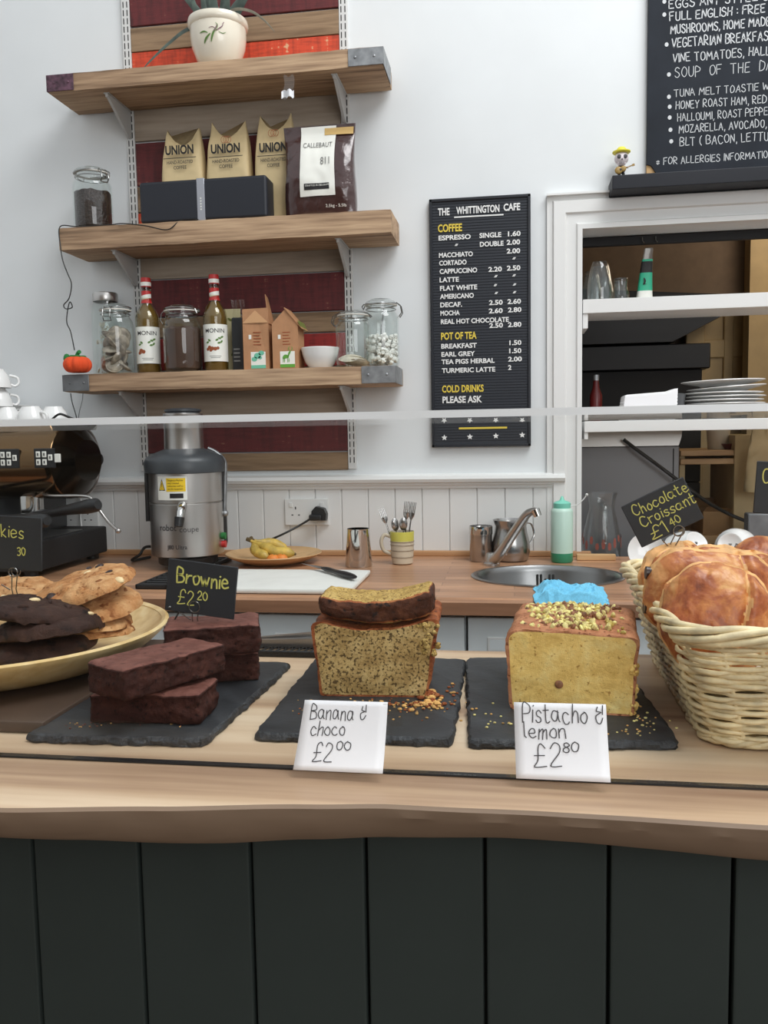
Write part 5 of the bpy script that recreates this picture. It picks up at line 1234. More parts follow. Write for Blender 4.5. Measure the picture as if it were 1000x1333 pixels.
# black ribbed drip tray under the juicer front
xa, xb = at(176, 772, 2.06).x, -.885
t = thing('drip_mat', 'black ribbed rubber tray under the juicer', 'tray', ((xa + xb) / 2, 2.31, TZ + .0005))
W_ = (xb - xa) / 2; b = MB(); b.rbox(-W_, W_, -.25, .27, 0, .006, .003)
for k in range(15): b.rbox(-W_ + .01, W_ - .01, -.235 + k * .034, -.225 + k * .034, .004, .0125, .002, 1)
for x0_, x1_ in ((-W_, -W_ + .008), (W_ - .008, W_)): b.rbox(x0_, x1_, -.25, .27, 0, .013, .003)
b.rbox(-W_, W_, -.25, -.242, 0, .013, .003); b.build('ribbed_tray', M['black_plastic'], t)
cable('juicer_lead', [V((JX - .11, 2.50, TZ + .05)), at(190, 712, 2.52), at(182, 722, 2.50), V((at(172, 728, 2.52).x, 2.52, TZ + .006)), V((-1.17, 2.60, TZ + .005))], .0045, 'dark lead curving down left of the juicer', M['wire_black'])
# plate of bananas
PXc = (-.735, 2.615)
t = thing('wooden_plate', 'round pale wooden plate holding bananas, right of the juicer', 'plate', (PXc[0], 2.53, TZ + .0005))
MB().lathe([(.001, .003), (.07, .001), (.08, 0), (.10, .006), (.138, .022), (.148, .029), (.147, .032), (.136, .027), (.10, .012), (.001, .010)], 56, cap=False).build('plate_body', M['plate_wood'], t, smooth=50)
PT = V((PXc[0], 2.53, TZ + .011))
def banana(p0, p1, sag, lab, r=.0165, up=.0):
    c = (V(p0) + V(p1)) / 2 + V(sag); pts = _sm3([V(p0), V(p0).lerp(c, .62), c, c.lerp(V(p1), .5) + V((0, 0, .001)), V(p1)], 6)
    L = pts[0].copy(); N = len(pts); rs = []
    for i in range(N):
        u = i / (N - 1); rs.append(r * min(1, .30 + 1.5 * max(0, u - .10) * 3) if u < .30 else r * min(1, (1 - u) * 4.5 + .22))
    t = thing('banana', lab, 'banana', L, group='bananas on the wooden plate')
    MB().tube([p - L for p in pts], rs, 7).build('peel', M['banana'], t, smooth=60)
    MB().tube([V((0, 0, 0)), (pts[0] - pts[1]).normalized() * .016], [.0055, .0065], 7).build('stalk', M['banana_tip'], t, label='dark stalk')
    b = MB(); b.ball(pts[-1] - L, .0045, n=8, k=6); b.build('tip', M['banana_tip'], t, label='dark tip')
    return t
s0_ = at(327, 704, 2.50); banana((s0_.x, 2.50, s0_.z), (at(384, 718, 2.48).x, 2.48, TZ + .034), (.012, -.012, -.012), 'spotted banana lying nearest on the wooden plate', .017)
banana((s0_.x + .001, 2.508, s0_.z - .002), (at(352, 726, 2.47).x, 2.45, TZ + .026), (-.012, -.004, -.006), 'yellow banana curving down at the left of the plate', .0155)
banana((s0_.x + .004, 2.516, s0_.z - .001), (at(372, 716, 2.55).x, 2.57, TZ + .030), (.01, .016, .004), 'yellow banana furthest back on the wooden plate', .0155)
for (x_, y_), lab in (((366, 720), 'small orange piece of fruit right of the bananas'), ((356, 722), 'small orange piece of fruit under the front banana')):
    q = at(x_, y_, 2.43); t = thing('satsuma', lab, 'fruit', (q.x, 2.425 + (x_ - 356) * .0008, TZ + .027), group='orange fruit on the wooden plate')
    b = MB(); b.ball((0, 0, 0), .0165, n=18, k=12, sc=(1.15, 1, .85)); b.build('fruit_body', M['satsuma'], t, smooth=80); MB().ball((.004, -.002, .0135), .0028, n=8, k=5, sc=(1, 1, .4)).build('stalk_end', M['leaf_green'], t)
# chopping board and knife
t = thing('chopping_board', 'white plastic chopping board on the worktop edge', 'chopping board', (-.60, 2.165, TZ + .0005))
poly = [(-.66 + .60 - .14, -.145), (.198, -.145), (.206, .155), (-.16, .155)]
vs, fs, ax = gridbox(.205, .152, .0075, .006, 12, 10, 3)
MB().add([(p.x, p.y, p.z + .0075) for p in vs], fs).build('board_body', M['board_white'], t, smooth=50)
k = at(449, 751, 2.1); kp0 = atz(462, 752, TZ + .024); kp1 = atz(420, 740, TZ + .024); kp2 = atz(392, 734.5, TZ + .022)
t = thing('kitchen_knife', 'kitchen knife with black handle lying on the white board', 'knife', (kp1.x, kp1.y, TZ + .0165))
L = t.location.copy(); f_ = lambda p: V((p.x - L.x, p.y - L.y, .009))
d = (f_(kp0) - f_(kp1)).normalized()
MB().tube(_sm3([f_(kp1), f_(kp1).lerp(f_(kp0), .3), f_(kp1).lerp(f_(kp0), .7), f_(kp0)], 4), [.006, .008, .010, .0105, .0095, .0095, .0105, .012, .0125, .0125, .0115, .010, .007], 10, flat=.62).build('knife_handle', M['black_plastic'], t)
nrm_ = V((-d.y, d.x, 0)); p2 = f_(kp2); b = MB()
o_ = V((0, 0, -.001)); b.add([f_(kp1) - nrm_ * .010 + o_, f_(kp1) + nrm_ * .010 + o_, p2 + nrm_ * .002 + o_, p2 - nrm_ * .0 + o_, f_(kp1) + V((0, 0, .0018)) + nrm_ * .008], [(0, 1, 2, 3), (0, 4, 3), (4, 1, 2, 3)])
b.build('blade', M['blade'], t, smooth=0)
# steel tumbler
t = thing('steel_tumbler', 'tapered polished steel tumbler on the worktop, left of the fork mug', 'tumbler', (atz(466, 738, TZ).x, 2.47, TZ + .0005))
MB().lathe([(.001, .002), (.039, 0), (.0405, .003), (.033, .108), (.034, .112), (.0325, .112), (.038, .006), (.001, .004)], 40, cap=False).build('tumbler_body', M['chrome'], t)
b = MB(); b.tube([V((-.003, -.0362, .075)), V((-.003, -.0335, .1125))], .002, 6); b.build('side_notch', M['slot'], t)
# fork mug
MGX = atz(524, 734, TZ).x; MGY = 2.52
t = thing('mug', 'beige mug with yellow band and brown rings holding forks', 'mug', (MGX, MGY, TZ + .0005))
b = MB(); b.lathe([(.001, .003), (.028, .001), (.031, .003), (.034, .03), (.0355, .070)], 40, m=0, cap=False); b.lathe([(.0355, .070), (.0365, .098), (.035, .0985)], 40, m=1, cap=False); b.lathe([(.035, .0985), (.033, .07), (.030, .01), (.001, .008)], 40, m=0, cap=False)
for z_ in (.022, .042, .058, .068): b.lathe([(.0325 + .0033 * z_ / .07 + .0012, z_ - .0009), (.0325 + .0033 * z_ / .07 + .0012, z_ + .0009)], 40, m=2, cap=False)
b.build('mug_body', [M['beige_china'], M['yellow_china'], M['brown_line']], t, smooth=40)
MB().tube(_sm3([(-.034, -.004, .082), (-.052, -.006, .088), (-.062, -.008, .070), (-.056, -.006, .042), (-.034, -.004, .030)], 6), .004, 8, flat=1.4).build('handle', M['beige_china'], t, smooth=70)
def fork(lean, h, rz, lab, spoon=False):
    t = thing('spoon' if spoon else 'fork', lab, 'spoon' if spoon else 'fork', (MGX + lean[0] * .3, MGY + lean[1] * .3, TZ + .012), group='cutlery in the mug', rot=(0, 0, rz))
    a = V((0, 0, 0)); c = V((lean[0], lean[1], h)); 
    cr = Matrix.Rotation(-rz, 3, 'Z'); c = cr @ c
    b = MB(); neck = a.lerp(c, .70); b.tube([a, a.lerp(c, .4), neck], [.003, .0028, .0024], 6, flat=.6); b.build('shank', M['steel'], t, smooth=60)
    d = (c - a).normalized(); sd = d.cross(V((0, 1, 0))).normalized()
    b = MB()
    if spoon:
        mid = a.lerp(c, .86); mx = Matrix.Translation(mid) @ V((0, 0, 1)).rotation_difference(d).to_matrix().to_4x4(); b.ball((0, 0, 0), .02, n=14, k=10, sc=(.62, .28, 1.0), mx=mx); b.build('spoon_bowl', M['steel'], t, smooth=80)
    else:
        b.tube([neck, a.lerp(c, .76), a.lerp(c, .82)], [.003, .009, .010], 8, flat=.28)
        for k in (-1.5, -.5, .5, 1.5): b.tube([a.lerp(c, .81) + sd * k * .0052, c + sd * k * .0050 + V((0, .003, 0))], [.0022, .0014], 6, flat=.7)
        b.build('tine', M['steel'], t, smooth=60)
fork((-.034, .0, .165), .160, .3, '') if False else None
for lean, h, rz, lab, sp in (((-.048, 0), .158, .4, 'fork leaning left in the striped mug', False), ((.014, -.006), .176, 0, 'tallest fork standing upright in the striped mug', False), ((.026, .012), .172, -.3, 'fork at the right rear of the striped mug', False), ((.006, -.016), .128, .2, 'short spoon at the front of the striped mug', True), ((-.016, -.012), .126, .5, 'short spoon left of centre in the striped mug', True)):
    fork(lean, h, rz, lab, sp)
# sink
b = MB(); n = 64
def ell(k, z, dx=0): return [(SKX + SRX * k * math.cos(2 * PI * i / n), SKY + SRY * k * math.sin(2 * PI * i / n), z) for i in range(n)]
rings_ = [ell(1.0, TZ + .0006), ell(1.0, TZ + .003), ell(.985, TZ + .0045), ell(.935, TZ + .004), ell(.915, TZ - .002), ell(.90, TZ - .012), ell(.87, TZ - .12), ell(.78, TZ - .145), ell(.3, TZ - .152), ell(.11, TZ - .153)]
vs = [p for r_ in rings_ for p in r_]; fs = []
for j in range(len(rings_) - 1):
    for i in range(n): fs.append((j * n + i, j * n + (i + 1) % n, (j + 1) * n + (i + 1) % n, (j + 1) * n + i))
sk = thing('sink', 'round stainless steel sink set into the wood worktop', 'sink', (SKX, SKY, TZ - .153))
b.add([V(p) - sk.location for p in vs], fs); b.build('sink_bowl', M['sink'], sk, smooth=50)
b = MB(); b.lathe([(.001, .002), (SRX * .115, .0025), (SRX * .12, .0)], 20, cap=False); b.build('drain', M['black_plastic'], sk)
b = MB()
for dx in (-.022, -.012, .012, .022):
    yy = SRY * .893 * math.sqrt(max(0, 1 - (dx / SRX / .893) ** 2)) - .004
    b.rbox(dx - .003, dx + .003, yy - .0015, yy + .002, .153 - .052, .153 - .020, .001, 1)
b.ball((0, SRY * .893 - .003, .153 - .036), .0035, 0, 8, 6); b.build('overflow_slot', M['slot'], sk)
# tap
bt = V((atz(640, 737, TZ).x, 2.505, TZ))
t = thing('tap', 'steel mixer tap with a slanting spout beside the sink', 'tap', bt)
MB().lathe([(.024, .0005), (.024, .006), (.019, .010), (.017, .030), (.015, .036), (.001, .038)], 24, cap=False).build('tap_base', M['brushed'], t)
p_ = [V((0, 0, .012)), at(650, 722, 2.47) - bt, at(668, 695, 2.42) - bt, at(684, 672, 2.37) - bt, at(692, 666, 2.35) - bt, at(699, 665, 2.335) - bt]
MB().tube(_sm3(p_, 6), [.0155] * 6 + [.0155 - .0003 * i for i in range(25)], 16).build('spout', M['brushed'], t, smooth=60)
MB().tube([at(697, 663, 2.335) - bt, at(700.5, 672, 2.333) - bt], [.0115, .0105], 16).build('aerator', M['chrome'], t)
# steel milk jugs
jx = atz(665, 733, TZ).x
t = thing('milk_jug', 'round-bellied steel milk jug behind the tap', 'jug', (jx, 2.60, TZ + .0005))
MB().lathe([(.001, .002), (.046, 0), (.052, .004), (.0585, .03), (.057, .055), (.049, .088), (.047, .105), (.054, .124), (.0525, .1245), (.045, .105), (.053, .055), (.05, .008), (.001, .005)], 48, cap=False).build('jug_body', M['steel'], t, smooth=50)
MB().tube(_sm3([(.04, .03, .11), (.062, .05, .105), (.07, .055, .07), (.05, .038, .035)], 5), .004, 8, flat=.6).build('handle', M['steel'], t)
t = thing('steel_can', 'straight-sided steel jug at the left of the tap', 'jug', (atz(626, 735, TZ).x - .002, 2.585, TZ + .0005))
b = MB(); b.lathe([(.001, .002), (.032, 0), (.034, .003), (.034, .100), (.035, .104)], 36, cap=False)
b.lathe([(.033, .104), (.032, .100), (.032, .006), (.001, .005)], 36, cap=False)
b.build('can_body', M['steel'], t, smooth=40)
b = MB(); b.lathe([(.0352, .082), (.0358, .084), (.0358, .106), (.034, .107)], 36, cap=False); b.build('rim_band', M['chrome'], t)
# squeeze bottle
t = thing('squeeze_bottle', 'pale green squeeze bottle of washing-up liquid near the sink', 'bottle', (atz(733, 735, TZ).x, 2.575, TZ + .0005))
MB().lathe([(.001, .002), (.030, 0), (.0325, .004), (.0325, .028)], 36, cap=False).build('liquid_base', M['soap_green'], t, label='dark green liquid at the bottom')
MB().lathe([(.0325, .028), (.0325, .150), (.030, .158), (.024, .162), (.001, .162)], 36, cap=False).build('bottle_body', M['soap_bottle'], t)
b = MB(); b.lathe([(.0245, .160), (.0255, .163), (.0255, .176), (.020, .180), (.008, .184), (.006, .188), (.003, .196), (.001, .197)], 28, cap=False); b.tube(_sm3([(.024, -.005, .166), (.045, -.006, .172), (.062, -.008, .188), (.070, -.008, .200)], 5), .0016, 6, 1); b.ball((.071, -.008, .201), .004, 1, 8, 6)
b.build('cap', [M['teal_cap'], M['white_plastic']], t, smooth=50, label='teal nozzle cap with white strap')
# cloth over the worktop edge
cz = MB()
xa, xb = at(698, 775, 2.0).x, at(790, 775, 2.0).x
t0 = V(((xa + xb) / 2, 1.985, TZ - .036))
def clothp(u, v):
    w_ = (xb - xa)
    path = [(2.155, TZ + .004), (2.12, TZ + .012), (2.07, TZ + .015), (2.02, TZ + .013), (1.985, TZ + .008), (1.974, TZ - .010), (1.972, TZ - .030), (1.972, TZ - .042)]
    k = v * (len(path) - 1); i = min(int(k), len(path) - 2); f = k - i
    y = path[i][0] * (1 - f) + path[i + 1][0] * f; z = path[i][1] * (1 - f) + path[i + 1][1] * f
    x_ = (u - .5) * w_ * (1.0 + .10 * math.sin(PI * v * .9) - .12 * v) + .010 * nz((v * 3, u, 1), 2, 1)
    top = math.sin(PI * min(1, v / .75 * .95 + .05)) if v < .75 else 0
    r1 = 1 - abs(nz((x_, y * .8, 0), 19, 2)) * 3.2; r2 = 1 - abs(nz((x_ * .7 + y, y - x_, 4), 34, 5)) * 3.0
    edge_ = min(1, min(u, 1 - u) * 6)
    z += top * edge_ * (.012 * r1 + .008 * r2) - top * (1 - edge_) * .018
    if v > .6: y -= (.006 * r1 + .004 * r2) * min(1, (v - .6) * 6) * .8
    if v > .7: z -= (v - .7) / .3 * .012 * (u - .35) 
    z = max(z, TZ + .0025) if y > 1.99 else z
    return V((x_, min(y, 1.984) if z < TZ + .002 else y, z)) - V((0, t0.y, t0.z))
cz.grid(clothp, 110, 90)
cl_o = cz.build('cleaning_cloth', M['cloth'], loc=t0, smooth=80)
sol = cl_o.modifiers.new('s', 'SOLIDIFY'); sol.thickness = .0015
tag(cl_o, 'crumpled blue cleaning cloth hanging over the worktop edge by the sink', 'cloth')
# wood batten lying behind
q0 = atz(751, 730, TZ); t = MB().rbox(q0.x, q0.x + .115, 2.60, 2.622, TZ + .0005, TZ + .019, .003).build('wood_batten', M['plate_wood']); tag(t, 'short pale wooden batten at the foot of the glass jug', 'batten')

# ================================================================== SERVING HATCH
hs1 = MB(); hs1.rbox(HX + .004, HX1, 2.706, 2.90, 1.645, 1.687, .002); hs1.rbox(HX + .004, HX + .02, 2.712, 2.86, 1.60, 1.645, .002)
o = hs1.build('hatch_shelf', M['white_paint']); tag(o, 'upper white shelf in the hatch carrying upturned glasses', 'shelf', 'white hatch shelves')
hs2 = MB(); hs2.rbox(HX + .010, HX1, 2.706, 2.95, 1.284, 1.318, .002); hs2.rbox(HX + .010, HX + .022, 2.712, 2.86, 1.262, 1.284, .002)
o = hs2.build('hatch_shelf', M['white_paint']); tag(o, 'lower white shelf in the hatch carrying plates and napkins', 'shelf', 'white hatch shelves')
def tumbler(p, lab, r, h, curvy=False):
    t = thing('drinking_glass', lab, 'glass', p, group='upturned glasses on the hatch shelf')
    pr = [(r, 0), (r * 1.02, h * .25), (r * .98, h * .45), (r * .80, h * .8), (r * .66, h * .96), (r * .6, h), (.001, h)] if not curvy else [(r, 0), (r * 1.04, h * .3), (r * .82, h * .55), (r * .78, h * .75), (r * .86, h * .92), (r * .82, h), (.001, h)]
    MB().lathe(pr, 32, cap=False).build('glass_wall', M['jug_glass'], t, smooth=50)
    MB().lathe([(r * .96, .002), (r * .9, h * .5), (r * .58, h * .88), (.001, h * .88)] if not curvy else [(r * .95, .002), (r * .76, h * .6), (r * .74, h * .85), (.001, h * .85)], 32, cap=False).build('inner_wall', M['jug_glass'], t, smooth=50)
H1 = 1.6875
tumbler(px(781, 380, 2.755, H1), 'tall upturned glass at the front of the upper hatch shelf, left', .038, .117)
tumbler(px(769, 380, 2.845, H1), 'upturned glass half hidden at the far left of the upper hatch shelf', .036, .105)
tumbler(px(786, 380, 2.848, H1), 'short upturned glass behind the tall one on the hatch shelf', .034, .085)
tumbler(px(808, 380, 2.775, H1), 'small curvy upturned glass right of the tall one', .026, .068, True)
t = thing('squeezy_pack', 'green plastic pack with white band on the upper hatch shelf', 'pack', px(839, 380, 2.78, H1))
b = MB()
def gp(u, v):
    a = 2 * PI * u; k = v; W_ = .024 * (1 - .42 * k); D_ = .020 * (1 - .75 * k); X = math.copysign(abs(math.cos(a)) ** .6, math.cos(a)); return V((X * W_ + .008 * k * k + .004 * k, math.copysign(abs(math.sin(a)) ** .6, math.sin(a)) * D_, .158 * v))
nu, nv = 28, 24; b.grid(gp, nu, nv, closed_u=True)
for i in range(len(b.f)):
    v = (i // nu) / (nv - 1); b.m[i] = 1 if .0 <= v < .14 else (2 if .50 < v < .70 else (3 if v >= .74 else 0))
b.add([gp(i / nu, 1) for i in range(nu)], [tuple(range(nu))], 3)
b.build('pack_body', [M['green_pack'], M['label_white'], M['ink_black'], M['tape']], t, smooth=60)
c = MB(); f2 = lambda u, v: (u, -.0175, v); stroke(c, [(-.006, .045), (-.001, .055), (-.004, .066)], .006, f2, 0); stroke(c, [(-.006, .048), (.003, .047)], .002, f2, 0); c.build('printed_mark', M['ink_black'], t, smooth=0)
# plates and napkins on the lower hatch shelf
H2 = 1.3185
pc = px(943, 520, 2.835, H2); pl = MB()
prof = [(.001, .003), (.055, .002), (.062, 0), (.066, .003), (.092, .008), (.118, .014), (.117, .016), (.09, .011), (.064, .006), (.001, .006)]
PL = ['bottom white plate in the stack on the lower hatch shelf'] + [w + ' white plate counting up from the bottom of the hatch stack' for w in ('second', 'third', 'fourth', 'fifth', 'sixth', 'seventh')] + ['second white plate from the top of the hatch stack, under the tilted one', 'top white plate of the hatch stack, tilted and jutting out to the left']
base = MB().lathe(prof, 48, cap=False).build('dinner_plate', M['china'], loc=(pc.x, pc.y, H2), smooth=50); tag(base, PL[0], 'plate', 'plates on the hatch shelf')
zs_ = [0, .011, .022, .033, .044, .055, .066, .083, .101]
for k in range(1, 9):
    o = base.copy(); COL.objects.link(o); o.location = (pc.x + (.002, -.003, .003, -.002, .004, -.003, .005, -.006)[k - 1], pc.y, H2 + zs_[k]); o.rotation_euler = (0, (0, 0, 0, 0, 0, 0, -.06, -.02)[k - 1], 0); o['label'] = PL[k]
    if k == 8: o.scale = (1.06, 1.06, 1.1)
t = thing('napkin_stack', 'slanting pile of white paper napkins on the lower hatch shelf', 'napkins', px(842, 525, 2.80, H2))
b = MB()
vs, fs, ax = gridbox(.083, .055, .020, .003, 20, 10, 18)
out_ = []
for p in vs:
    k = (p.z + .02) / .04; q = V((p.x * (1 - .05 * k) + .006 * k + .0012 * math.sin(k * 60), p.y, (p.z + .02) * 2.1 + .006 * k * (p.x / .083) * .8 + (.008 if (k > .9 and p.x > .05) else 0) * (p.x - .05) / .03)); out_.append(q)
b.add(out_, fs); b.build('folded_paper', M['paper'], t, smooth=30)
o = MB().tube(_sm3([V((pc.x - .142, 2.78, H2 + .0115)), V((pc.x - .142, 2.78, H2 + .04)), V((pc.x - .139, 2.775, H2 + .080))], 5), [.011] * 11, 10).build('dark_cloth_roll', M['dark_metal'], smooth=60); tag(o, 'small dark rolled cloth between the napkins and the plates', 'cloth')
# kitchen things seen through the hatch
t = thing('hatch_dark_bar', 'black bar under the head of the hatch', 'bar', (HX + .65, 2.80, 1.862)); b = MB(); b.rbox(-.64, .64, 0, .018, 0, .0285, .003, 1); b.build('dark_bar', M['black_matt'], t)  # plain dark bar added to draw the black line under the hatch head
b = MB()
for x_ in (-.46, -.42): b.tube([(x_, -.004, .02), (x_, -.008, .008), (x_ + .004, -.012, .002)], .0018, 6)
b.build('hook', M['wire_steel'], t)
KYb = 3.55
t = thing('extractor_hood', 'black sloping extractor hood in the dark kitchen', 'extractor hood', (at(850, 420, KYb).x, KYb, 1.30))
L = t.location; zh_ = at(876, 446, KYb).z
poly = [at(700, 374, KYb), at(975, 384, KYb), at(964, 398, KYb), at(876, 446, KYb), at(700, 446, KYb)]
poly[3].z = poly[4].z = zh_ + .004
MB().prism([(p.x - L.x, p.z - L.z) for p in poly], 0, .38).build('hood_canopy', M['hood'], t, smooth=0)
t = thing('range_cooker', 'black kitchen range under the extractor hood', 'cooker', (at(830, 500, KYb).x, KYb + .02, 0))
L = t.location
a_, c_ = at(700, 447, KYb + .02), at(925, 479, KYb + .02); MB().rbox(a_.x - L.x, c_.x - L.x, 0, .36, c_.z, zh_ - .003, .004, 1).build('warming_shelf', M['hood'], t)
a_, c_ = at(700, 479, KYb + .02), at(915, 530, KYb + .02); MB().rbox(a_.x - L.x, c_.x - L.x, .02, .36, c_.z - .3, at(925, 479, KYb + .02).z - .001, .004, 1).build('oven_body', M['black_matt'], t)
MB().rbox(a_.x - L.x, c_.x - L.x, .02, .36, 0, c_.z - .301, .004, 1).build('oven_base', M['hood'], t)
def lathe_thing(name, lab, cat, p, prof, mat, part='body', sm=50):
    t = thing(name, lab, cat, p); MB().lathe(prof, 24, cap=False).build(part, M[mat], t, smooth=sm); return t
t = lathe_thing('sauce_bottle', 'red sauce bottle in the shadows at the left of the hatch', 'bottle', px(776, 515, 2.90, H2), [(.001, .001), (.018, 0), (.020, .004), (.020, .085), (.011, .110), (.009, .135), (.001, .136)], 'red_sauce', 'bottle_body')
MB().lathe([(.010, .134), (.010, .152), (.001, .153)], 16, cap=False).build('cap', M['metal'], t)
# cream panelled cupboard door beyond
KD = 3.98
xa, xb = at(925, 450, KD).x, at(1002, 450, KD).x + .25
t = thing('panelled_door', 'cream panelled kitchen door behind the black hood', 'door', ((xa + xb) / 2, KD, 0))
w_ = (xb - xa) / 2
b = MB(); b.rbox(-w_ - .10, w_, .03, .06, .0, 2.35, .002, 1)
for x0_, x1_ in ((-w_ - .10, -w_ - .02), (-w_ + .06, -w_ + .10), (-w_ + .36, -w_ + .42)): b.rbox(x0_, x1_, .012, .035, 0, 2.35, .004, 1)
for z0_, z1_ in ((1.60, 1.68), (1.15, 1.28), (.05, .2), (2.2, 2.35)): b.rbox(-w_ - .10, w_, .015, .034, z0_, z1_, .004, 1)
b.build('door_leaf', M['kitchen_cream'], t)
MB().ball((-w_ + .39, -.01, 1.22), .022, n=14, k=10).build('door_knob', plain('brass_knob', (170, 130, 70), .3, .8), t)
t = MB().box(at(977, 340, 3.8).x, at(977, 340, 3.8).x + .5, 3.80, 3.89, 0, 2.6).build('cream_post', M['kitchen_cream'], smooth=0); tag(t, 'cream painted post at the right edge, behind the upper hatch shelf', 'post')
# below the lower shelf
ax0, ax1 = at(752, 650, 3.02).x, at(884, 650, 3.02).x
t = thing('dishwasher', 'grey steel dishwasher seen through the lower hatch', 'dishwasher', ((ax0 + ax1) / 2, 3.02, 0)); w_ = (ax1 - ax0) / 2
zt_ = at(820, 581, 3.02).z
MB().rbox(-w_ - .2, w_, 0, .35, 0, zt_, .006).build('cabinet_body', M['appliance'], t)
MB().rbox(w_ - .022, w_ - .018, -.001, .001, .3, zt_ - .01, .0005, 1).build('door_seam', M['slot'], t)
b = MB(); b.prism([(-w_ - .2, zt_ + .0005), (w_ - .005, zt_ + .0005), (w_ + .004, zt_ + .030), (w_ + .006, zt_ + .058), (-w_ - .2, zt_ + .058)], -.01, .33); b.build('steel_top', M['brushed'], t, smooth=0)
cable('kitchen_hose', [at(812, 572, 2.98), at(830, 586, 2.97), at(860, 608, 2.97), at(885, 627, 2.97), at(925, 656, 2.98), at(965, 676, 3.0), at(1010, 690, 3.0)], .006, 'black hose running diagonally across the dishwasher front', M['wire_black'])
# glass jug by the hatch
t = thing('glass_jug', 'clear glass jug with red printed pattern in the corner of the hatch', 'jug', px(783, 725, 2.775, .8605))
MB().lathe([(.001, .006), (.052, .003), (.058, .006), (.062, .03), (.060, .09), (.048, .15), (.040, .185), (.044, .215), (.050, .232)], 40, cap=False).build('jug_body', M['jug_glass'], t, smooth=50)
MB().tube(_sm3([(0, -.045, .20), (.004, -.075, .19), (.006, -.085, .13), (.004, -.062, .08)], 6), .006, 8).build('handle', M['jug_glass'], t, smooth=60)
b = MB()
for k in range(11):
    a = -PI + k * PI / 10; z0 = random.uniform(.055, .08); z1 = z0 + random.uniform(.02, .035); r_ = .0622 if z1 < .1 else .058
    rr = lambda z: .0625 if z < .03 else (.0625 - (z - .03) / .06 * .002 if z < .09 else .0605 - (z - .09) / .06 * .012 + .0004)
    b.add([(rr(z) * math.cos(a + da) * 1.006, rr(z) * math.sin(a + da) * 1.006, z) for z, da in ((z0, -.06), (z0, .06), ((z0 + z1) / 2, .10), (z1, .05), (z1, -.05), ((z0 + z1) / 2, -.10))], [(0, 1, 2, 3, 4, 5)])
b.build('printed_pattern', M['apple_red'], t, smooth=0)
# kitchen side table with boxes
t = thing('kitchen_table', 'wooden kitchen shelf unit beyond the hatch, right side', 'shelf unit', (at(950, 640, 3.15).x, 3.15, 0)); L = t.location
x0_ = at(886, 600, 3.15).x - L.x
b = MB()
for yy, th in ((586, .02), (597, .02), (697, .03)):
    z = at(930, yy, 3.15).z; b.rbox(x0_, x0_ + .75, 0, .36, z - th, z, .002, 1)
b.build('shelf_board', M['plate_wood'], t)
x1_ = at(955, 620, 3.15).x - L.x; b = MB(); b.rbox(x1_, x1_ + .10, -.01, .36, 0, at(960, 566, 3.15).z, .002, 1); b.rbox(x0_, x0_ + .02, .02, .36, 0, at(960, 590, 3.15).z, .002, 1); b.build('side_panel', M['kitchen_cream'], t)
z_ = at(930, 586, 3.15).z
t = lathe_thing('utensil_pot', 'cream pot of utensils on the kitchen shelf unit', 'pot', px(935, 580, 3.25, z_ + .0005), [(.001, .001), (.034, 0), (.036, .004), (.042, .085), (.040, .085), (.034, .008), (.001, .006)], 'beige_china', 'pot_body')
b = MB(); b.tube([(0, 0, .02), (-.022, 0, .15)], .006, 8); b.tube([(0, 0, .02), (.022, .01, .16)], .007, 8); b.build('utensil', M['black_plastic'], t)
t = lathe_thing('small_dish', 'dark red dish on the kitchen shelf unit beside the utensil pot', 'dish', px(955, 585, 3.22, z_ + .0005), [(.001, .002), (.03, 0), (.045, .02), (.044, .021), (.03, .006), (.001, .006)], 'red_sauce', 'dish_body')
z2_ = at(930, 697, 3.15).z; xa, xb = at(914, 680, 3.2).x, at(955, 680, 3.2).x
t = thing('cardboard_box', 'low cardboard box on the bottom board of the kitchen shelf unit', 'box', ((xa + xb) / 2 - .004, 3.19, z2_ + .0005)); w_ = (xb - xa) / 2 - .006; hb = at(935, 666, 3.19).z - z2_
b = MB(); b.box(-w_, w_, 0, .2, 0, hb); b.build('box_body', M['cardboard'], t, smooth=0)
b = MB(); b.add([(-w_, 0, hb), (w_, 0, hb), (w_ * .95, -.03, hb + .012), (-w_ * .9, -.035, hb + .02)], [(0, 1, 2, 3)]); b.add([(-w_, .2, hb), (w_, .2, hb), (w_, .26, hb + .03), (-w_, .26, hb + .03)], [(0, 1, 2, 3)]); b.build('box_flap', M['cardboard'], t, smooth=0)
t = thing('paper_bag', 'yellowish paper bag hanging at the right of the hatch', 'bag', (at(992, 590, 3.05).x, 3.05, at(990, 640, 3.05).z))
b = MB(); b.grid(lambda u, v: (.055 * math.cos(2 * PI * u) * (1 - .4 * v) + .012 * nz((u * 3, v * 2, 0), 2, 4), .03 * math.sin(2 * PI * u) * (1 - .7 * v) + .01 * nz((u * 3, v * 2, 2), 3, 1), .21 * v), 28, 16, closed_u=True); b.build('bag_body', M['kraft_bag'], t, smooth=40)
t = MB().rbox(at(972, 690, 2.78).x, at(972, 690, 2.78).x + .2, 2.76, 2.815, .8605, at(985, 668, 2.78).z, .004, 1).build('grey_tin', M['dark_metal']); tag(t, 'dark grey tin at the right of the hatch sill, behind the pastries', 'tin')
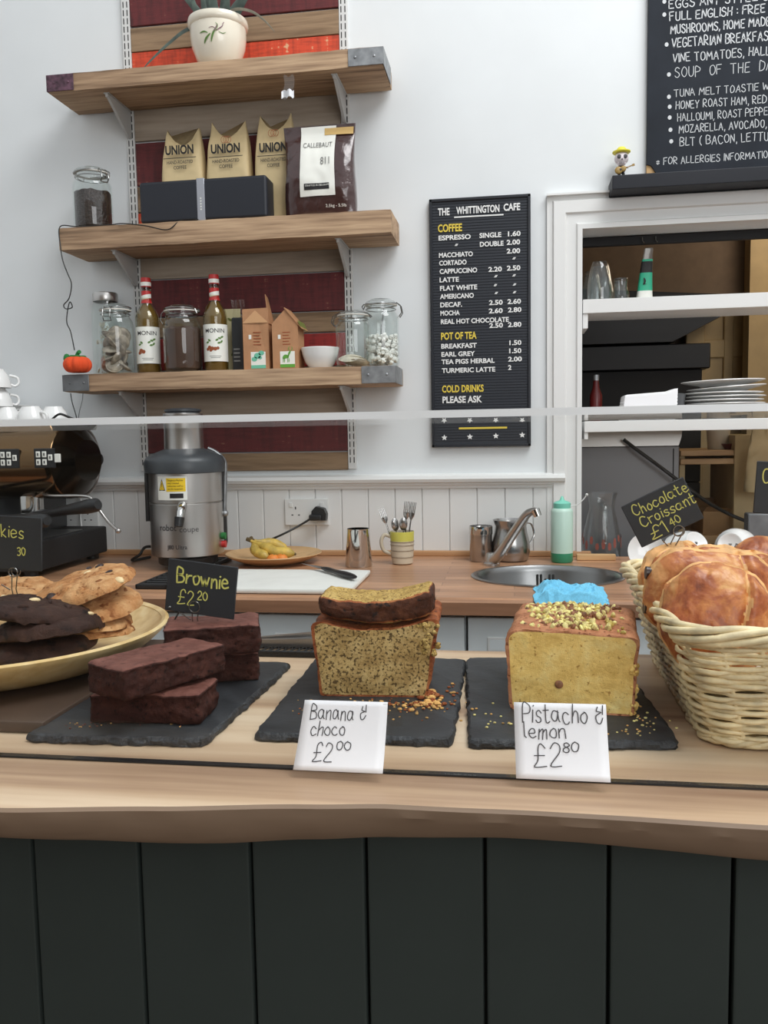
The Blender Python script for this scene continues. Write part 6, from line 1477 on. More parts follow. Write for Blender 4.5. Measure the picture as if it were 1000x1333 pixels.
# white cups beside the sink, behind the basket
Cc = [((908, 700), 2.36, 'white cup tipped over, its ringed base facing out, behind the pastries', (-2.15, .25, .35)), ((950, 722), 2.40, 'white cup lying on its side with handle in view, behind the pastries', (-1.85, 0, -.5)), ((992, 720), 2.38, 'white cup standing upright at the right edge behind the pastries', (0, 0, 1.2))]
for i, (pp, Y, lab, rot) in enumerate(Cc):
    q = at(pp[0], pp[1], Y)
    if i == 2: dup(c0, (q.x, Y, TZ + .0005), rot, lab)
    else:
        o = dup(c0, (q.x, Y, TZ + .055), rot, lab)
        mw = o.rotation_euler.to_matrix(); lo = min((mw @ V((.046 * math.cos(a), .046 * math.sin(a), z))).z for a in [k * .2 for k in range(32)] for z in (.0, .056)) if True else 0
        o.scale = (1.25, 1.25, 1.25); o.location.z = TZ - lo * 1.25 + .001
        ctr = mw @ V((0, 0, .02)); 
b = MB(); q = at(838, 716, 2.30); b.lathe([(.001, .003), (.028, .0), (.045, .010), (.052, .014), (.0515, .0155), (.044, .012), (.028, .004), (.001, .005)], 32, cap=False, mx=Matrix.Rotation(1.35, 4, 'X') @ Matrix.Rotation(.4, 4, 'Z'))
zmin = min(v[2] for v in b.v)
o = b.build('saucer', M['china'], loc=(q.x + .03, 2.46, TZ - zmin + .0005), smooth=50); tag(o, 'white saucer propped on edge behind the left end of the basket', 'saucer')

# ================================================================== FRONT COUNTER
CZ = 1.005
def _tab(t, x):
    if x <= t[0][0]: return t[0][1]
    for (a, za), (c, zc) in zip(t, t[1:]):
        if a <= x <= c: u = (x - a) / (c - a); return za + (zc - za) * (u * u * (3 - 2 * u) * .5 + u * .5)
    return t[-1][1]
def edgeY(x):   # wavy live edge
    return _tab([(-2.1, .60), (-.9, .57), (-.396, .586), (-.277, .602), (-.159, .619), (-.1, .626), (.017, .627), (.179, .622), (.8, .62)], x) + .0012 * nz((x, 0, 0), 14, 4)
_ez = []
for px_, py_ in ((0, 1092), (100, 1096), (200, 1099), (300, 1099), (400, 1094), (500, 1091), (650, 1092), (750, 1098), (850, 1107), (1000, 1122)):
    q_ = at(px_, py_, .62); q_ = at(px_, py_, edgeY(q_.x) + .012); _ez.append((q_.x, q_.z))
_ez = [(-2.2, _ez[0][1] - .004)] + _ez + [(1.0, _ez[-1][1] - .006)]
def edgeZ(x):   # underside of the waney edge
    return _tab(_ez, x)
CB_ = 1.10
def slabfn():
    b = MB(); xs = [-2.1 + 2.9 * i / 290 for i in range(291)]
    secs = []
    for x in xs:
        y = edgeY(x); zb = edgeZ(x)
        secs.append([(x, CB_, .965), (x, CB_, CZ), (x, .80, CZ), (x, y + .03, CZ), (x, y + .009, CZ), (x, y + .004, CZ - .0008), (x, y + .0008, CZ - .0030), (x, y + .0015 + .002 * nz((x, 0, 0), 30), CZ - .010), (x, y + .004 + .002 * nz((x, 1, 0), 22), (CZ + zb) / 2), (x, y + .010, zb + .004), (x, y + .014, zb), (x, y + .05, zb), (x, .80, .965)])
    n = len(secs[0]); vs = [p for s_ in secs for p in s_]; fs = []; ms = []
    for i in range(len(secs) - 1):
        for k in range(n):
            k2 = (k + 1) % n; fs.append((i * n + k, i * n + k2, (i + 1) * n + k2, (i + 1) * n + k)); ms.append(1 if k in (5, 6, 7, 8, 9, 10) else 0)
    fs += [tuple(range(n)), tuple((len(secs) - 1) * n + k for k in range(n))]; ms += [0, 0]
    b.add(vs, fs, ms); return b
o = slabfn().build('counter_slab', [M['counter'], M['counter_edge']], smooth=24)
tag(o, 'thick live-edge pale wood counter top in front, carrying the cakes', 'counter top')
t = thing('counter_front', 'dark grey-green panelled front of the serving counter', 'counter', (0, .70, 0))
gx = [-.443, -.338, -.233, -.129, -.026, .077, .176]
sp_ = .1035; xs = [gx[0] - sp_ * k for k in range(13, 0, -1)] + gx + [gx[-1] + sp_ * k for k in range(1, 6)]
for a_, c_ in zip(xs, xs[1:]):
    b = MB(); b.rbox(a_ + .0012, c_ - .0012, 0, .018, .02, .9645, .0032, 2); b.build('panel_board', M['panel'], t)
b = MB(); b.box(xs[0], xs[-1], .012, .03, .02, .9645); b.box(xs[0], xs[0] + .03, .03, .38, .02, .9645); b.box(xs[-1] - .03, xs[-1], .03, .38, .02, .9645); b.box(xs[0], xs[-1], .36, .38, .02, .9645); b.build('carcass', M['panel'], t, smooth=0)
# glass guard
GY = .686
t = thing('glass_guard', 'clear glass food guard with a bright top shelf edge across the counter', 'glass screen', (-.6, GY, CZ + .0005))
def gl(x): return x + .6
b = MB(); b.box(gl(-2.0), gl(.72), 0, .006, .0015, .2955); b.build('front_pane', M['pane'], t, smooth=0)
b = MB(); o_ = len(b.v); z0, z1 = .2966, .3026; y0, y1 = -.001, .405
b.add([(gl(-2.0), y0, z0), (gl(.72), y0, z0), (gl(.72), y1, z0), (gl(-2.0), y1, z0), (gl(-2.0), y0, z1), (gl(.72), y0, z1), (gl(.72), y1, z1), (gl(-2.0), y1, z1)],
      [(0, 3, 2, 1), (4, 5, 6, 7), (0, 1, 5, 4), (2, 3, 7, 6), (1, 2, 6, 5), (3, 0, 4, 7)], [0, 0, 1, 1, 1, 1])
b.build('top_pane', [M['pane'], M['glass_edge']], t, smooth=0)
MB().box(gl(-2.0), gl(.72), -.0006, .0066, 0, .0013).build('sealing_strip', M['black_plastic'], t, smooth=0, label='thin dark strip along the foot of the glass')
b = MB(); b.box(gl(.70), gl(.706), .0065, .40, .0015, .2955); b.box(gl(-1.98), gl(-1.974), .0065, .40, .0015, .2955); b.build('end_pane', M['pane'], t, smooth=0)
# paper price notes on the glass
def note(p_tl, p_tr, p_bl, p_br, lines, lab, tape=False):
    yt, yb = GY - .0016, GY - .012
    TL, TR, BL, BR = at(*p_tl, yt), at(*p_tr, yt), at(*p_bl, yb), at(*p_br, yb)
    dz = CZ + .0006 - min(BL.z, BR.z)
    BL.z = max(BL.z, CZ + .0006); BR.z = max(BR.z, CZ + .0006)
    L = (BL + BR) / 2
    t = thing('price_note', lab, 'note', L, group='white paper price notes')
    def P_(u, v, off=0.0):  # v from bottom 0 to top 1
        p = BL.lerp(BR, u).lerp(TL.lerp(TR, u), v); p.y += -.004 * math.sin(PI * v) * 0 - .0035 * (1 - v) ** 3 * (1 + u) + off; return p - L
    b = MB(); b.grid(lambda u, v: P_(u, v), 10, 14); o = b.build('paper', M['paper'], t, smooth=60); sm = o.modifiers.new('s', 'SOLIDIFY'); sm.thickness = .0004; sm.offset = 1
    c = MB(); W_ = (BR - BL).length; H_ = (TL - BL).length
    for s_, u, v, h, wd in lines: c.write(s_, lambda a, d, u=u, v=v: P_(u + a / W_, v + d / H_, -.0009), h, .0008, 1.0, width=wd, jitter=.03)
    c.build('handwriting', M['ink'], t, smooth=0)
    return t, P_
t, P_ = note((397, 911), (505, 914), (383, 1000), (500, 1003), [('Banana &', .10, .73, .0125, .0500), ('choco', .13, .50, .0118, .0300), ('£2', .20, .13, .0150, .0165), ('00', .45, .30, .0068, .0125)], 'white handwritten price note for banana and choco cake on the glass', True)
b = MB(); b.grid(lambda u, v: V((P_(1, 1).x - .004 + u * .016 * (1 - .0 * v), P_(1, 1).y - .0008, P_(1, 1).z - .020 + v * .019)), 5, 5); b.build('tape_piece', M['tape'], t, label='clear tape at the top right corner')
note((669, 914), (789, 917), (672, 1011), (794, 1014), [('Pistacho &', .09, .74, .0150, .0640), ('lemon', .10, .53, .0125, .0330), ('£2', .20, .16, .0180, .0220), ('80', .51, .36, .0075, .0125)], 'white handwritten price note for pistachio and lemon cake on the glass')

# ---- slates
def slate(corners, lab, seed):
    cs = [V((c[0], c[1])) for c in corners]; ctr = sum(cs, V((0, 0))) / 4
    t = thing('slate_board', lab, 'slate', (ctr.x, ctr.y, CZ + .0005), group='black slate serving boards')
    pts = []; random.seed(seed)
    for i in range(4):
        a, c = cs[i], cs[(i + 1) % 4]; n = 40
        for k in range(n):
            p = a.lerp(c, k / n); d = (c - a).normalized(); q = V((d.y, -d.x))
            edge_ = min(k, n - k) / n; rnd = .0045 * max(0, 1 - edge_ / .05) ** 2
            p = p - q * rnd + q * (.0020 * nz((k * .35, i * 3, seed), 1) + .0014 * nz((k * 1.3, i, seed), 1, 2)); pts.append(p - ctr)
    n = len(pts); b = MB()
    lay = [(1.0, 0), (1.006, .0022), (1.002, .0050), (.992, .0070), (.975, .0080)]
    vs = []
    for li, (s_, z) in enumerate(lay):
        for k, p in enumerate(pts):
            q = V((p.x, p.y)); j = .0028 * nz((p.x * 90, p.y * 90, z * 700), 1, seed + li) if li < 4 else 0
            q = q * s_ + (q.normalized() * j); vs.append((q.x, q.y, z + (.0006 * nz((p.x * 60, p.y * 60, 5), 1) if li in (2, 3) else 0)))
    fs = []; ms = []
    for li in range(len(lay) - 1):
        for k in range(n): fs.append((li * n + k, li * n + (k + 1) % n, (li + 1) * n + (k + 1) % n, (li + 1) * n + k)); ms.append(1)
    fs += [tuple(range(n))[::-1], tuple(4 * n + k for k in range(n))]; ms += [0, 0]
    b.add(vs, fs, ms); b.build('slate_slab', [M['slate'], M['slate_edge']], t, smooth=30); return t
SZ = CZ + .0085
slate([(-.458, .722), (-.282, .728), (-.272, .998), (-.448, .992)], 'slate board under the brownies, left of the three', 1)
slate([(-.242, .748), (-.056, .752), (-.060, 1.032), (-.246, 1.028)], 'slate board under the banana cake, middle of the three', 2)
slate([(-.041, .750), (.146, .766), (.124, 1.053), (-.060, 1.038)], 'slate board under the pistachio cake, right of the three', 3)

# ---- brownies
def brownie(p, size, rz, lab, seed, tilt=(0, 0)):
    t = thing('brownie', lab, 'brownie', p, 0, 'brownies on the slate', rot=(tilt[0], tilt[1], rz))
    hx, hy, hz = size[0] / 2, size[1] / 2, size[2] / 2
    vs, fs, ax = gridbox(hx, hy, hz, .004, int(size[0] * 520), int(size[1] * 520), int(size[2] * 520))
    out_ = []
    for q in vs:
        d = V((q.x / hx, q.y / hy, q.z / hz)); top = max(0, q.z / hz)
        n_ = nz(q, 45, seed); n2 = nz(q, 130, seed + 3); n3 = nz(q, 320, seed + 5)
        side = 1 if q.z < hz * .8 else .35
        amp = (.0026 * n_ + .0022 * n2 + .0013 * n3) * side
        dirv = V((q.x if abs(d.x) > .9 else 0, q.y if abs(d.y) > .9 else 0, 0)); dirv = dirv.normalized() if dirv.length > 0 else V((0, 0, 0))
        r = q + dirv * amp
        if top > .85: r.z += .0022 * nz((q.x, q.y, 0), 30, seed) + .0010 * nz((q.x, q.y, 0), 110, seed) - .0012 * max(0, max(abs(d.x), abs(d.y)) - .9) * 10
        if -.0 < d.z < .78 and (abs(d.x) > .9 or abs(d.y) > .9): r -= dirv * .0012
        out_.append(r + V((0, 0, hz)))
    zmin = min(v.z for v in out_)
    out_ = [v - V((0, 0, zmin)) for v in out_]
    ms = [1 if a == '+z' else 0 for a in ax]
    MB().add(out_, fs, ms).build('brownie_piece', [M['brownie'], M['brownie_top']], t, smooth=70); return t
brownie((-.356, .790, SZ + .0002), (.112, .062, .030), .05, 'lower front brownie lying flat on the slate', 1)
brownie((-.352, .791, SZ + .0335), (.126, .058, .031), 1.08, 'upper front brownie lying askew across another at the front', 2, (0, 0))
brownie((-.338, .925, SZ + .0002), (.090, .052, .033), .32, 'lower rear brownie, mostly hidden under the others', 3)
brownie((-.338, .910, SZ + .037), (.105, .062, .033), .30, 'upper rear brownie behind, holding the price card clip', 4)

# ---- loaf cakes
def loaf(t, outline, L, ny, mats, ring, seed, part, amp=(.0018, .0010), dome=None, cut_back=False):
    """outline: closed XZ profile; front face shows crumb inside a crust ring"""
    n = len(outline); cx = sum(p[0] for p in outline) / n; cz_ = sum(p[1] for p in outline) / n
    b = MB(); vs = []; fs = []; ms = []
    scl = [.04, .16, .28, .40, .52, .64, .76, .86, ring, 1.0]
    def pt(s_, k, y, face):
        x = cx + (outline[k][0] - cx) * s_; z = cz_ + (outline[k][1] - cz_) * s_
        if dome and z > cz_: z += dome(x, y) * s_ * (z - cz_) / (max(p[1] for p in outline) - cz_)
        p = V((x, y, z))
        if face: p.y += min(1, s_ * 1.3) * (amp[0] * .9 * nz(p, 60, seed) + amp[1] * (.3 + s_) * nz(p, 170, seed + 1) + amp[1] * max(0, s_ - .5) * nz(p, 420, seed + 2))
        else:
            d = V((x - cx, 0, z - cz_)).normalized(); p += d * (amp[0] * nz(p, 55, seed) + amp[1] * nz(p, 200, seed + 4) + amp[1] * .8 * nz(p, 420, seed + 5)) * (0 if z < .004 else 1)
        return p
    for j, s_ in enumerate(scl):
        for k in range(n): vs.append(pt(s_, k, 0, j < len(scl) - 1))
    J = len(scl)
    for j in range(1, ny + 1):
        for k in range(n): vs.append(pt(1, k, L * j / ny, False))
    fs.append(tuple(range(n))); ms.append(1)
    for j in range(J + ny - 1):
        for k in range(n):
            fs.append((j * n + k, j * n + (k + 1) % n, (j + 1) * n + (k + 1) % n, (j + 1) * n + k)); ms.append(1 if j < J - 2 else 0)
    last = (J + ny - 1) * n; o0 = len(vs)
    for j, s_ in enumerate((.8, .5, .2)):
        for k in range(n): vs.append(pt(s_, k, L, False) + V((0, .0015 * nz((k, j, 0), 1), 0)))
    prev = last
    for j in range(3):
        for k in range(n): fs.append((prev + k, prev + (k + 1) % n, o0 + j * n + (k + 1) % n, o0 + j * n + k)); ms.append(1 if cut_back else 0)
        prev = o0 + j * n
    fs.append(tuple(prev + k for k in range(n))); ms.append(1 if cut_back else 0)
    zmin = min(v.z for v in vs); vs = [v - V((0, 0, zmin)) for v in vs]
    b.add(vs, fs, ms); return b.build(part, mats, t, smooth=75)
def outline(pts, n=120):
    p = [V(q) for q in pts]; m_ = len(p); ls = [(p[(i + 1) % m_] - p[i]).length for i in range(m_)]; T_ = sum(ls); out_ = []
    for k in range(n):
        d = T_ * k / n; i = 0
        while d > ls[i]: d -= ls[i]; i += 1
        out_.append(p[i].lerp(p[(i + 1) % m_], d / ls[i]))
    return [tuple((out_[(k - 1) % n] * .25 + out_[k] * .5 + out_[(k + 1) % n] * .25)) for k in range(n)]
# banana and chocolate
BR_ = .05
t = thing('banana_loaf', 'cut banana and chocolate loaf cake on the middle slate', 'loaf cake', (-.147, .868, SZ), BR_)
ol = outline([(-.058, 0), (.056, 0), (.060, .02), (.062, .045), (.066, .066), (.070, .079), (.066, .084), (.056, .082), (.02, .073), (-.02, .073), (-.045, .078), (-.057, .081), (-.066, .077), (-.065, .064), (-.061, .03)])
loaf(t, ol, .105, 50, [M['crust'], M['banana_crumb']], .955, 3, 'loaf_body', (.0022, .0012))
# crumbled top right edge of the cut
b = MB(); random.seed(5)
for k in range(46):
    u = random.random(); b.ball((.050 + .016 * u + random.uniform(-.003, .003), random.uniform(-.004, .004), .046 + .032 * random.random()), random.uniform(.0012, .0034), n=6, k=4, sc=(1, .8, random.uniform(.6, 1.2)))
b.build('crumbled_edge', M['banana_light'], t, smooth=0)['kind'] = 'stuff'
zt_ = SZ + .0765
t = thing('cake_slice', 'slice of banana cake lying on top of the banana loaf', 'cake slice', (-.147, .903, zt_), .04)
vs, fs, ax = gridbox(.061, .036, .0125, .009, 64, 38, 14); out_ = []
for q in vs:
    u = q.x / .061
    bend = .009 * u * u
    dd = V((q.x, q.y * 1.7, 0)).normalized()
    q2 = q + dd * (.0026 * nz(q, 50, 8) + .0014 * nz(q, 190, 9) + .0008 * nz(q, 400, 4))
    q2.y += .004 * u * u
    q2.z += bend + .0012 * nz(q, 160, 3) + .0012 * nz(q, 60, 1) + (.0030 * u if q.z > 0 else 0)
    out_.append(q2)
zm = min(v.z for v in out_); out_ = [v - V((0, 0, zm)) for v in out_]
ms = [1 if a in ('+z', '-z') else 0 for a in ax]
for i, f in enumerate(fs):
    c = sum((vs[k] for k in f), V((0, 0, 0))) / 4
    if ms[i] == 1 and (abs(c.x) > .0575 or c.y > .0325 or c.y < -.031): ms[i] = 2
MB().add(out_, fs, ms).build('slice_body', [M['dark_crust'], M['banana_light'], M['crust']], t, smooth=75)
# pistachio and lemon
t = thing('pistachio_loaf', 'yellow pistachio and lemon loaf cake topped with chopped nuts', 'loaf cake', (.053, .836, SZ), -.10)
ol = outline([(-.058, 0), (.061, 0), (.063, .03), (.063, .055), (.0655, .066), (.066, .073), (.060, .077), (.03, .0765), (0, .0775), (-.035, .0785), (-.055, .079), (-.062, .074), (-.0615, .06), (-.060, .03)])
dome = lambda x, y: .010 * math.sin(PI * min(1, max(0, (y + .02) / .17))) * (1 - (x / .075) ** 2)
loaf(t, ol, .142, 60, [M['crust_p'], M['pist_crumb']], .955, 9, 'loaf_body', (.0018, .0009), dome)
top_z = lambda x, y: .0775 + dome(x, y)
random.seed(11); b = MB()
for k in range(460):
    x = random.gauss(.0, .027); y = .008 + random.random() * .124
    if abs(x) > .052: continue
    r = random.uniform(.0014, .0042); mx = Matrix.Translation((x, y, top_z(x, y) + r * .1)) @ Euler((random.uniform(0, 3), random.uniform(0, 3), random.uniform(0, 3))).to_matrix().to_4x4()
    b.ball((0, 0, 0), r, random.choice((0, 0, 0, 0, 1, 2, 2)), 6, 4, (1.4, .9, .7), mx)
b.build('chopped_nuts', [M['nut'], M['nut_green'], M['nut_skin']], t, smooth=0)['kind'] = 'stuff'
b = MB(); b.ball((-.010, -.0008, .028), .0042, n=12, k=8, sc=(1, .35, 1)); b.build('nut_hole', M['nut_skin'], t, label='dark pink nut in the cut face')
b = MB()
for k in range(60):
    b.ball((.061 + random.uniform(-.003, .003), random.uniform(-.002, .02), random.random() * .07), random.uniform(.0012, .003), n=6, k=4)
b.build('crumbled_edge', M['pist_crumb'], t, smooth=0)['kind'] = 'stuff'
# crumbs on the slates
def crumbs(spots, lab, seed, mats):
    random.seed(seed); b = MB()
    for (cx, cy, sx, sy, n, r0, r1) in spots:
        for k in range(n):
            r = random.uniform(r0, r1); b.ball((random.gauss(cx, sx), random.gauss(cy, sy), SZ + r * .55), r, random.randrange(len(mats)), 6, 4, (1.2, 1, .7), Matrix.Identity(4))
    o = b.build('cake_crumbs', mats, smooth=0); tag(o, lab, 'crumbs', None, 'stuff'); return o
crumbs([(-.088, .845, .012, .012, 60, .0008, .0026), (-.084, .875, .006, .012, 26, .001, .004), (-.10, .815, .03, .012, 30, .0006, .0016), (-.205, .82, .012, .012, 26, .0005, .0013), (-.13, .845, .03, .006, 60, .0006, .0016), (-.066, .90, .003, .02, 10, .0008, .002)], 'loose cake crumbs scattered on the banana cake slate', 4, [M['crumb'], M['crust']])
crumbs([(.112, .86, .006, .006, 16, .001, .003), (.122, .82, .012, .02, 22, .0006, .0014), (.09, .79, .02, .008, 20, .0006, .0012), (-.02, .80, .012, .02, 16, .0006, .0016), (.075, .800, .004, .004, 3, .002, .003)], 'loose cake crumbs scattered on the pistachio cake slate', 5, [M['crumb'], M['nut']])
crumbs([(-.41, .752, .012, .006, 26, .0005, .0012), (-.33, .757, .02, .006, 10, .0004, .0010)], 'fine brown crumbs on the brownie slate', 6, [M['crumb'], M['brownie_top']])

# ---- chalk price cards on wire clips
def card(pts_, Y, lines, lab, tilt_y=0, loop=None, foot=None, extra=None):
    P3 = [at(x, y, Y) for x, y in pts_]; TL, TR, BR, BL = P3
    U = ((TR - TL) + (BR - BL)); U.normalize(); Wd = ((TR - TL).length + (BR - BL).length) / 2; Hd = ((TL - BL).length + (TR - BR).length) / 2
    ctr = sum(P3, V((0, 0, 0))) / 4; ang = math.atan2(U.z, U.x)
    base = V((loop[0], Y, loop[2])) if False else ctr
    lp = at(loop[0], loop[1], Y - .004); ft = V(foot)
    t = thing('price_card', lab, 'price card', ft, 0, 'black chalk price cards')
    mx = Matrix.Translation(ctr - ft) @ Matrix.Rotation(-ang, 4, 'Y')
    b = MB(); b.rbox(-Wd / 2, Wd / 2, -.0012, .0012, -Hd / 2, Hd / 2, .0008, 1, mx=mx); cd = b.build('card', M['card_black'], t)
    c = MB()
    for s_, u, v, h, wd, th in lines:
        c.write(s_, lambda a, d, u=u, v=v: mx @ V((-Wd / 2 + u * Wd + a, -.0015, -Hd / 2 + v * Hd + d)), h, th, 1, width=wd, jitter=.03)
    c.build('chalk_lettering', M['chalk_yellow'], cd, smooth=0)
    k = MB(); l_ = lp - ft; R_ = loop[2]
    ringp = [l_ + V((R_ * math.sin(a), 0, R_ * math.cos(a))) for a in [2 * PI * i / 22 for i in range(22)]]
    k.tube(ringp, .0007, 6, closed=True); k.tube([p + V((0, .0065, 0)) for p in ringp], .0007, 6, closed=True)
    for s_ in (-.6, .6): k.tube([l_ + V((R_ * s_, .003, -R_ * .8)), V((s_ * .005, .002, .001)), V((s_ * .005, .004, -.006))], .0007, 6)
    k.tube([V((-.004, 0, 0)), V((-.012, -.006, .008))], .0007, 6)
    k.build('wire_clip', M['wire_steel'], t)
    if extra == 'grommet':
        mb = MB(); mb.ball(mx @ V((-Wd / 2 + .006, -.0016, -Hd / 2 + .004)), .0016, n=10, k=6, sc=(1, .4, 1)); mb.build('rivet', M['wire_steel'], cd)
        mb = MB(); q = at(233, 797, Y + .003) - ft; q2 = V((at(222, 816, Y + .003).x, Y + .003, at(222, 816, Y + .003).z)) - ft; mb.tube([q, q2], .0009, 6); mb.build('dangling_cord', M['wire_black'], cd)
    return t
btz = SZ + .037 + .033
card([(228, 725), (312, 742), (303, 803), (207, 795)], .905, [('Brownie', .15, .56, .0165, .060, .0019), ('£2', .17, .16, .0165, .020, .0012), ('20', .46, .30, .0095, .0115, .0012)], 'black card reading Brownie 2.20, clipped over the brownies', loop=(253, 790, .0062), foot=(at(253, 810, .905).x, .905, btz + .001), extra='grommet')
card([(-32, 668), (60, 676), (50, 742), (-42, 738)], .985, [('Cookies', .10, .60, .016, .062, .0013), ('£1', .20, .12, .019, .014, .0012), ('30', .66, .28, .010, .0105, .0012)], 'black card with cookies price, cut off at the left edge', loop=(17, 745, .0060), foot=(at(17, 768, .985).x, .985, at(17, 768, .985).z))
card([(808, 660), (885, 623), (921, 672), (836, 713)], .955, [('Chocolate', .12, .68, .0115, .062, .0011), ('Croissant', .15, .40, .0115, .062, .0011), ('£1', .20, .06, .0140, .0185, .0011), ('40', .52, .16, .0085, .0120, .0010)], 'tilted black card reading chocolate croissant 1.40, above the basket', loop=(884, 691, .0058), foot=(at(876, 712, .955).x, .955, at(876, 712, .955).z))
card([(988, 600), (1075, 604), (1070, 672), (978, 668)], 1.00, [('Croissant', .10, .60, .016, .064, .0014), ('£1', .25, .14, .017, .018, .0012)], 'black card cut off by the right edge above the basket', loop=(1022, 690, .0058), foot=(at(1022, 722, 1.0).x, 1.0, at(1022, 722, 1.0).z))

# ---- bamboo bowl of cookies on a dark slab
o = MB().rbox(-1.05, -.452, .745, 1.08, CZ + .0005, CZ + .0125, .003).build('bowl_dark_slab', plain('dark_slab_tone', (74, 58, 48), .5, var=.1)); 
tag(o, 'dark slab under the bamboo bowl of cookies', 'board')  # dark slab added for the shadowed zone under the bowl
BC = V((-.628, .945, CZ + .0130)); BRr = .204; BH = .040
t = thing('bamboo_bowl', 'wide coiled bamboo bowl full of cookies on the left', 'bowl', BC)
prof = [(.001, .001), (.125, 0), (.135, .002)]
for k in range(1, 12):
    u = k / 11; prof.append((.135 + (BRr - .135) * u ** .7, .002 + (BH - .002) * u ** 1.3))
prof += [(BRr + .001, BH + .003), (BRr - .003, BH + .005), (BRr - .008, BH + .002)]
for k in range(11, 0, -1):
    u = k / 11; prof.append((.130 + (BRr - .138) * u ** .7, .009 + (BH - .009) * u ** 1.3 + .0007 * (k % 2)))
prof += [(.12, .0085), (.001, .0085)]
MB().lathe(prof, 96, cap=False).build('bowl_body', M['bamboo'], t, smooth=35)
def cookie(p, r, th, rot, lab, mat, seed, group, chipm, nch=6, sq=1.0, pw_=5):
    t = thing('cookie', lab, 'cookie', p, 0, group, rot=rot); b = MB(); n = 64; R = 16; vs = []; fs = []
    prof = []
    for k in range(1, R + 1): prof.append((k / R, 1))
    def fn_(u, a, top):
        rr = r * (1 + .035 * math.sin(3 * a + seed) + .02 * math.sin(7 * a + seed * 2)); x, y = rr * u * math.cos(a), rr * u * math.sin(a) * sq
        h = th * (1 - u ** pw_) ** .5 * (.78 + .22 * (1 - u * u)) if top else -th * .18 * (1 - u ** 6)
        q = V((x, y, h)); e = (.0022 * nz(q, 34, seed) + .0022 * nz(q, 95, seed + 2) + .0014 * nz(q, 210, seed + 4)) * (1 if top else .3)
        cr = abs(nz(q, 26, seed + 9)); e -= .0030 * max(0, 1 - cr / .07) if top else 0
        return q + V((x / r * e * .6 * u, y / r * e * .6 * u, e))
    vs.append(fn_(0, 0, True))
    for k in range(1, R + 1):
        for i in range(n): vs.append(fn_(1 - (1 - k / R) ** 1.5, 2 * PI * i / n, True))
    fs += [(0, 1 + i, 1 + (i + 1) % n) for i in range(n)]
    for k in range(R - 1):
        for i in range(n): fs.append((1 + k * n + i, 1 + (k + 1) * n + i, 1 + (k + 1) * n + (i + 1) % n, 1 + k * n + (i + 1) % n))
    o1 = len(vs)
    for k in range(R // 2, 0, -1):
        for i in range(n): vs.append(fn_((k - .15) / (R // 2), 2 * PI * i / n, False))
    base = 1 + (R - 1) * n
    for j in range(R // 2):
        prv = base if j == 0 else o1 + (j - 1) * n
        for i in range(n): fs.append((prv + i, o1 + j * n + i, o1 + j * n + (i + 1) % n, prv + (i + 1) % n))
    fs.append(tuple(o1 + (R // 2 - 1) * n + i for i in range(n)))
    b.add(vs, fs); b.build('cookie_disc', M[mat], t, smooth=75)
    random.seed(seed * 13)
    for k in range(nch):
        a = random.uniform(0, 6.28); u = .25 + .7 * random.random(); q = fn_(u, a, True); c = MB()
        s_ = random.uniform(.0045, .0075); mx = Matrix.Translation(q - V((0, 0, s_ * .25))) @ Euler((random.uniform(-.5, .5), random.uniform(-.5, .5), random.uniform(0, 6))).to_matrix().to_4x4()
        c.ball((0, 0, 0), s_, 0, 8, 6, (1.2, .9, .55), mx); c.build('chocolate_chunk', M[random.choice(chipm)], t, smooth=50)
    return t
G1, G2 = 'pale cookies in the bamboo bowl', 'dark cookies in the bamboo bowl'
ct = at(113, 757, .965); tl = (.20, -.20, 0)
for k, lab in enumerate(('top pale cookie tilted on the right of the bowl, chunk showing', 'second pale cookie down in the tilted stack', 'third pale cookie down in the tilted stack', 'bottom pale cookie of the tilted stack')):
    L = V((ct.x - .002 + (.004 if k % 2 else 0) - .003 * max(0, k - 1), ct.y - .004 * k, ct.z - .0185 * k - .008))
    cookie(L, .063 - .001 * k, .0155, (tl[0] - .03 * k, tl[1] + .05 * k, k * 1.3), lab, 'cookie', 3 + k, G1, ['white_choc', 'choc', 'cookie'], 9 if k == 0 else 3)
q = at(-8, 768, 1.0); cookie(V((q.x, 1.03, q.z - .012)), .060, .015, (.16, .02, 0), 'pale cookie at the left edge behind the dark ones, upper', 'cookie', 12, G1, ['white_choc', 'cookie'], 7)
cookie(V((q.x - .004, 1.03, q.z - .030)), .060, .015, (.14, .0, 2), 'pale cookie at the left edge under another pale one', 'cookie', 13, G1, ['white_choc'], 2)
zt0 = at(60, 792, .90).z - .010
for k, (cx_, lab) in enumerate(((-.548, 'top dark cookie of the front stack in the bowl'), (-.534, 'dark cookie second from the top, a pale nut on its edge'), (-.545, 'dark cookie third from the top of the front stack'), (-.550, 'bottom dark cookie of the front stack in the bowl'))):
    cookie(V((cx_, .905, zt0 - .0195 * k)), (.062, .064, .062, .058)[k], .0205, (-.13 + .02 * k, (.12, .10, .06, .02)[k], k * 1.7), lab, 'dark_cookie', 20 + k, G2, ['white_choc', 'dark_cookie', 'choc'], 6, 1.0, 9)

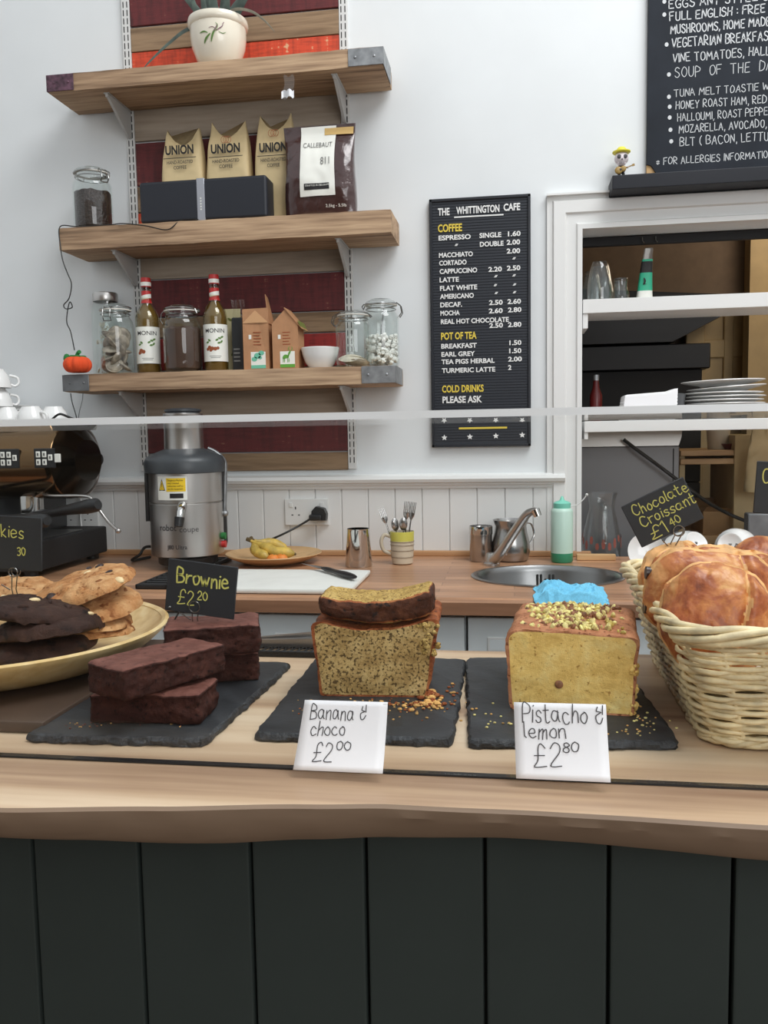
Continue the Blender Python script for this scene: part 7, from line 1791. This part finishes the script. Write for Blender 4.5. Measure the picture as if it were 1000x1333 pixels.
# ---- tongs on a black lattice trivet behind the banana cake
tx0, tx1 = -.345, -.205
t = thing('lattice_trivet', 'black lattice trivet at the back of the counter under the tongs', 'trivet', (-.27, 1.068, CZ + .0005))
b = MB(); b.rbox(-.085, .085, -.022, -.019, 0, .008, .001, 1); b.rbox(-.085, .085, .019, .022, 0, .008, .001, 1)
for k in range(18):
    x = -.08 + k * .0094
    for d in (-1, 1): b.tube([(x, -.020, .004), (x + d * .0094, -.0205 if False else .02, .004)], .0011, 5); b.tube([(x, -.0215, .0015), (x + .0047, -.0215, .0075), (x + .0094, -.0215, .0015)], .0009, 5)
b.build('lattice', M['black_plastic'], t, smooth=30)
p0, p1 = at(312, 845, 1.058), at(410, 828, 1.066)
t = thing('serving_tongs', 'long steel serving tongs lying behind the banana cake', 'tongs', (p0.x, 1.064, CZ + .0095)); L = t.location
for dy, z0, z1, h_ in ((0, .000, .000, .0125), (.010, .002, .016, .004)):
    b = MB(); a_ = V((-.03, dy, z0)); c_ = V((p1.x - L.x + .04, dy + .004, z1)); n_ = V((0, 0, 1))
    p_ = [a_, c_, c_ + V((0, 0, h_)), a_ + V((0, 0, h_ * .45)), a_ + V((0, .007, h_ * .5)), c_ + V((0, .009, h_ + .0005))]
    b.add(p_, [(0, 1, 2, 3), (3, 2, 5, 4)]); b.add([q_ + V((0, .0010, -.0010)) for q_ in p_], [(0, 1, 2, 3), (3, 2, 5, 4)])
    b.build('tong_arm', M['brushed'], t, smooth=0)

# ---- wicker basket of pastries
BX0, BX1, BY0, BY1, BZ1 = .172, .46, .775, 1.085, 1.116
t = thing('wicker_basket', 'pale wicker basket of chocolate croissants at the right', 'basket', ((BX0 + BX1) / 2, (BY0 + BY1) / 2, CZ + .0005)); L = t.location.copy()
HBk = BZ1 - CZ
def bpath(s_, v):   # s_ along the loop 0..1, v height 0..1
    fl = .032 * v; hx = (BX1 - BX0) / 2 + fl; hy = (BY1 - BY0) / 2 + fl * 1.1; r = .03
    per = [2 * (hx - r), PI * r / 2, 2 * (hy - r), PI * r / 2] * 2; T_ = sum(per); d = s_ % 1 * T_
    segs = [((-hx + r, -hy), (1, 0), per[0]), ((hx - r, -hy + r), -PI / 2, per[1]), ((hx, -hy + r), (0, 1), per[2]), ((hx - r, hy - r), 0, per[3]), ((hx - r, hy), (-1, 0), per[4]), ((-hx + r, hy - r), PI / 2, per[5]), ((-hx, hy - r), (0, -1), per[6]), ((-hx + r, -hy + r), PI, per[7])]
    for o_, dd, ln in segs:
        if d <= ln + 1e-9:
            if isinstance(dd, tuple): p = V((o_[0] + dd[0] * d, o_[1] + dd[1] * d)); nr = V((dd[1], -dd[0]))
            else:
                a = dd + d / r; p = V((o_[0] + r * math.cos(a), o_[1] + r * math.sin(a))); nr = V((math.cos(a), math.sin(a)))
            return p, nr
        d -= ln
    return p, nr
NS = 44
b = MB(); random.seed(2)
for row in range(24):
    v = .03 + row / 24 * .92; pts = []; rs = []; N = NS * 5; ph = (row % 2) * PI; rr = random.uniform(.0020, .0029)
    for i in range(N):
        p, nr = bpath(i / N, v); off = .0030 * math.sin(PI * NS * i / N + ph)
        q = p + nr * off; pts.append(V((q.x, q.y, HBk * v + .0008 * math.sin(i * .21 + row * 2) + .0005 * nz((i * .2, row, 0), 1)))); rs.append(rr * (1 + .12 * nz((i * .08, row * 3, 1), 1)))
    b.tube(pts, rs, 6, closed=True)
b.build('woven_wall', M['wicker'], t, smooth=70)
b = MB()
for k in range(NS):
    pts = []
    for j in range(9):
        v = j / 8 * .97; p, nr = bpath((k + .0) / NS, v); pts.append(V((p.x, p.y, HBk * v + .002)))
    b.tube(pts, .0024, 6)
b.build('stake', M['wicker'], t, smooth=70)['kind'] = 'stuff'
b = MB()
for st in range(5):   # twisted rope rim
    N = 300; pts = []
    for i in range(N):
        p, nr = bpath(i / N, 1.0); a = 2 * PI * (i / N * 7 + st / 5); q = p + nr * (.0050 * math.cos(a) + .002); pts.append(V((q.x, q.y, HBk - .001 + .0062 * math.sin(a))))
    b.tube(pts, .0034, 7, closed=True)
b.build('braided_rim', M['wicker'], t, smooth=70)
b = MB()
for st in range(3):
    N = 260; pts = []
    for i in range(N):
        p, nr = bpath(i / N, 0.0); a = 2 * PI * (i / N * 22 + st / 3); q = p + nr * (.003 * math.cos(a) + .001); pts.append(V((q.x, q.y, .0065 + .0028 * math.sin(a))))
    b.tube(pts, .0034, 6, closed=True)
b.build('foot_braid', M['wicker'], t, smooth=70)
b = MB(); base_ = [bpath(i / 80, 0)[0] for i in range(80)]; b.slab([(p.x, p.y) for p in base_], .004, .008); b.build('basket_base', M['wicker'], t, smooth=0)
b = MB(); b.slab([(p.x * 1.06, p.y * 1.06) for p in base_], .058, .060); b.build('paper_liner', M['pale_teabag'], t, smooth=0, label='pale liner inside')
def pastry(p, rot, lab, seed, size=(.065, .044, .023), chips=True):
    t = thing('chocolate_croissant', lab, 'pastry', p, 0, 'chocolate croissants in the basket', rot=rot)
    hx, hy, hz = size; vs, fs, ax = gridbox(hx, hy, hz, hz * .95, 56, 40, 22); out_ = []; ms = []
    for q in vs:
        u, w_, z_ = q.x / hx, q.y / hy, q.z / hz
        q2 = q.copy()
        q2.z *= 1.12 - .30 * abs(u) ** 2.5 - .25 * w_ * w_
        q2.y *= 1 - .30 * abs(u) ** 3.2 + .03 * math.sin(3 * u + seed)
        q2.x *= 1 - .16 * abs(w_) ** 2.6
        # laminated sides: stepped ridges below the glossy top, and a folded seam
        side = max(abs(u), abs(w_)); lo = max(0, min(1, (.25 + max(0, w_ - .5) - z_) / .3)) * max(0, min(1, (side - .75) / .2))
        d0 = V((q2.x, q2.y, 0)).normalized()
        q2 += d0 * (.0026 * math.sin(q.z * 640 + 2.5 * nz(q, 25, seed))) * lo
        if z_ > .2: q2.z += -.0035 * math.exp(-((u - .36 - .06 * w_) / .05) ** 2) + .0022 * math.exp(-((u - .50 - .06 * w_) / .09) ** 2)
        d = q2.normalized(); q2 += d * (.0026 * nz(q, 34, seed) + .0013 * nz(q, 90, seed + 1) + .0006 * nz(q, 240, seed + 2))
        out_.append(q2)
    for f in fs:
        c = sum((vs[k] for k in f), V((0, 0, 0))) / len(f); z_ = c.z / hz + .35 * nz(c, 40, seed)
        up_ = max(0, c.y / hy - .55) * 1.5; ms.append(1 if z_ < -.05 + up_ or (z_ > .3 and abs(c.x / hx - .36 - .06 * c.y / hy + .10 * nz(c, 60, 3)) < .035 + .03 * nz(c, 150, 6)) else 0)
    MB().add(out_, fs, ms).build('pastry_body', [M['pastry'], M['pastry_pale']], t, smooth=75)
    if chips:
        for sy in (-.35, .40):
            b = MB(); b.tube([(-hx * 1.0, hy * sy, -hz * .1), (-hx * .5, hy * sy, -hz * .1)], .0062, 14, flat=.85); b.build('chocolate_stick', M['choc'], t, label='end of a dark chocolate stick')
    return t
def lying(px_, py_, Y, rot, lab, seed, size=(.065, .044, .023), chips=True):
    q = at(px_, py_, Y); return pastry(q, rot, lab, seed, size, chips)
lying(934, 806, .812, (1.12, .20, -.05), 'largest glossy croissant leaning at the front of the basket', 2, (.050, .050, .022), False)
lying(928, 777, .868, (1.34, .10, .10), 'croissant behind the front one, dark chocolate end showing on its left', 5, (.066, .046, .022))
lying(886, 762, .955, (1.36, -.14, .50), 'croissant in the far left corner of the basket', 8, (.046, .044, .020), False)
lying(1024, 792, .880, (1.20, .25, -.5), 'darker croissant at the right edge of the photo', 11, (.050, .048, .022))
lying(1006, 745, .985, (.85, .3, -.3), 'flaky croissant at the back right of the basket', 14, (.046, .04, .020))
lying(950, 762, .930, (1.30, .15, .0), 'pale topped croissant in the middle row of the basket', 17, (.052, .040, .019))
